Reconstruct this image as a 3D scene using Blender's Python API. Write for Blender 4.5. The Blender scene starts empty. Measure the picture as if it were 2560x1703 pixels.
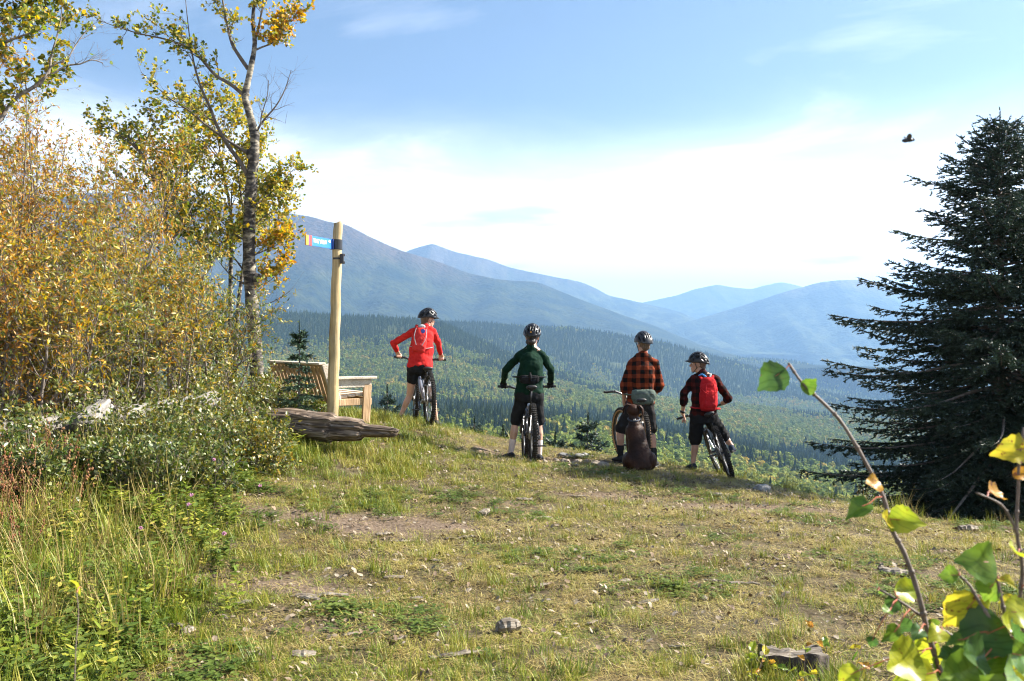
import bpy, bmesh, math, random
import numpy as np
from mathutils import Vector, Matrix, Euler, noise as mnoise
from math import pi, sin, cos, radians as R

SC = bpy.context.scene
COL = SC.collection
# ------------------------------------------------------------------ camera
FPX = 2489.0                      # focal length in photo pixels (35 mm on a 36 mm wide frame, 2560 px)
CAMZ = 1.6
cd = bpy.data.cameras.new('camera'); cam = bpy.data.objects.new('camera', cd); COL.objects.link(cam)
cam.location = (0, 0, CAMZ); cam.rotation_euler = (R(90), 0, 0)
cd.sensor_width = 36; cd.lens = 35; cd.clip_start = 0.05; cd.clip_end = 60000
cd.dof.use_dof = True; cd.dof.focus_distance = 13.0; cd.dof.aperture_fstop = 11
SC.camera = cam
# ------------------------------------------------------------------ sky and sun
SUN_AZ, SUN_EL = R(75), R(37)     # azimuth measured from +Y (view direction) to the right
sdir = Vector((sin(SUN_AZ)*cos(SUN_EL), cos(SUN_AZ)*cos(SUN_EL), sin(SUN_EL)))
W = bpy.data.worlds.new('World'); SC.world = W; W.use_nodes = True
wn, wl = W.node_tree.nodes, W.node_tree.links
wn.clear()
wo = wn.new('ShaderNodeOutputWorld'); bg = wn.new('ShaderNodeBackground'); bg.inputs[1].default_value = 0.042
sky = wn.new('ShaderNodeTexSky'); sky.sky_type = 'NISHITA'; sky.sun_disc = False
sky.sun_elevation = SUN_EL; sky.sun_rotation = SUN_AZ
sky.altitude = 900; sky.air_density = 1.0; sky.dust_density = 1.9; sky.ozone_density = 1.7
# thin high cloud, denser towards the horizon, evenly round the whole sky
tc = wn.new('ShaderNodeTexCoord'); sep = wn.new('ShaderNodeSeparateXYZ'); wl.new(tc.outputs['Generated'], sep.inputs[0])
mx = wn.new('ShaderNodeMath'); mx.operation = 'ADD'; mx.inputs[1].default_value = 0.09; wl.new(sep.outputs['Z'], mx.inputs[0])
mm = wn.new('ShaderNodeMath'); mm.operation = 'MAXIMUM'; mm.inputs[1].default_value = 0.03; wl.new(mx.outputs[0], mm.inputs[0])
dv = wn.new('ShaderNodeVectorMath'); dv.operation = 'DIVIDE'
cmb = wn.new('ShaderNodeCombineXYZ')
for i in range(3): wl.new(mm.outputs[0], cmb.inputs[i])
wl.new(tc.outputs['Generated'], dv.inputs[0]); wl.new(cmb.outputs[0], dv.inputs[1])
mp = wn.new('ShaderNodeMapping'); mp.inputs['Scale'].default_value = (0.75, 0.95, 0.0); mp.inputs['Location'].default_value = (1.3, 4.1, 0)
wl.new(dv.outputs[0], mp.inputs[0])
cn = wn.new('ShaderNodeTexNoise'); cn.inputs['Scale'].default_value = 1.1; cn.inputs['Detail'].default_value = 9; cn.inputs['Roughness'].default_value = 0.56
cn.inputs['Distortion'].default_value = 0.5
wl.new(mp.outputs[0], cn.inputs[0])
cr = wn.new('ShaderNodeMapRange'); cr.inputs[1].default_value = 0.52; cr.inputs[2].default_value = 0.70; wl.new(cn.outputs[0], cr.inputs[0])
hz = wn.new('ShaderNodeMapRange'); hz.interpolation_type = 'SMOOTHSTEP'; hz.inputs[1].default_value = 0.255; hz.inputs[2].default_value = 0.06; hz.inputs[3].default_value = 0.0; hz.inputs[4].default_value = 1.0
hj = wn.new('ShaderNodeMath'); hj.operation = 'MULTIPLY_ADD'; hj.inputs[1].default_value = -0.10; wl.new(cn.outputs[0], hj.inputs[0])
hk = wn.new('ShaderNodeMath'); hk.operation = 'ADD'; hk.inputs[1].default_value = 0.05; wl.new(sep.outputs['Z'], hk.inputs[0]); wl.new(hk.outputs[0], hj.inputs[2]); wl.new(hj.outputs[0], hz.inputs[0])
sm = wn.new('ShaderNodeMath'); sm.operation = 'ADD'; sm.use_clamp = True
ml = wn.new('ShaderNodeMath'); ml.operation = 'MULTIPLY'; ml.inputs[1].default_value = 0.26
wl.new(cr.outputs[0], ml.inputs[0]); wl.new(ml.outputs[0], sm.inputs[0]); wl.new(hz.outputs[0], sm.inputs[1])
mixc = wn.new('ShaderNodeMix'); mixc.data_type = 'RGBA'
mixc.inputs['B'].default_value = (17.0, 16.6, 16.4, 1)
wl.new(sm.outputs[0], mixc.inputs['Factor']); wl.new(sky.outputs[0], mixc.inputs['A'])
# flat grey undersides of cloud low in the sky
g1 = wn.new('ShaderNodeMapping'); g1.inputs['Scale'].default_value = (0.55, 0.55, 0.0); g1.inputs['Location'].default_value = (6.2, 2.4, 0); wl.new(dv.outputs[0], g1.inputs[0])
g2 = wn.new('ShaderNodeTexNoise'); g2.inputs['Scale'].default_value = 1.5; g2.inputs['Detail'].default_value = 7; g2.inputs['Roughness'].default_value = 0.5; wl.new(g1.outputs[0], g2.inputs[0])
g3 = wn.new('ShaderNodeMapRange'); g3.inputs[1].default_value = 0.60; g3.inputs[2].default_value = 0.70; g3.inputs[4].default_value = 0.8; wl.new(g2.outputs[0], g3.inputs[0])
g4 = wn.new('ShaderNodeMapRange'); g4.inputs[1].default_value = 0.22; g4.inputs[2].default_value = 0.10; wl.new(sep.outputs['Z'], g4.inputs[0])
g5 = wn.new('ShaderNodeMath'); g5.operation = 'MULTIPLY'; wl.new(g3.outputs[0], g5.inputs[0]); wl.new(g4.outputs[0], g5.inputs[1])
mixg = wn.new('ShaderNodeMix'); mixg.data_type = 'RGBA'; mixg.inputs['B'].default_value = (4.6, 4.9, 5.6, 1); wl.new(g5.outputs[0], mixg.inputs['Factor']); wl.new(mixc.outputs['Result'], mixg.inputs['A'])
wl.new(mixg.outputs['Result'], bg.inputs[0]); wl.new(bg.outputs[0], wo.inputs[0])
sl = bpy.data.lights.new('sun', 'SUN'); sl.energy = 5.0; sl.angle = R(0.53); sl.color = (1.0, 0.94, 0.84)
so = bpy.data.objects.new('sun', sl); COL.objects.link(so); so.rotation_euler = (-sdir).to_track_quat('-Z', 'Y').to_euler(); so.location = sdir*60
SC.view_settings.view_transform = 'Standard'; SC.view_settings.look = 'None'; SC.view_settings.gamma = 1.0
SC.view_settings.use_curve_mapping = False
SC.view_settings.exposure = 1.9
SC.render.engine = 'CYCLES'
SC.cycles.use_denoising = True
try: SC.cycles.denoiser = 'OPENIMAGEDENOISE'
except Exception: pass
SC.cycles.max_bounces = 6; SC.cycles.diffuse_bounces = 2; SC.cycles.glossy_bounces = 2
SC.cycles.transmission_bounces = 4; SC.cycles.transparent_max_bounces = 6; SC.cycles.volume_bounces = 1
SC.cycles.use_adaptive_sampling = True; SC.cycles.adaptive_threshold = 0.02
SC.cycles.sample_clamp_indirect = 6; SC.cycles.pixel_filter_type = 'BLACKMAN_HARRIS'; SC.cycles.filter_width = 1.15
SC.render.film_transparent = False

rng = random.Random(7); nrg = np.random.default_rng(11)
# ------------------------------------------------------------------ helpers
def P(px, py, d):                 # photo pixel + distance along the view axis -> point
    return Vector(((px-1280.0)/FPX*d, d, CAMZ-(py-851.5)/FPX*d))
def tag(o, label=None, cat=None, group=None, kind=None):
    if label: o['label'] = label
    if cat: o['category'] = cat
    if group: o['group'] = group
    if kind: o['kind'] = kind
    return o
def empty(name, loc=(0,0,0), rz=0.0):
    o = bpy.data.objects.new(name, None); COL.objects.link(o); o.location = loc; o.rotation_euler = (0,0,rz)
    o.empty_display_size = 0.1
    return o
def link(name, me, mats, parent=None, smooth=False):
    o = bpy.data.objects.new(name, me); COL.objects.link(o)
    if mats is not None and not me.materials:
        for m in (mats if isinstance(mats, (list, tuple)) else [mats]): me.materials.append(m)
    if parent is not None: o.parent = parent
    if smooth:
        me.polygons.foreach_set('use_smooth', np.ones(len(me.polygons), dtype=bool))
    return o
def wparent(o, parent):           # geometry written in world coordinates under an empty with only a location
    o.parent = parent; o.location = -Vector(parent.location)
    return o
class MB:                         # collects shapes, builds ONE mesh
    def __init__(s): s.v = []; s.f = []; s.m = []; s.mi = 0
    def add(s, vs, fs):
        n = len(s.v); s.v.extend([tuple(v) for v in vs])
        for f in fs: s.f.append(tuple(i+n for i in f)); s.m.append(s.mi)
    def box(s, c, size, rot=None):
        hx, hy, hz_ = size[0]/2, size[1]/2, size[2]/2
        vs = [Vector((x,y,z)) for x in (-hx,hx) for y in (-hy,hy) for z in (-hz_,hz_)]
        if rot is not None: vs = [rot @ v for v in vs]
        s.add([v+Vector(c) for v in vs], [(0,1,3,2),(4,6,7,5),(0,4,5,1),(2,3,7,6),(0,2,6,4),(1,5,7,3)])
    def bbox(s, c, size, b=0.006, rot=None):      # box with chamfered edges
        bm = bmesh.new(); bmesh.ops.create_cube(bm, size=1)
        for v in bm.verts: v.co = Vector((v.co.x*size[0], v.co.y*size[1], v.co.z*size[2]))
        bmesh.ops.bevel(bm, geom=bm.edges[:], offset=b, segments=1, affect='EDGES')
        bm.verts.index_update()
        vs = [(rot @ v.co if rot is not None else v.co)+Vector(c) for v in bm.verts]
        s.add(vs, [[v.index for v in f.verts] for f in bm.faces]); bm.free()
    def tube(s, pts, rad, seg=8, cap=True, ell=None):
        pts = [Vector(p) for p in pts]; n = len(pts)
        if not hasattr(rad, '__len__'): rad = [rad]*n
        up = None; rings = []
        for i, p in enumerate(pts):
            t = (pts[min(i+1,n-1)]-pts[max(i-1,0)])
            if t.length < 1e-9: t = Vector((0,0,1))
            t.normalize()
            if up is None:
                up = Vector((0,0,1)) if abs(t.z) < 0.9 else Vector((0,1,0))
            a = t.cross(up)
            if a.length < 1e-6: a = t.cross(Vector((1,0,0)))
            a.normalize(); b = a.cross(t).normalized(); up = b
            r = rad[i]; e = 1.0 if ell is None else ell
            rings.append([p + a*(cos(2*pi*k/seg)*r) + b*(sin(2*pi*k/seg)*r*e) for k in range(seg)])
        vs = [v for rg in rings for v in rg]; fs = []
        for i in range(n-1):
            for k in range(seg):
                fs.append((i*seg+k, i*seg+(k+1)%seg, (i+1)*seg+(k+1)%seg, (i+1)*seg+k))
        if cap:
            fs.append(tuple(range(seg-1,-1,-1))); fs.append(tuple((n-1)*seg+k for k in range(seg)))
        s.add(vs, fs)
    def ell(s, c, rad, rot=None, seg=16, rings=10):
        vs = [Vector((0,0,1))]; fs = []
        for i in range(1, rings):
            th = pi*i/rings
            for k in range(seg):
                ph = 2*pi*k/seg; vs.append(Vector((sin(th)*cos(ph), sin(th)*sin(ph), cos(th))))
        vs.append(Vector((0,0,-1)))
        for k in range(seg): fs.append((0, 1+k, 1+(k+1)%seg))
        for i in range(rings-2):
            for k in range(seg):
                a = 1+i*seg; fs.append((a+k, a+seg+k, a+seg+(k+1)%seg, a+(k+1)%seg))
        L = len(vs)-1; a = 1+(rings-2)*seg
        for k in range(seg): fs.append((L, a+(k+1)%seg, a+k))
        if not hasattr(rad, '__len__'): rad = (rad,)*3
        vs = [Vector((v.x*rad[0], v.y*rad[1], v.z*rad[2])) for v in vs]
        if rot is not None: vs = [rot @ v for v in vs]
        s.add([v+Vector(c) for v in vs], fs)
    def cone(s, p0, r0, p1, r1, seg=12):      # round cone (capsule with two radii)
        p0, p1 = Vector(p0), Vector(p1); d = p1-p0; L = d.length
        if L < 1e-6: return s.ell(p0, max(r0,r1), seg=seg)
        t = d/L; pts, rr = [], []
        for k in range(5):
            a = pi/2*(1-k/4); pts.append(p0 - t*(sin(a)*r0)); rr.append(max(cos(a)*r0, 1e-4))
        for k in range(1,4): pts.append(p0+d*(k/4)); rr.append(r0+(r1-r0)*k/4)
        for k in range(5):
            a = pi/2*(k/4); pts.append(p1 + t*(sin(a)*r1)); rr.append(max(cos(a)*r1, 1e-4))
        s.tube(pts, rr, seg)
    def chain(s, pts, rad, seg=12):
        for i in range(len(pts)-1): s.cone(pts[i], rad[i], pts[i+1], rad[i+1], seg)
    def loft(s, secs, seg=20):                # secs: (centre, rx, ry, xaxis, yaxis) elliptical rings, closed
        n = len(secs); vs = []; fs = []
        for c, rx, ry, xa, ya in secs:
            for k in range(seg):
                a = 2*pi*k/seg
                vs.append(Vector(c)+Vector(xa)*(cos(a)*rx)+Vector(ya)*(sin(a)*ry))
        for i in range(n-1):
            for k in range(seg):
                fs.append((i*seg+k, i*seg+(k+1)%seg, (i+1)*seg+(k+1)%seg, (i+1)*seg+k))
        fs.append(tuple(range(seg-1,-1,-1))); fs.append(tuple((n-1)*seg+k for k in range(seg)))
        s.add(vs, fs)
    def mesh(s, name):
        me = bpy.data.meshes.new(name); me.from_pydata(s.v, [], s.f); me.update()
        if s.mi: me.polygons.foreach_set('material_index', s.m)
        return me
    def build(s, name, mats, parent=None, smooth=False):
        return link(name, s.mesh(name), mats, parent, smooth)
WORK = bpy.data.scenes.new('workbench')       # modifiers are applied here, away from the big scene
def evaluated_mesh(o):
    WORK.collection.objects.link(o); vl = WORK.view_layers[0]; vl.update()
    me = bpy.data.meshes.new_from_object(o.evaluated_get(vl.depsgraph))
    WORK.collection.objects.unlink(o); return me
def remesh(mb, voxel, smooth=3, name='blob', disp=None):
    """one continuous skin round all the shapes in mb"""
    me = mb.mesh('tmp'); o = bpy.data.objects.new('tmp', me)
    bm = bmesh.new(); bm.from_mesh(me); bmesh.ops.recalc_face_normals(bm, faces=bm.faces[:]); bm.to_mesh(me); bm.free()
    m = o.modifiers.new('r', 'REMESH'); m.mode = 'VOXEL'; m.voxel_size = voxel
    if smooth:
        m2 = o.modifiers.new('s', 'SMOOTH'); m2.iterations = smooth; m2.factor = 0.5
    out = evaluated_mesh(o); out.name = name
    bpy.data.objects.remove(o); bpy.data.meshes.remove(me)
    if disp:
        amp, sc = disp
        k = len(out.vertices); co = np.zeros(k*3, np.float32); nm = np.zeros(k*3, np.float32)
        out.vertices.foreach_get('co', co); out.vertices.foreach_get('normal', nm); co = co.reshape(-1,3); nm = nm.reshape(-1,3)
        h = np.array([mnoise.noise(Vector(c)*sc) + 0.5*mnoise.noise(Vector(c)*(sc*2.3)+Vector((3,1,7))) for c in co.tolist()], np.float32)
        out.vertices.foreach_set('co', (co+nm*(h*amp)[:,None]).ravel()); out.update()
    out.polygons.foreach_set('use_smooth', np.ones(len(out.polygons), dtype=bool))
    return out
def npmesh(name, V, F, color=None):           # V (n,3), F (m,k) arrays -> mesh, optional per-vertex colour
    me = bpy.data.meshes.new(name); V = np.asarray(V, dtype=np.float32); F = np.asarray(F, dtype=np.int32)
    k = F.shape[1]
    me.vertices.add(len(V)); me.vertices.foreach_set('co', V.ravel())
    me.loops.add(F.size); me.loops.foreach_set('vertex_index', F.ravel())
    me.polygons.add(len(F)); me.polygons.foreach_set('loop_start', np.arange(0, F.size, k, dtype=np.int32))
    try: me.polygons.foreach_set('loop_total', np.full(len(F), k, dtype=np.int32))
    except Exception: pass
    me.update(calc_edges=True)
    if color is not None:
        at = me.attributes.new('tint', 'FLOAT_COLOR', 'POINT')
        c = np.ones((len(V),4), dtype=np.float32); c[:, :3] = color
        at.data.foreach_set('color', c.ravel())
    return me
# ------------------------------------------------------------------ materials
def newmat(name):
    m = bpy.data.materials.new(name); m.use_nodes = True; n = m.node_tree.nodes; n.clear()
    o = n.new('ShaderNodeOutputMaterial'); b = n.new('ShaderNodeBsdfPrincipled')
    m.node_tree.links.new(b.outputs[0], o.inputs[0])
    return m, n, m.node_tree.links, b, o
def ramp(n, stops):
    r = n.new('ShaderNodeValToRGB'); e = r.color_ramp.elements
    while len(e) > 1: e.remove(e[-1])
    e[0].position = stops[0][0]; e[0].color = (*stops[0][1], 1)
    for p, c in stops[1:]:
        x = e.new(p); x.color = (*c, 1)
    return r
def mat(name, c1, c2=None, scale=8.0, rough=0.7, bump=0.0, bscale=None, metal=0.0, stretch=None, spec=0.5, detail=4, sheen=0.0, coat=0.0):
    m, n, l, b, o = newmat(name)
    b.inputs['Roughness'].default_value = rough; b.inputs['Metallic'].default_value = metal
    b.inputs['Specular IOR Level'].default_value = spec
    if sheen: b.inputs['Sheen Weight'].default_value = sheen
    if coat: b.inputs['Coat Weight'].default_value = coat; b.inputs['Coat Roughness'].default_value = 0.12
    if c2 is None: c2 = tuple(x*0.75 for x in c1)
    t = n.new('ShaderNodeTexCoord'); mpn = n.new('ShaderNodeMapping')
    if stretch: mpn.inputs['Scale'].default_value = stretch
    l.new(t.outputs['Object'], mpn.inputs[0])
    ns = n.new('ShaderNodeTexNoise'); ns.inputs['Scale'].default_value = scale; ns.inputs['Detail'].default_value = detail
    l.new(mpn.outputs[0], ns.inputs[0])
    r = ramp(n, [(0.3, c1), (0.7, c2)]); l.new(ns.outputs[0], r.inputs[0]); l.new(r.outputs[0], b.inputs['Base Color'])
    if bump:
        bn = n.new('ShaderNodeTexNoise'); bn.inputs['Scale'].default_value = bscale or scale*3; bn.inputs['Detail'].default_value = 5
        l.new(mpn.outputs[0], bn.inputs[0])
        bp = n.new('ShaderNodeBump'); bp.inputs['Strength'].default_value = bump; bp.inputs['Distance'].default_value = 0.02
        l.new(bn.outputs[0], bp.inputs['Height']); l.new(bp.outputs[0], b.inputs['Normal'])
    return m
def leafmat(name, trans=0.45, rough=0.45, spec=0.4, gain=1.0, hue=0.02):
    """leaf colour comes from the 'tint' attribute; thin leaves let light through"""
    m, n, l, b, o = newmat(name)
    a = n.new('ShaderNodeAttribute'); a.attribute_name = 'tint'
    hsv = n.new('ShaderNodeHueSaturation'); hsv.inputs['Value'].default_value = gain
    l.new(a.outputs['Color'], hsv.inputs['Color'])
    b.inputs['Roughness'].default_value = rough; b.inputs['Specular IOR Level'].default_value = spec
    l.new(hsv.outputs[0], b.inputs['Base Color'])
    tr = n.new('ShaderNodeBsdfTranslucent')
    h2 = n.new('ShaderNodeHueSaturation'); h2.inputs['Saturation'].default_value = 1.15; h2.inputs['Value'].default_value = 1.25
    l.new(hsv.outputs[0], h2.inputs['Color']); l.new(h2.outputs[0], tr.inputs[0])
    ms = n.new('ShaderNodeMixShader'); ms.inputs[0].default_value = trans
    l.new(b.outputs[0], ms.inputs[1]); l.new(tr.outputs[0], ms.inputs[2]); l.new(ms.outputs[0], o.inputs[0])
    return m
def fbm(x, y, sc, seed=0, oct=4, gain=0.5):   # cheap vectorised value noise, about -1..1
    x = np.asarray(x, float)*sc; y = np.asarray(y, float)*sc; out = 0; amp = 1.0; tot = 0
    for o in range(oct):
        xi = np.floor(x).astype(np.int64); yi = np.floor(y).astype(np.int64); fx = x-xi; fy = y-yi
        fx = fx*fx*(3-2*fx); fy = fy*fy*(3-2*fy)
        def h(a, b):
            k = (a*374761393 + b*668265263 + (seed+o)*1274126177) & 0xffffffff
            k = ((k ^ (k >> 13))*1274126177) & 0xffffffff
            return ((k ^ (k >> 16)) & 0xffff)/32767.5-1
        v = (h(xi,yi)*(1-fx)+h(xi+1,yi)*fx)*(1-fy)+(h(xi,yi+1)*(1-fx)+h(xi+1,yi+1)*fx)*fy
        out = out+v*amp; tot += amp; amp *= gain; x = x*2.03+17.1; y = y*2.03+5.7
    return out/tot
def sstep(a, b, x):
    t = np.clip((np.asarray(x, float)-a)/(b-a), 0, 1); return t*t*(3-2*t)
# scatter: many copies of a few source meshes as ONE uncountable mass
def scatter(name, sources, pts, rotz, scl, idx, label, cat, tilt=None, kind='stuff'):
    cname = name+'_sources'; c = bpy.data.collections.new(cname)
    for i, o in enumerate(sources):
        o.name = '%s_%02d' % (cname, i); c.objects.link(o)
        for cc in list(o.users_collection):
            if cc != c: cc.objects.unlink(o)
    me = bpy.data.meshes.new(name); n = len(pts); me.vertices.add(n)
    me.vertices.foreach_set('co', np.asarray(pts, dtype=np.float32).ravel())
    rot = np.zeros((n,3), dtype=np.float32); rot[:,2] = rotz
    if tilt is not None: rot[:,0] = tilt
    a = me.attributes.new('irot', 'FLOAT_VECTOR', 'POINT'); a.data.foreach_set('vector', rot.ravel())
    s = np.asarray(scl, dtype=np.float32)
    if s.ndim == 1: s = np.stack([s,s,s], 1)
    a = me.attributes.new('iscl', 'FLOAT_VECTOR', 'POINT'); a.data.foreach_set('vector', s.astype(np.float32).ravel())
    a = me.attributes.new('iidx', 'INT', 'POINT'); a.data.foreach_set('value', np.asarray(idx, dtype=np.int32))
    ob = bpy.data.objects.new(name, me); COL.objects.link(ob)
    g = bpy.data.node_groups.new(name, 'GeometryNodeTree')
    g.interface.new_socket('Geometry', in_out='INPUT', socket_type='NodeSocketGeometry')
    g.interface.new_socket('Geometry', in_out='OUTPUT', socket_type='NodeSocketGeometry')
    N, L = g.nodes, g.links
    gi, go = N.new('NodeGroupInput'), N.new('NodeGroupOutput')
    ci = N.new('GeometryNodeCollectionInfo'); ci.inputs['Collection'].default_value = c
    ci.inputs['Separate Children'].default_value = True; ci.inputs['Reset Children'].default_value = True
    ip = N.new('GeometryNodeInstanceOnPoints'); ip.inputs['Pick Instance'].default_value = True
    def att(nm, ty):
        q = N.new('GeometryNodeInputNamedAttribute'); q.data_type = ty; q.inputs[0].default_value = nm
        return [s_ for s_ in q.outputs if s_.enabled and s_.name == 'Attribute'][0]
    L.new(gi.outputs[0], ip.inputs['Points']); L.new(ci.outputs[0], ip.inputs['Instance'])
    L.new(att('iidx','INT'), ip.inputs['Instance Index']); L.new(att('irot','FLOAT_VECTOR'), ip.inputs['Rotation']); L.new(att('iscl','FLOAT_VECTOR'), ip.inputs['Scale'])
    L.new(ip.outputs[0], go.inputs[0])
    md = ob.modifiers.new('scatter', 'NODES'); md.node_group = g
    tag(ob, label, cat, kind=kind)
    return ob
# ================================================================== GROUND (the near hilltop)
_ctl = np.array([(0,0,0),(-3,0,0),(3,0,0),(0,4.5,0),(-3,4.5,.05),(3,4.5,0),(-1.5,8,.08),(0,8,.02),(2,8,-.03),(3.8,9.2,-.12),(4.6,9,-.13),
 (3.25,11.2,-.15),(3,12.2,-.2),(2.93,13.3,-.24),(2.4,13.8,-.2),(1.6,13,-.05),(.05,12.5,.09),(.3,14.5,0),(1,14.1,-.04),(-1.05,14,.37),(-1.6,14.4,.42),
 (-2.5,12.8,.48),(-2.2,11,.34),(-3.8,11,.46),(-5,9,.42),(-4.1,8,.42),(-3.2,7.0,.16),(-5,5,.2),(-7,12,.6),(-8,8,.5),(-.9,12.9,.26),(-.35,13.1,.07),(-.2,14.0,.03),(-1.0,10,.1),
 (-4,15.5,.5),(-8,16,.6),(8,5,0),(6,8,-.1),(10,8,-.2),(-12,0,.2),(12,0,0),(0,-6,0),(-12,-6,.1),(12,-6,0),(-16,10,.7),(16,6,-.3)])
def _tps(r2): return np.where(r2 > 1e-9, r2*np.log(np.maximum(r2,1e-9))*0.5, 0)
_n = len(_ctl); _A = np.zeros((_n+3,_n+3)); _d2 = ((_ctl[:,None,:2]-_ctl[None,:,:2])**2).sum(-1)
_A[:_n,:_n] = _tps(_d2)+np.eye(_n)*0.02; _A[:_n,_n] = 1; _A[:_n,_n+1:] = _ctl[:,:2]; _A[_n,:_n] = 1; _A[_n+1:,:_n] = _ctl[:,:2].T
_w = np.linalg.solve(_A, np.concatenate([_ctl[:,2], [0,0,0]]))
BROW = np.array([(-60,20),(-20,18.5),(-6,17),(-2.2,16.4),(-.8,15.5),(.6,14.9),(1.8,14.5),(2.6,14.15),(3.05,12.8),(3.35,10.8),(3.9,9.5),(5.5,8.9),(12,8.3),(60,4)], float)
def brow_s(x, y):                 # signed distance beyond the edge of the hilltop
    x = np.asarray(x, float); y = np.asarray(y, float); best = np.full(x.shape, 1e9)
    for (a, b) in zip(BROW[:-1], BROW[1:]):
        e = b-a; t = np.clip(((x-a[0])*e[0]+(y-a[1])*e[1])/(e@e), 0, 1)
        best = np.minimum(best, np.hypot(x-a[0]-t*e[0], y-a[1]-t*e[1]))
    return np.where(y > np.interp(x, BROW[:,0], BROW[:,1]), best, -best)
def gh0(x, y):
    x = np.asarray(x, float); y = np.asarray(y, float)
    xc = np.clip(x,-16,16); yc = np.clip(y,-6,16.5)
    z = _w[_n]+_w[_n+1]*xc+_w[_n+2]*yc
    for i in range(_n): z = z+_w[i]*_tps((xc-_ctl[i,0])**2+(yc-_ctl[i,1])**2)
    s = np.maximum(brow_s(x,y), 0)
    near = np.exp(-(x*x+y*y)/900.)
    return z - 0.55*s*s/(s+1.3) + (fbm(x,y,1.3,3)*0.035+fbm(x,y,5,9,2)*0.012)*near
DV = np.array([30,45,80,150,250,400,560,700,850,1000,1300,1600,1900,2050,2250,2800,3100,3450,3800,4300], float)
CV = np.array([-900,0,640,900,1096,1280,1440,1600,1780,1905,2000,2200,2600,3400], float)
TV = np.array([
 [1700]*14, [1560]*14, [1420]*14,
 [1300,1300,1300,1300,1300,1305,1310,1320,1335,1350,1370,1400,1420,1420],
 [1205,1205,1205,1210,1215,1220,1230,1245,1265,1285,1305,1330,1345,1350],
 [1120,1115,1115,1120,1125,1130,1145,1165,1190,1210,1235,1270,1295,1300],
 [1050,1050,1052,1056,1060,1068,1085,1108,1140,1162,1180,1215,1250,1260],
 [1020,1020,1020,1022,1026,1034,1050,1072,1105,1130,1150,1190,1230,1240],
 [1040,1040,1040,1040,1042,1050,1068,1085,1112,1135,1152,1185,1225,1240],
 [1018,1018,1016,1016,1018,1026,1042,1060,1088,1108,1125,1155,1195,1210],
 [960,955,950,952,956,972,990,1008,1032,1046,1056,1080,1110,1130],
 [880,876,872,874,880,922,960,984,1010,1024,1036,1056,1086,1110],
 [758,760,768,780,800,896,950,985,1012,1026,1038,1055,1086,1110],
 [800,800,806,815,835,905,955,988,1010,1022,1033,1050,1080,1105],
 [860,860,860,860,860,905,950,978,1000,1012,1024,1042,1075,1100],
 [825,825,820,815,804,806,818,836,886,926,965,1010,1050,1070],
 [860,860,860,855,850,850,862,885,912,945,975,1010,1045,1065],
 [870,870,870,868,868,868,872,885,905,925,945,985,1030,1050],
 [872,872,872,870,868,868,868,870,889,889,897,952,1005,1030],
 [900,900,900,900,900,900,900,900,920,925,935,985,1030,1050]], float)
_pf = np.linspace(-900,3400,431); _df = np.exp(np.linspace(math.log(30), math.log(4300), 420))
_Z = np.zeros((len(_df), len(_pf)))
_zc = CAMZ-(TV-851.5)/FPX*DV[:,None] - np.where(DV[:,None] > 300, 9.0, 3.0)
_tmp = np.stack([np.interp(_pf, CV, _zc[i]) for i in range(len(DV))])
for j in range(len(_pf)): _Z[:,j] = np.interp(np.log(_df), np.log(DV), _tmp[:,j])
def _blur(a, n, ax):
    k = np.hanning(n+2)[1:-1]; k /= k.sum(); pad = [(0,0),(0,0)]; pad[ax] = (n//2,n//2)
    return np.apply_along_axis(lambda v: np.convolve(v, k, 'valid'), ax, np.pad(a, pad, mode='edge'))
_Z = _blur(_blur(_Z, 9, 1), 7, 0)
def vz(x, y):                     # valley and wooded hills
    x = np.asarray(x, float); y = np.maximum(np.asarray(y, float), 1.0)
    px = np.clip(1280+x/y*FPX, -899, 3399); d = np.clip(y, 30.01, 4299)
    fi = (px+900)/10.0; fj = (np.log(d)-math.log(30))/(math.log(4300)-math.log(30))*419
    i0 = np.clip(fi.astype(int),0,429); j0 = np.clip(fj.astype(int),0,418); a = fi-i0; b = fj-j0
    z = (_Z[j0,i0]*(1-a)+_Z[j0,i0+1]*a)*(1-b)+(_Z[j0+1,i0]*(1-a)+_Z[j0+1,i0+1]*a)*b
    am = np.clip((y-150)/1500, 0, 1)
    return z + am*(fbm(x,y,1/420.,21,4)*16 + (0.5-np.abs(fbm(x,y,1/260.,5,3)))*10 - 3)
def gh(x, y):
    x = np.asarray(x, float); y = np.asarray(y, float)
    t = sstep(30, 75, np.hypot(x,y))*sstep(0, 30, y)
    return gh0(x,y)*(1-t)+np.where(t > 0, vz(x,y), 0)*t
def gz(x, y): return float(gh(np.array([x]), np.array([y]))[0])
# bare patches and trodden ground
BARE = [(-1.15,8.35,1.0,.42,1.0),(-1.75,6.55,.6,.26,.75),(.85,13.3,1.05,.55,1.0),(-.25,13.6,.45,.4,.8),(1.15,10.35,.75,.22,.9),(2.4,9.9,1.1,.35,.8),(3.1,8.6,.9,.35,.5),
        (1.6,7.6,.9,.3,.4),(2.6,7.0,.9,.35,.45),(.2,9.6,.7,.22,.5),(.4,10.9,.5,.2,.45),(-.6,10.0,.5,.25,.4),(2.2,5.8,1.0,.4,.4),(-1.2,5.6,.6,.22,.45),(2.2,12.2,.5,.25,.5),(-2.05,7.35,.35,.2,.5)]
def bare(x, y):
    b = np.zeros(np.shape(x)); wx = x+fbm(x,y,1.1,31,3)*.55; wy = y+fbm(x,y,1.1,37,3)*.35
    for cx, cy, rx, ry, k in BARE:
        b = np.maximum(b, k*np.exp(-(((wx-cx)/rx)**2+((wy-cy)/ry)**2)))
    return b
gx = np.concatenate([np.linspace(-70,-9,26), np.linspace(-8.9,8.9,300), np.linspace(9,70,26)])
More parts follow.
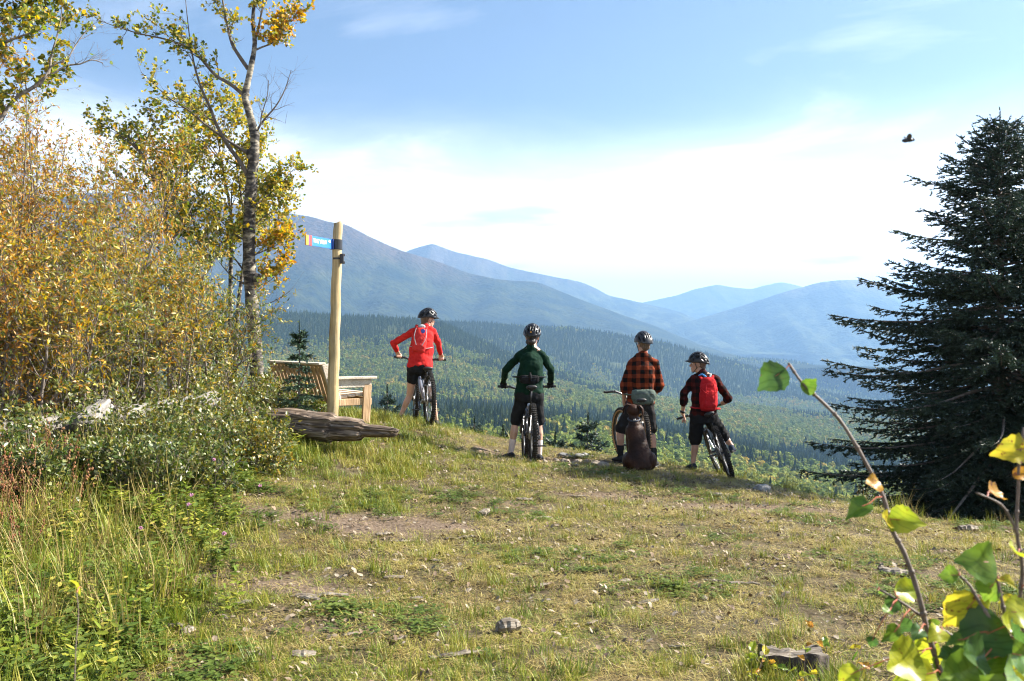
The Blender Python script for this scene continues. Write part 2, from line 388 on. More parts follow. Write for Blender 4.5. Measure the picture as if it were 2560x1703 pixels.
gy = np.concatenate([np.linspace(-40,1.5,22), np.linspace(1.55,19,300), np.linspace(19.4,80,40)])
GX, GY = np.meshgrid(gx, gy); GZ = gh(GX, GY)
V = np.stack([GX.ravel(), GY.ravel(), GZ.ravel()], 1); nx = len(gx)
ii, jj = np.meshgrid(np.arange(nx-1), np.arange(len(gy)-1)); a = (jj*nx+ii).ravel()
me = npmesh('ground', V, np.stack([a, a+1, a+nx+1, a+nx], 1))
at = me.attributes.new('bare', 'FLOAT', 'POINT'); at.data.foreach_set('value', bare(GX, GY).ravel().astype(np.float32))
m, n, l, b, o = newmat('soil_thatch_gap_shade')
b.inputs['Roughness'].default_value = 0.95; b.inputs['Specular IOR Level'].default_value = 0.15
geo = n.new('ShaderNodeNewGeometry')
n1 = n.new('ShaderNodeTexNoise'); n1.inputs['Scale'].default_value = 14; n1.inputs['Detail'].default_value = 8; l.new(geo.outputs['Position'], n1.inputs[0])
n2 = n.new('ShaderNodeTexNoise'); n2.inputs['Scale'].default_value = 38; n2.inputs['Detail'].default_value = 4; l.new(geo.outputs['Position'], n2.inputs[0])
r1 = ramp(n, [(0.3, (.045,.032,.018)), (0.5, (.10,.078,.042)), (0.72, (.07,.062,.026))]); l.new(n1.outputs[0], r1.inputs[0])  # thatch tones lowered: shadow gaps between the tufts are in this colour
r2 = ramp(n, [(0.3, (.07,.048,.032)), (0.55, (.145,.105,.072)), (0.75, (.215,.165,.12))]); l.new(n2.outputs[0], r2.inputs[0])
ba = n.new('ShaderNodeAttribute'); ba.attribute_name = 'bare'
mr = n.new('ShaderNodeMapRange'); mr.inputs[1].default_value = 0.25; mr.inputs[2].default_value = 0.6; l.new(ba.outputs['Fac'], mr.inputs[0])
mxn = n.new('ShaderNodeMix'); mxn.data_type = 'RGBA'; l.new(mr.outputs[0], mxn.inputs['Factor']); l.new(r1.outputs[0], mxn.inputs['A']); l.new(r2.outputs[0], mxn.inputs['B'])
l.new(mxn.outputs['Result'], b.inputs['Base Color'])
bp = n.new('ShaderNodeBump'); bp.inputs['Strength'].default_value = 0.7; bp.inputs['Distance'].default_value = 0.02
l.new(n2.outputs[0], bp.inputs['Height']); l.new(bp.outputs[0], b.inputs['Normal'])
tag(link('ground', me, m, smooth=True), 'trodden grassy hilltop with bare dirt patches where the riders stand', 'ground', kind='structure')

# ================================================================== VALLEY AND WOODED HILLS
pp = np.linspace(-700, 3300, 400); dd = np.exp(np.linspace(math.log(70), math.log(4250), 320))
PX, D = np.meshgrid(pp, dd); X = (PX-1280)/FPX*D; Z = gh(X, D)-np.where(D < 90, .6, 0)
nx = len(pp); ii, jj = np.meshgrid(np.arange(nx-1), np.arange(len(dd)-1)); a = (jj*nx+ii).ravel()
me = npmesh('valley', np.stack([X.ravel(), D.ravel(), Z.ravel()], 1), np.stack([a, a+1, a+nx+1, a+nx], 1))
m = mat('forest_floor', (.035,.05,.018), (.075,.085,.03), scale=0.02, rough=1.0, spec=0.05, detail=8)
tag(link('valley', me, m, smooth=True), 'wooded valley and hills below the hilltop', 'valley', kind='structure')

# ================================================================== MOUNTAINS
def mountain_mat(name, rock, tree_lo, patch, tree_hi, seed, tree2=None):
    m, n, l, b, o = newmat(name); b.inputs['Roughness'].default_value = 1; b.inputs['Specular IOR Level'].default_value = 0.03
    g = n.new('ShaderNodeNewGeometry'); sp = n.new('ShaderNodeSeparateXYZ'); l.new(g.outputs['Position'], sp.inputs[0])
    mp_ = n.new('ShaderNodeMapping'); mp_.inputs['Location'].default_value = (seed*310, 0, 0); l.new(g.outputs['Position'], mp_.inputs[0])
    a1 = n.new('ShaderNodeTexNoise'); a1.inputs['Scale'].default_value = 1/520.; a1.inputs['Detail'].default_value = 7; a1.inputs['Roughness'].default_value = .62; l.new(mp_.outputs[0], a1.inputs[0])
    a2 = n.new('ShaderNodeTexNoise'); a2.inputs['Scale'].default_value = 1/24.; a2.inputs['Detail'].default_value = 4; l.new(mp_.outputs[0], a2.inputs[0])
    a3 = n.new('ShaderNodeTexNoise'); a3.inputs['Scale'].default_value = 1/170.; a3.inputs['Detail'].default_value = 6; a3.inputs['Roughness'].default_value = .65; l.new(mp_.outputs[0], a3.inputs[0])
    # streaks running down the slope
    ms_ = n.new('ShaderNodeMapping'); ms_.inputs['Scale'].default_value = (1/70., 1/700., 1/700.); l.new(g.outputs['Position'], ms_.inputs[0])
    a4 = n.new('ShaderNodeTexNoise'); a4.inputs['Scale'].default_value = 1.0; a4.inputs['Detail'].default_value = 5; l.new(ms_.outputs[0], a4.inputs[0])
    rf = ramp(n, [(0.42, tree_lo), (0.60, patch)]); l.new(a3.outputs[0], rf.inputs[0])
    rk = ramp(n, [(0.35, rock), (0.55, tuple(x*1.55 for x in rock)), (.7, (rock[0]*.62, rock[1]*.75, rock[2]*.6))]); l.new(a4.outputs[0], rk.inputs[0])
    # tree line: altitude plus noise
    ad = n.new('ShaderNodeMath'); ad.operation = 'MULTIPLY_ADD'; ad.inputs[1].default_value = 420.; l.new(a1.outputs[0], ad.inputs[0]); l.new(sp.outputs['Z'], ad.inputs[2])
    mr_ = n.new('ShaderNodeMapRange'); mr_.inputs[1].default_value = tree_hi[0]+210; mr_.inputs[2].default_value = tree_hi[1]+210; l.new(ad.outputs[0], mr_.inputs[0])
    x1 = n.new('ShaderNodeMix'); x1.data_type = 'RGBA'; l.new(mr_.outputs[0], x1.inputs['Factor']); l.new(rf.outputs[0], x1.inputs['A']); l.new(rk.outputs[0], x1.inputs['B'])
    fin = ramp(n, [(.3,(.55,.55,.55)), (.7,(1.35,1.35,1.35))]); l.new(a2.outputs[0], fin.inputs[0])
    x2 = n.new('ShaderNodeMix'); x2.data_type = 'RGBA'; x2.blend_type = 'MULTIPLY'; x2.inputs['Factor'].default_value = 1; l.new(x1.outputs['Result'], x2.inputs['A']); l.new(fin.outputs[0], x2.inputs['B'])
    l.new(x2.outputs['Result'], b.inputs['Base Color'])
    bp_ = n.new('ShaderNodeBump'); bp_.inputs['Strength'].default_value = 1.0; bp_.inputs['Distance'].default_value = 14; l.new(a2.outputs[0], bp_.inputs['Height']); l.new(bp_.outputs[0], b.inputs['Normal'])
    return m
def mountain(name, label, ridge, dr, db, zb, m, seed, back=1500, gul=1.0, slant=0.0, ns=320):
    rx = np.array([p[0] for p in ridge], float); ry = np.array([p[1] for p in ridge], float)
    pxs = np.linspace(rx[0], rx[-1], ns); pys = np.interp(pxs, rx, ry)
    k = np.hanning(9)[1:-1]; k /= k.sum(); pys = np.convolve(np.pad(pys, 3, mode='edge'), k, 'valid')
    T = np.concatenate([np.linspace(0, 1, 84), 1+np.linspace(.04, 1, 14)])
    PXg, Tg = np.meshgrid(pxs, T); PYg = np.tile(pys, (len(T),1))
    dri = dr + slant*(PXg-1280) + 0.06*dr*fbm(PXg, PXg*0, 1/230., seed, 3)
    zr = CAMZ-(PYg-851.5)/FPX*dri
    t = np.clip(Tg, 0, 1); D_ = db+(dri-db)*t + np.maximum(Tg-1,0)*back
    prof = 0.55*t+0.45*t**1.9
    Zg = zb+(zr-zb)*prof - np.maximum(Tg-1,0)*np.abs(zr-zb)*.9
    Xg = (PXg-1280)/FPX*(dri*0.75+D_*0.25)
    # gullies and spurs down the face
    env = np.sin(np.clip(t,0,1)*pi)**0.8*np.clip((zr-zb)/600., .1, 1.2)
    sk = Xg + (1-t)*260*fbm(Xg, D_, 1/900., seed+7, 2)
    gl = (np.abs(fbm(sk, D_*0.16, 1/330., seed+1, 4))-0.25)*150 + fbm(Xg, D_, 1/600., seed+2, 4)*70
    Zg = Zg + gul*env*gl*np.where(Tg > 1, .4, 1)
    Zg = Zg + fbm(Xg, D_, 1/120., seed+3, 3)*7*np.clip(1-np.abs(t-1)*0,0,1)*np.where(Tg == 1, .5, 1)
    nx = ns; ii, jj = np.meshgrid(np.arange(nx-1), np.arange(len(T)-1)); a = (jj*nx+ii).ravel()
    me = npmesh(name, np.stack([Xg.ravel(), D_.ravel(), Zg.ravel()], 1), np.stack([a, a+1, a+nx+1, a+nx], 1))
    return tag(link(name, me, m, smooth=True), label, 'mountain', kind='structure')
MA = mountain_mat('near_mountain', (.060,.042,.030), (.011,.018,.012), (.04,.048,.018), (260, 520), 1)
MB_ = mountain_mat('far_mountain', (.07,.054,.044), (.015,.024,.016), (.08,.09,.04), (330, 620), 2)
MD = mountain_mat('right_mountain', (.13,.095,.07), (.02,.032,.022), (.07,.08,.04), (330, 560), 3)
mountain('mountain', 'long blue mountain with bare brown summit slopes behind the signpost',
  [(-1300,560),(-700,505),(-300,515),(0,500),(250,480),(413,489),(520,497),(640,520),(700,530),(740,535),(790,545),(826,558),(858,558),(923,592),(1010,630),(1086,652),(1173,684),(1250,700),(1347,706),(1401,728),(1466,755),(1553,787),(1640,815),(1720,850),(1850,910),(2000,980)],
  5200, 3350, -90, MA, 41, slant=.5, gul=.9)
mountain('mountain', 'pointed pale blue peak behind the shoulder of the long mountain',
  [(600,760),(800,720),(900,690),(1020,627),(1055,615),(1081,609),(1105,618),(1140,631),(1227,650),(1270,668),(1347,684),(1455,706),(1477,715),(1520,738),(1607,758),(1700,780),(1900,860),(2100,930)],
  8200, 5800, -80, MB_, 52, gul=1.0)
mountain('mountain', 'faint far ridge of two rounded peaks beyond the valley gap',
  [(1250,850),(1400,800),(1520,776),(1607,757),(1694,738),(1740,722),(1792,711),(1830,718),(1879,723),(1910,714),(1955,705),(2000,716),(2100,745),(2300,800),(2600,850)],
  11500, 8600, -60, MB_, 63, gul=.9)
mountain('mountain', 'broad dome shaped hazy mountain on the sunward side of the valley',
  [(1300,950),(1500,882),(1600,846),(1673,820),(1760,793),(1900,750),(1960,731),(2010,717),(2050,706),(2096,700),(2172,700),(2195,706),(2215,717),(2280,735),(2400,760),(2600,800),(2900,850),(3300,900)],
  7200, 4350, -430, MD, 74, gul=.8)
mountain('mountain', 'low pale ridge trailing behind the dome shaped mountain',
  [(1900,800),(2100,740),(2215,716),(2290,711),(2380,720),(2500,735),(2700,770),(3000,800),(3500,850)],
  9800, 7600, -260, MB_, 85, gul=.8)
# the air of the valley
hb = MB(); hb.box((0, 6800, 130), (26000, 15600, 1470)); haze = hb.build('haze', None)
hm = bpy.data.materials.new('valley_air'); hm.use_nodes = True; hn = hm.node_tree.nodes; hn.clear()
ho = hn.new('ShaderNodeOutputMaterial'); pv = hn.new('ShaderNodeVolumePrincipled')
pv.inputs['Color'].default_value = (.29,.49,.78,1); pv.inputs['Density'].default_value = 1.32e-4; pv.inputs['Anisotropy'].default_value = 0.35
hm.node_tree.links.new(pv.outputs[0], ho.inputs['Volume']); haze.data.materials.append(hm)
tag(haze, 'pale blue haze filling the air of the valley', 'haze', kind='stuff')
# ================================================================== FOREST
def far_conifer_mat():
    m, n, l, b, o = newmat('spruce_needles_far'); b.inputs['Roughness'].default_value = .9; b.inputs['Specular IOR Level'].default_value = .1
    oi = n.new('ShaderNodeObjectInfo'); r = ramp(n, [(0,(.020,.038,.014)), (.5,(.034,.056,.018)), (1,(.058,.076,.024))]); l.new(oi.outputs['Random'], r.inputs[0])
    l.new(r.outputs[0], b.inputs['Base Color']); return m
def far_leaf_mat():
    m, n, l, b, o = newmat('aspen_leaves_far'); b.inputs['Roughness'].default_value = .8; b.inputs['Specular IOR Level'].default_value = .15
    oi = n.new('ShaderNodeObjectInfo'); g = n.new('ShaderNodeNewGeometry')
    ns = n.new('ShaderNodeTexNoise'); ns.inputs['Scale'].default_value = 1/60.; ns.inputs['Detail'].default_value = 3; l.new(oi.outputs['Location'], ns.inputs[0])
    ad = n.new('ShaderNodeMath'); ad.operation = 'MULTIPLY_ADD'; ad.inputs[1].default_value = .55; l.new(oi.outputs['Random'], ad.inputs[0]); 
    sb = n.new('ShaderNodeMath'); sb.operation = 'SUBTRACT'; sb.inputs[1].default_value = .28; l.new(ns.outputs[0], sb.inputs[0]); l.new(sb.outputs[0], ad.inputs[2])
    r = ramp(n, [(.12,(.11,.16,.028)), (.4,(.18,.23,.036)), (.6,(.21,.24,.04)), (.78,(.29,.26,.045)), (.9,(.40,.28,.045))]); l.new(ad.outputs[0], r.inputs[0])
    l.new(r.outputs[0], b.inputs['Base Color'])
    tr = n.new('ShaderNodeBsdfTranslucent'); l.new(r.outputs[0], tr.inputs[0]); ms = n.new('ShaderNodeMixShader'); ms.inputs[0].default_value = .3
    l.new(b.outputs[0], ms.inputs[1]); l.new(tr.outputs[0], ms.inputs[2]); l.new(ms.outputs[0], o.inputs[0])
    return m
M_CON, M_DEC = far_conifer_mat(), far_leaf_mat()
M_TRK = mat('far_tree_bark', (.22,.20,.16), (.10,.085,.07), scale=3, rough=.9)
def conifer_mesh(seed, tiers, pts, wid):
    r_ = random.Random(seed); mb = MB(); 
    for i in range(tiers):
        t = i/(tiers-1); z0 = .06+.86*t; rad = wid*(1-t)**.85*(.75+.5*r_.random())+.012; h = (1.25/tiers)+.03
        vs = [Vector((0,0,z0+h))]; ph = r_.random()*6
        for k in range(pts*2):
            a = ph+pi*k/pts; q = rad*((.8+.45*r_.random()) if k % 2 == 0 else .45)
            vs.append(Vector((cos(a)*q, sin(a)*q, z0-(.03 if k % 2 == 0 else -.01)-r_.random()*.02)))
        mb.add(vs, [(0,1+k,1+(k+1)%(pts*2)) for k in range(pts*2)])
    mb.add([Vector((.006,0,.9)),Vector((-.006,.005,.9)),Vector((-.003,-.006,.9)),Vector((0,0,1.02))],[(0,1,3),(1,2,3),(2,0,3)])
    return mb.mesh('crown')
def decid_mesh(seed, nleaf, size, wid=.3, z0=.28):
    r_ = random.Random(seed); mb = MB()
    cl = [(Vector((r_.uniform(-.5,.5)*wid, r_.uniform(-.5,.5)*wid, z0+(1-z0)*(.2+.62*r_.random()))), wid*r_.uniform(.38,.62)) for _ in range(7)]
    cl.append((Vector((0,0,z0+(1-z0)*.5)), wid*.72)); cl.append((Vector((0,0,.88)), wid*.36))
    for k in range(nleaf):
        c, rr = cl[r_.randrange(len(cl))]
        d = Vector((r_.gauss(0,1), r_.gauss(0,1), r_.gauss(.25,1))).normalized()
        p = c+d*(rr*(.72+.36*r_.random())); nrm = (d+Vector((r_.uniform(-.7,.7),r_.uniform(-.7,.7),r_.uniform(-.4,.8)))).normalized()
        a_ = nrm.orthogonal().normalized(); b_ = nrm.cross(a_); s = size*r_.uniform(.6,1.3)
        a_, b_ = a_*s, b_*s*r_.uniform(.6,1)
        mb.add([p-a_, p-b_*.9, p+a_, p+b_], [(0,1,2),(0,2,3)])
    return mb.mesh('crown')
def trunk_mesh(h, r):
    mb = MB(); mb.tube([(0,0,-.06),(0,0,h*.5),(.004,0,h)], [r,r*.7,r*.3], 6); return mb.mesh('trunk')
con_lo = [conifer_mesh(i, 7, 5, .14+.03*(i%3)) for i in range(5)]
dec_lo = [decid_mesh(20+i, 90, .085, .27+.03*(i%3)) for i in range(5)]
con_hi = [conifer_mesh(40+i, 20, 9, .15+.03*(i%3)) for i in range(6)]
dec_hi = [decid_mesh(60+i, 700, .034, .27+.03*(i%3)) for i in range(6)]
for me in con_lo+con_hi: me.materials.append(M_CON)
for me in dec_lo+dec_hi: me.materials.append(M_DEC)
tk_c, tk_d = trunk_mesh(.5,.012), trunk_mesh(.7,.012)
for me in (tk_c, tk_d): me.materials.append(M_TRK)
def srcs(ms): return [bpy.data.objects.new('src', me_) for me_ in ms]
# tree positions: jittered in bands of distance
pts = []
for d0, d1, sp in ((95,260,4.2),(260,600,4.6),(600,1000,5.6),(1000,2050,6.6),(2050,2900,8.5),(2900,4150,12)):
    hw = d1*1500/FPX; nxs = int(2*hw/sp); nys = int((d1-d0)/sp)
    ax, ay = np.meshgrid(np.arange(nxs), np.arange(nys)); ax = ax.ravel(); ay = ay.ravel()
    x = -hw+(ax+nrg.random(len(ax)))*sp; y = d0+(ay+nrg.random(len(ay)))*sp
    k = np.abs(x/y*FPX) < 1500
    pts.append(np.stack([x[k], y[k], np.full(k.sum(), sp)], 1))
pts = np.concatenate(pts); X, Y, SPC = pts[:,0], pts[:,1], pts[:,2]
pxs = 1280+X/Y*FPX
# where spruce stands and where aspen stands
f1 = fbm(X,Y,1/340.,71,4); f2 = fbm(X,Y,1/70.,77,3)
con = -.10+.55*f1+.65*f2
con += np.where((Y > 1650)&(Y < 2050), .75*sstep(1650,1800,Y)*sstep(1500,1050,pxs), 0)            # dark crown of the near hill
con += np.where(Y > 2050, .62*sstep(2250,2500,Y)-.25*sstep(2700,2850,Y), 0)                        # dark spruce puts the shade of the second hill's face into the woods
con += np.where((Y > 760)&(Y < 1120), .75*np.exp(-((Y-960)/140)**2), 0)                             # spruce belt along the valley floor
con += np.where(Y > 3100, -.1, 0)
con -= .32*np.exp(-((Y-1400)/230)**2) + .34*np.exp(-((Y-420)/230)**2)
iscon = con+nrg.normal(0,.16,len(con)) > .08
open_ = (fbm(X,Y,1/130.,91,3) > .52) & (nrg.random(len(X)) < .6)
keep = ~open_; X, Y, pxs, iscon, SPC = X[keep], Y[keep], pxs[keep], iscon[keep], SPC[keep]
Zt = gh(X, Y)
hgt = np.where(iscon, nrg.normal(11.5,2.6,len(X)), nrg.normal(8.2,1.5,len(X))).clip(4,19)*np.where(SPC > 8, 1.12, 1.0)
hgt = np.where(Y < 260, hgt*.62, hgt)
# keep the near slope's tree tops below the line of sight over the brow where the photo shows none
scan_d = np.linspace(6, 24, 60); scan_p = np.linspace(-200, 2760, 149)
sp_, sd_ = np.meshgrid(scan_p, scan_d); sg = gh((sp_-1280)/FPX*sd_, sd_); bpy_ = (851.5+(CAMZ-sg)/sd_*FPX).min(0)
top = 851.5+(CAMZ-(Zt+hgt))/Y*FPX; browy = np.interp(pxs, scan_p, bpy_)
lim = np.interp(Y, [90,200,300,420], [1.0,.5,.25,0])
hide = (lim > 0) & (top < browy-14-70*(1-lim)); X, Y, Zt, hgt, iscon, pxs, top, browy = [q[~hide] for q in (X,Y,Zt,hgt,iscon,pxs,top,browy)]
vis = (top < browy-4) & (pxs > -20) & (pxs < 2580); size = np.where(vis, hgt/Y, 0)
single = np.zeros(len(X), bool)
for kind in (True, False):
    idx = np.where(iscon == kind)[0]; idx = idx[np.argsort(-size[idx])][:300]; idx = idx[size[idx] > 0]; single[idx] = True
    lab = ('dark pointed spruce standing in the wooded valley below the hilltop' if kind else 'round crowned green and yellow aspen in the wooded valley below the hilltop')
    grp = 'single spruces in the valley forest' if kind else 'single aspens in the valley forest'
    for q, i in enumerate(idx):
        nm = 'spruce_tree' if kind else 'aspen_tree'
        ms_ = (con_hi if kind else dec_hi)[int(nrg.integers(6))]; s = float(hgt[i]); w = float(nrg.uniform(.85,1.25))
        t = empty(nm, (float(X[i]), float(Y[i]), float(Zt[i])), float(nrg.uniform(0,6.28))); t.scale = (s*w, s*w, s)
        tag(t, lab, 'tree', grp)
        link('crown', ms_, None, t); link('trunk', tk_c if kind else tk_d, None, t)
rest = ~single
for kind, nm, ms_, lab in ((True,'spruce_forest',con_lo,'dark spruce forest covering the far hills and valley'),(False,'aspen_forest',dec_lo,'green and yellow aspen woods covering the far hills and valley')):
    k = rest & (iscon == kind); c = int(k.sum())
    w = nrg.uniform(.85,1.3,c); s = np.stack([hgt[k]*w, hgt[k]*w, hgt[k]], 1)
    scatter(nm, srcs(ms_), np.stack([X[k],Y[k],Zt[k]],1), nrg.uniform(0,6.28,c), s, nrg.integers(0,5,c), lab, 'forest')
print('forest', len(X), 'single', single.sum())
# ================================================================== WOOD AND LEAF TOOLS
def mix3(a, b, t): return tuple(x+(y-x)*t for x, y in zip(a, b))
class Leaves:                      # flat folded leaves gathered in arrays
    def __init__(s): s.p=[]; s.d=[]; s.n=[]; s.L=[]; s.w=[]; s.c=[]
    def add(s, p, d, n, L, w, c):
        s.p.append(tuple(p)); s.d.append(tuple(d)); s.n.append(tuple(n)); s.L.append(L); s.w.append(w); s.c.append(c)
    def mesh(s, name, shape='lance'):
        p = np.array(s.p); d = np.array(s.d); n = np.array(s.n); L = np.array(s.L)[:,None]; w = np.array(s.w)[:,None]; c = np.array(s.c)
        d /= np.linalg.norm(d, axis=1, keepdims=True)+1e-9
        n = n-(n*d).sum(1, keepdims=True)*d; n /= np.linalg.norm(n, axis=1, keepdims=True)+1e-9
        b = np.cross(d, n); k = len(p)
        if shape == 'lance': prof = [(0,0,0),(.38,.5,.12),(1,0,-.06),(.38,-.5,.12)]; F = [(0,1,2),(0,2,3)]
        else: prof = [(0,0,0),(.22,.46,.07),(.62,.42,.09),(1,0,-.05),(.62,-.42,.09),(.22,-.46,.07)]; F = [(0,1,2),(0,2,3),(0,3,4),(0,4,5)]
        m_ = len(prof); V = np.zeros((k*m_,3)); C = np.repeat(c, m_, axis=0)
        for i, (t, q, h) in enumerate(prof): V[i::m_] = p+d*(L*t)+b*(w*q)+n*(w*h)
        base = (np.arange(k)*m_)[:,None,None]; FF = (base+np.array(F)[None]).reshape(-1,3)
        return npmesh(name, V, FF, C)
def rdir(r_): return Vector((r_.gauss(0,1), r_.gauss(0,1), r_.gauss(0,1))).normalized()
def poly(p0, d, L, r_, n=5, wob=.18, trop=Vector((0,0,0))):
    pts = [Vector(p0)]; d = Vector(d).normalized()
    for i in range(n):
        d = (d+rdir(r_)*wob+trop).normalized(); pts.append(pts[-1]+d*(L/n))
    return pts
def along(pts, t):
    f = t*(len(pts)-1); i = min(int(f), len(pts)-2); return pts[i].lerp(pts[i+1], f-i), (pts[i+1]-pts[i]).normalized()
def pick(r_, pal):                 # pal: list of (weight, colour); returns a jittered colour
    x = r_.random()*sum(w for w, _ in pal)
    for w, c in pal:
        x -= w
        if x <= 0: break
    k = r_.uniform(.75,1.25); return tuple(min(1, v*k*r_.uniform(.93,1.07)) for v in c)
M_LEAF = leafmat('willow_leaf', .36, .40, .4, .76)
M_BLEAF = leafmat('bush_leaf', .3, .36, .45, .62)
M_ALEAF = leafmat('aspen_leaf', .5, .42, .4, .88)
M_WBARK = mat('willow_bark', (.085,.065,.05), (.24,.205,.17), scale=14, rough=.85, bump=.3)
M_DBARK = mat('dark_bark', (.07,.055,.045), (.17,.14,.11), scale=10, rough=.9, bump=.4)
def aspen_bark():
    m, n, l, b, o = newmat('aspen_bark'); b.inputs['Roughness'].default_value = .75
    t = n.new('ShaderNodeTexCoord'); mp_ = n.new('ShaderNodeMapping'); mp_.inputs['Scale'].default_value = (1,1,2.2); l.new(t.outputs['Object'], mp_.inputs[0])
    a = n.new('ShaderNodeTexNoise'); a.inputs['Scale'].default_value = 5.5; a.inputs['Detail'].default_value = 6; a.inputs['Roughness'].default_value = .65; l.new(mp_.outputs[0], a.inputs[0])
    mp2 = n.new('ShaderNodeMapping'); mp2.inputs['Scale'].default_value = (6,6,45); l.new(t.outputs['Object'], mp2.inputs[0])
    a2 = n.new('ShaderNodeTexNoise'); a2.inputs['Scale'].default_value = 1.0; a2.inputs['Detail'].default_value = 3; l.new(mp2.outputs[0], a2.inputs[0])
    r = ramp(n, [(.42,(.022,.018,.015)), (.49,(.07,.057,.045)), (.57,(.27,.235,.17)), (.75,(.38,.34,.25))]); l.new(a.outputs[0], r.inputs[0])
    r2 = ramp(n, [(.3,(.25,.23,.2)), (.42,(1,1,1))]); l.new(a2.outputs[0], r2.inputs[0])
    x = n.new('ShaderNodeMix'); x.data_type = 'RGBA'; x.blend_type = 'MULTIPLY'; x.inputs['Factor'].default_value = .8; l.new(r.outputs[0], x.inputs['A']); l.new(r2.outputs[0], x.inputs['B'])
    l.new(x.outputs['Result'], b.inputs['Base Color'])
    bp_ = n.new('ShaderNodeBump'); bp_.inputs['Strength'].default_value = .5; bp_.inputs['Distance'].default_value = .02; l.new(a.outputs[0], bp_.inputs['Height']); l.new(bp_.outputs[0], b.inputs['Normal'])
    return m
M_ABARK = aspen_bark()
WIND = Vector((-.75,-.1,.05))
def twig_leaves(lv, pts, r_, n, size, asp, pal, wind=.5, wdt=None):
    for _ in range(n):
        p, t = along(pts, r_.uniform(.12,1)); L = size*r_.uniform(.65,1.25)
        d = (t*.5+rdir(r_)*.8+WIND*wind+Vector((0,0,.1))).normalized()
        lv.add(p+d*(.02 if asp > .5 else .004), d, rdir(r_)*.8+Vector((.3,-.2,.7)), L, L*asp*r_.uniform(.8,1.15), pick(r_, pal))
def dress(wood, lv, limb, rad, r_, nsub, sublen, ntw, twlen, nleaf, size, asp, pal, wind=.5, start=.25, up=.25, leafy=1.0, bare_tw=0.0):
    """side shoots and leafy twigs along a limb"""
    for k in range(nsub):
        t = start+(1-start)*(k+r_.random())/nsub; p, tg = along(limb, t)
        d = (tg*.55+rdir(r_)*.75+Vector((0,0,up))).normalized(); L = sublen*r_.uniform(.55,1.2)*(1.15-.55*t)
        r0 = max(.0035, rad*(1-.75*t)*.45)
        sp = poly(p, d, L, r_, 4, .2, Vector((0,0,.06))+WIND*.05*wind); wood.tube(sp, [r0*(1-.8*i/4) for i in range(5)], 4, False)
        for j in range(ntw):
            q, tg2 = along(sp, r_.uniform(.2,1)); d2 = (tg2*.6+rdir(r_)*.7+Vector((0,0,.12))).normalized()
            tw = poly(q, d2, twlen*r_.uniform(.5,1.2), r_, 3, .25, WIND*.06*wind); wood.tube([tw[0],tw[2],tw[3]], [r0*.4,r0*.26,.0012], 3, False)
            if r_.random() > bare_tw: twig_leaves(lv, tw, r_, max(1, int(nleaf*leafy*r_.uniform(.5,1.4))), size, asp, pal, wind)
def finish_tree(name, label, cat, base, wood, lv, wmat, lmat, shape, group=None, wname='trunk', lname='crown', extra=None):
    t = empty(name, base); tag(t, label, cat, group)
    wparent(wood.build(wname, wmat, smooth=True), t)
    if lv is not None and lv.p: wparent(link(lname, lv.mesh(lname, shape), lmat), t)
    return t
# palettes (weights, leaf colours)
ORANGE = (.58,.27,.03); YEL = (.60,.42,.06); OLIVE = (.30,.28,.06); GREEN = (.17,.22,.04); DKG = (.07,.115,.025); PALE = (.40,.42,.18); BRN = (.30,.15,.05)
# ------------------------------------------------------------------ tall autumn willows behind the bushes
def willow(px, d, ptop, seed, pal, label, nst=8, spread=.33, dens=.85, size=.060, rad=.027):
    r_ = random.Random(seed); x = (px-1280)/FPX*d; z = gz(x,d)-.05; base = Vector((x,d,z))
    H = (CAMZ-(ptop-851.5)/FPX*d)-z; wood = MB(); lv = Leaves()
    for k in range(nst):
        a = 2*pi*k/nst+r_.random(); lean = spread*r_.uniform(.25,1.0); hh = H*r_.uniform(.62,1.0)
        p0 = base+Vector((cos(a)*.12*r_.random()*3, sin(a)*.25*r_.random(), 0))
        st = poly(p0, (cos(a)*lean, sin(a)*lean*.8, 1), hh, r_, 8, .09, Vector((-.008,0,.05)))
        rr = rad*r_.uniform(.6,1.15); wood.tube(st, [rr*(1-.82*i/8) for i in range(9)], 6, False)
        dress(wood, lv, st, rr, r_, int(17*dens), .85, 6, .34, 11, size, .33, pal, .25, .3, .3)
    return finish_tree('willow_tree', label, 'tree', base, wood, lv, M_WBARK, M_LEAF, 'lance', 'autumn willows behind the bushes')
PO = [(4,ORANGE),(3,YEL),(2,OLIVE),(2,BRN),(1.5,GREEN)]; PY = [(2,ORANGE),(4,YEL),(4,OLIVE),(2,GREEN)]; PG = [(.6,ORANGE),(2,YEL),(4,OLIVE),(4,GREEN),(1,DKG),(1,PALE)]
willow(-90,10.2,170,101,PO,'tallest orange leaved willow beside the pale curly branched aspen')
willow(60,10.8,300,102,PO,'orange willow in front of the curly branched aspen',dens=1.0)
willow(190,11.6,300,103,PO,'orange brown willow with crowded thin stems beside the tallest willow')
willow(300,12.4,470,104,PY,'yellow willow between the orange willow and the dark trunked aspen')
willow(395,11.2,600,105,PY,'leaning yellow willow of medium height behind the pale log')
willow(470,12.8,640,106,PG,'olive green willow below the windblown aspen leaves',dens=.9)
willow(120,9.7,620,107,PY,'low yellow brown willow with grey stems above the pale log')
willow(545,13.4,760,108,PG,'short green willow at the foot of the thin twin aspens',nst=6,dens=.8)
willow(-40,9.3,560,109,PO,'bushy rust coloured willow at the outer end of the pale log')
willow(20,12.6,250,111,PO,'orange willow standing behind the tallest willow')
willow(140,13.2,330,112,PO,'tall rust orange willow behind the crowded thin stems')
willow(245,13.6,400,113,PY,'yellow topped willow behind the orange brown willow')
willow(300,10.4,760,110,PG,'low olive willow with bare leaning stems over the pale log',nst=6)
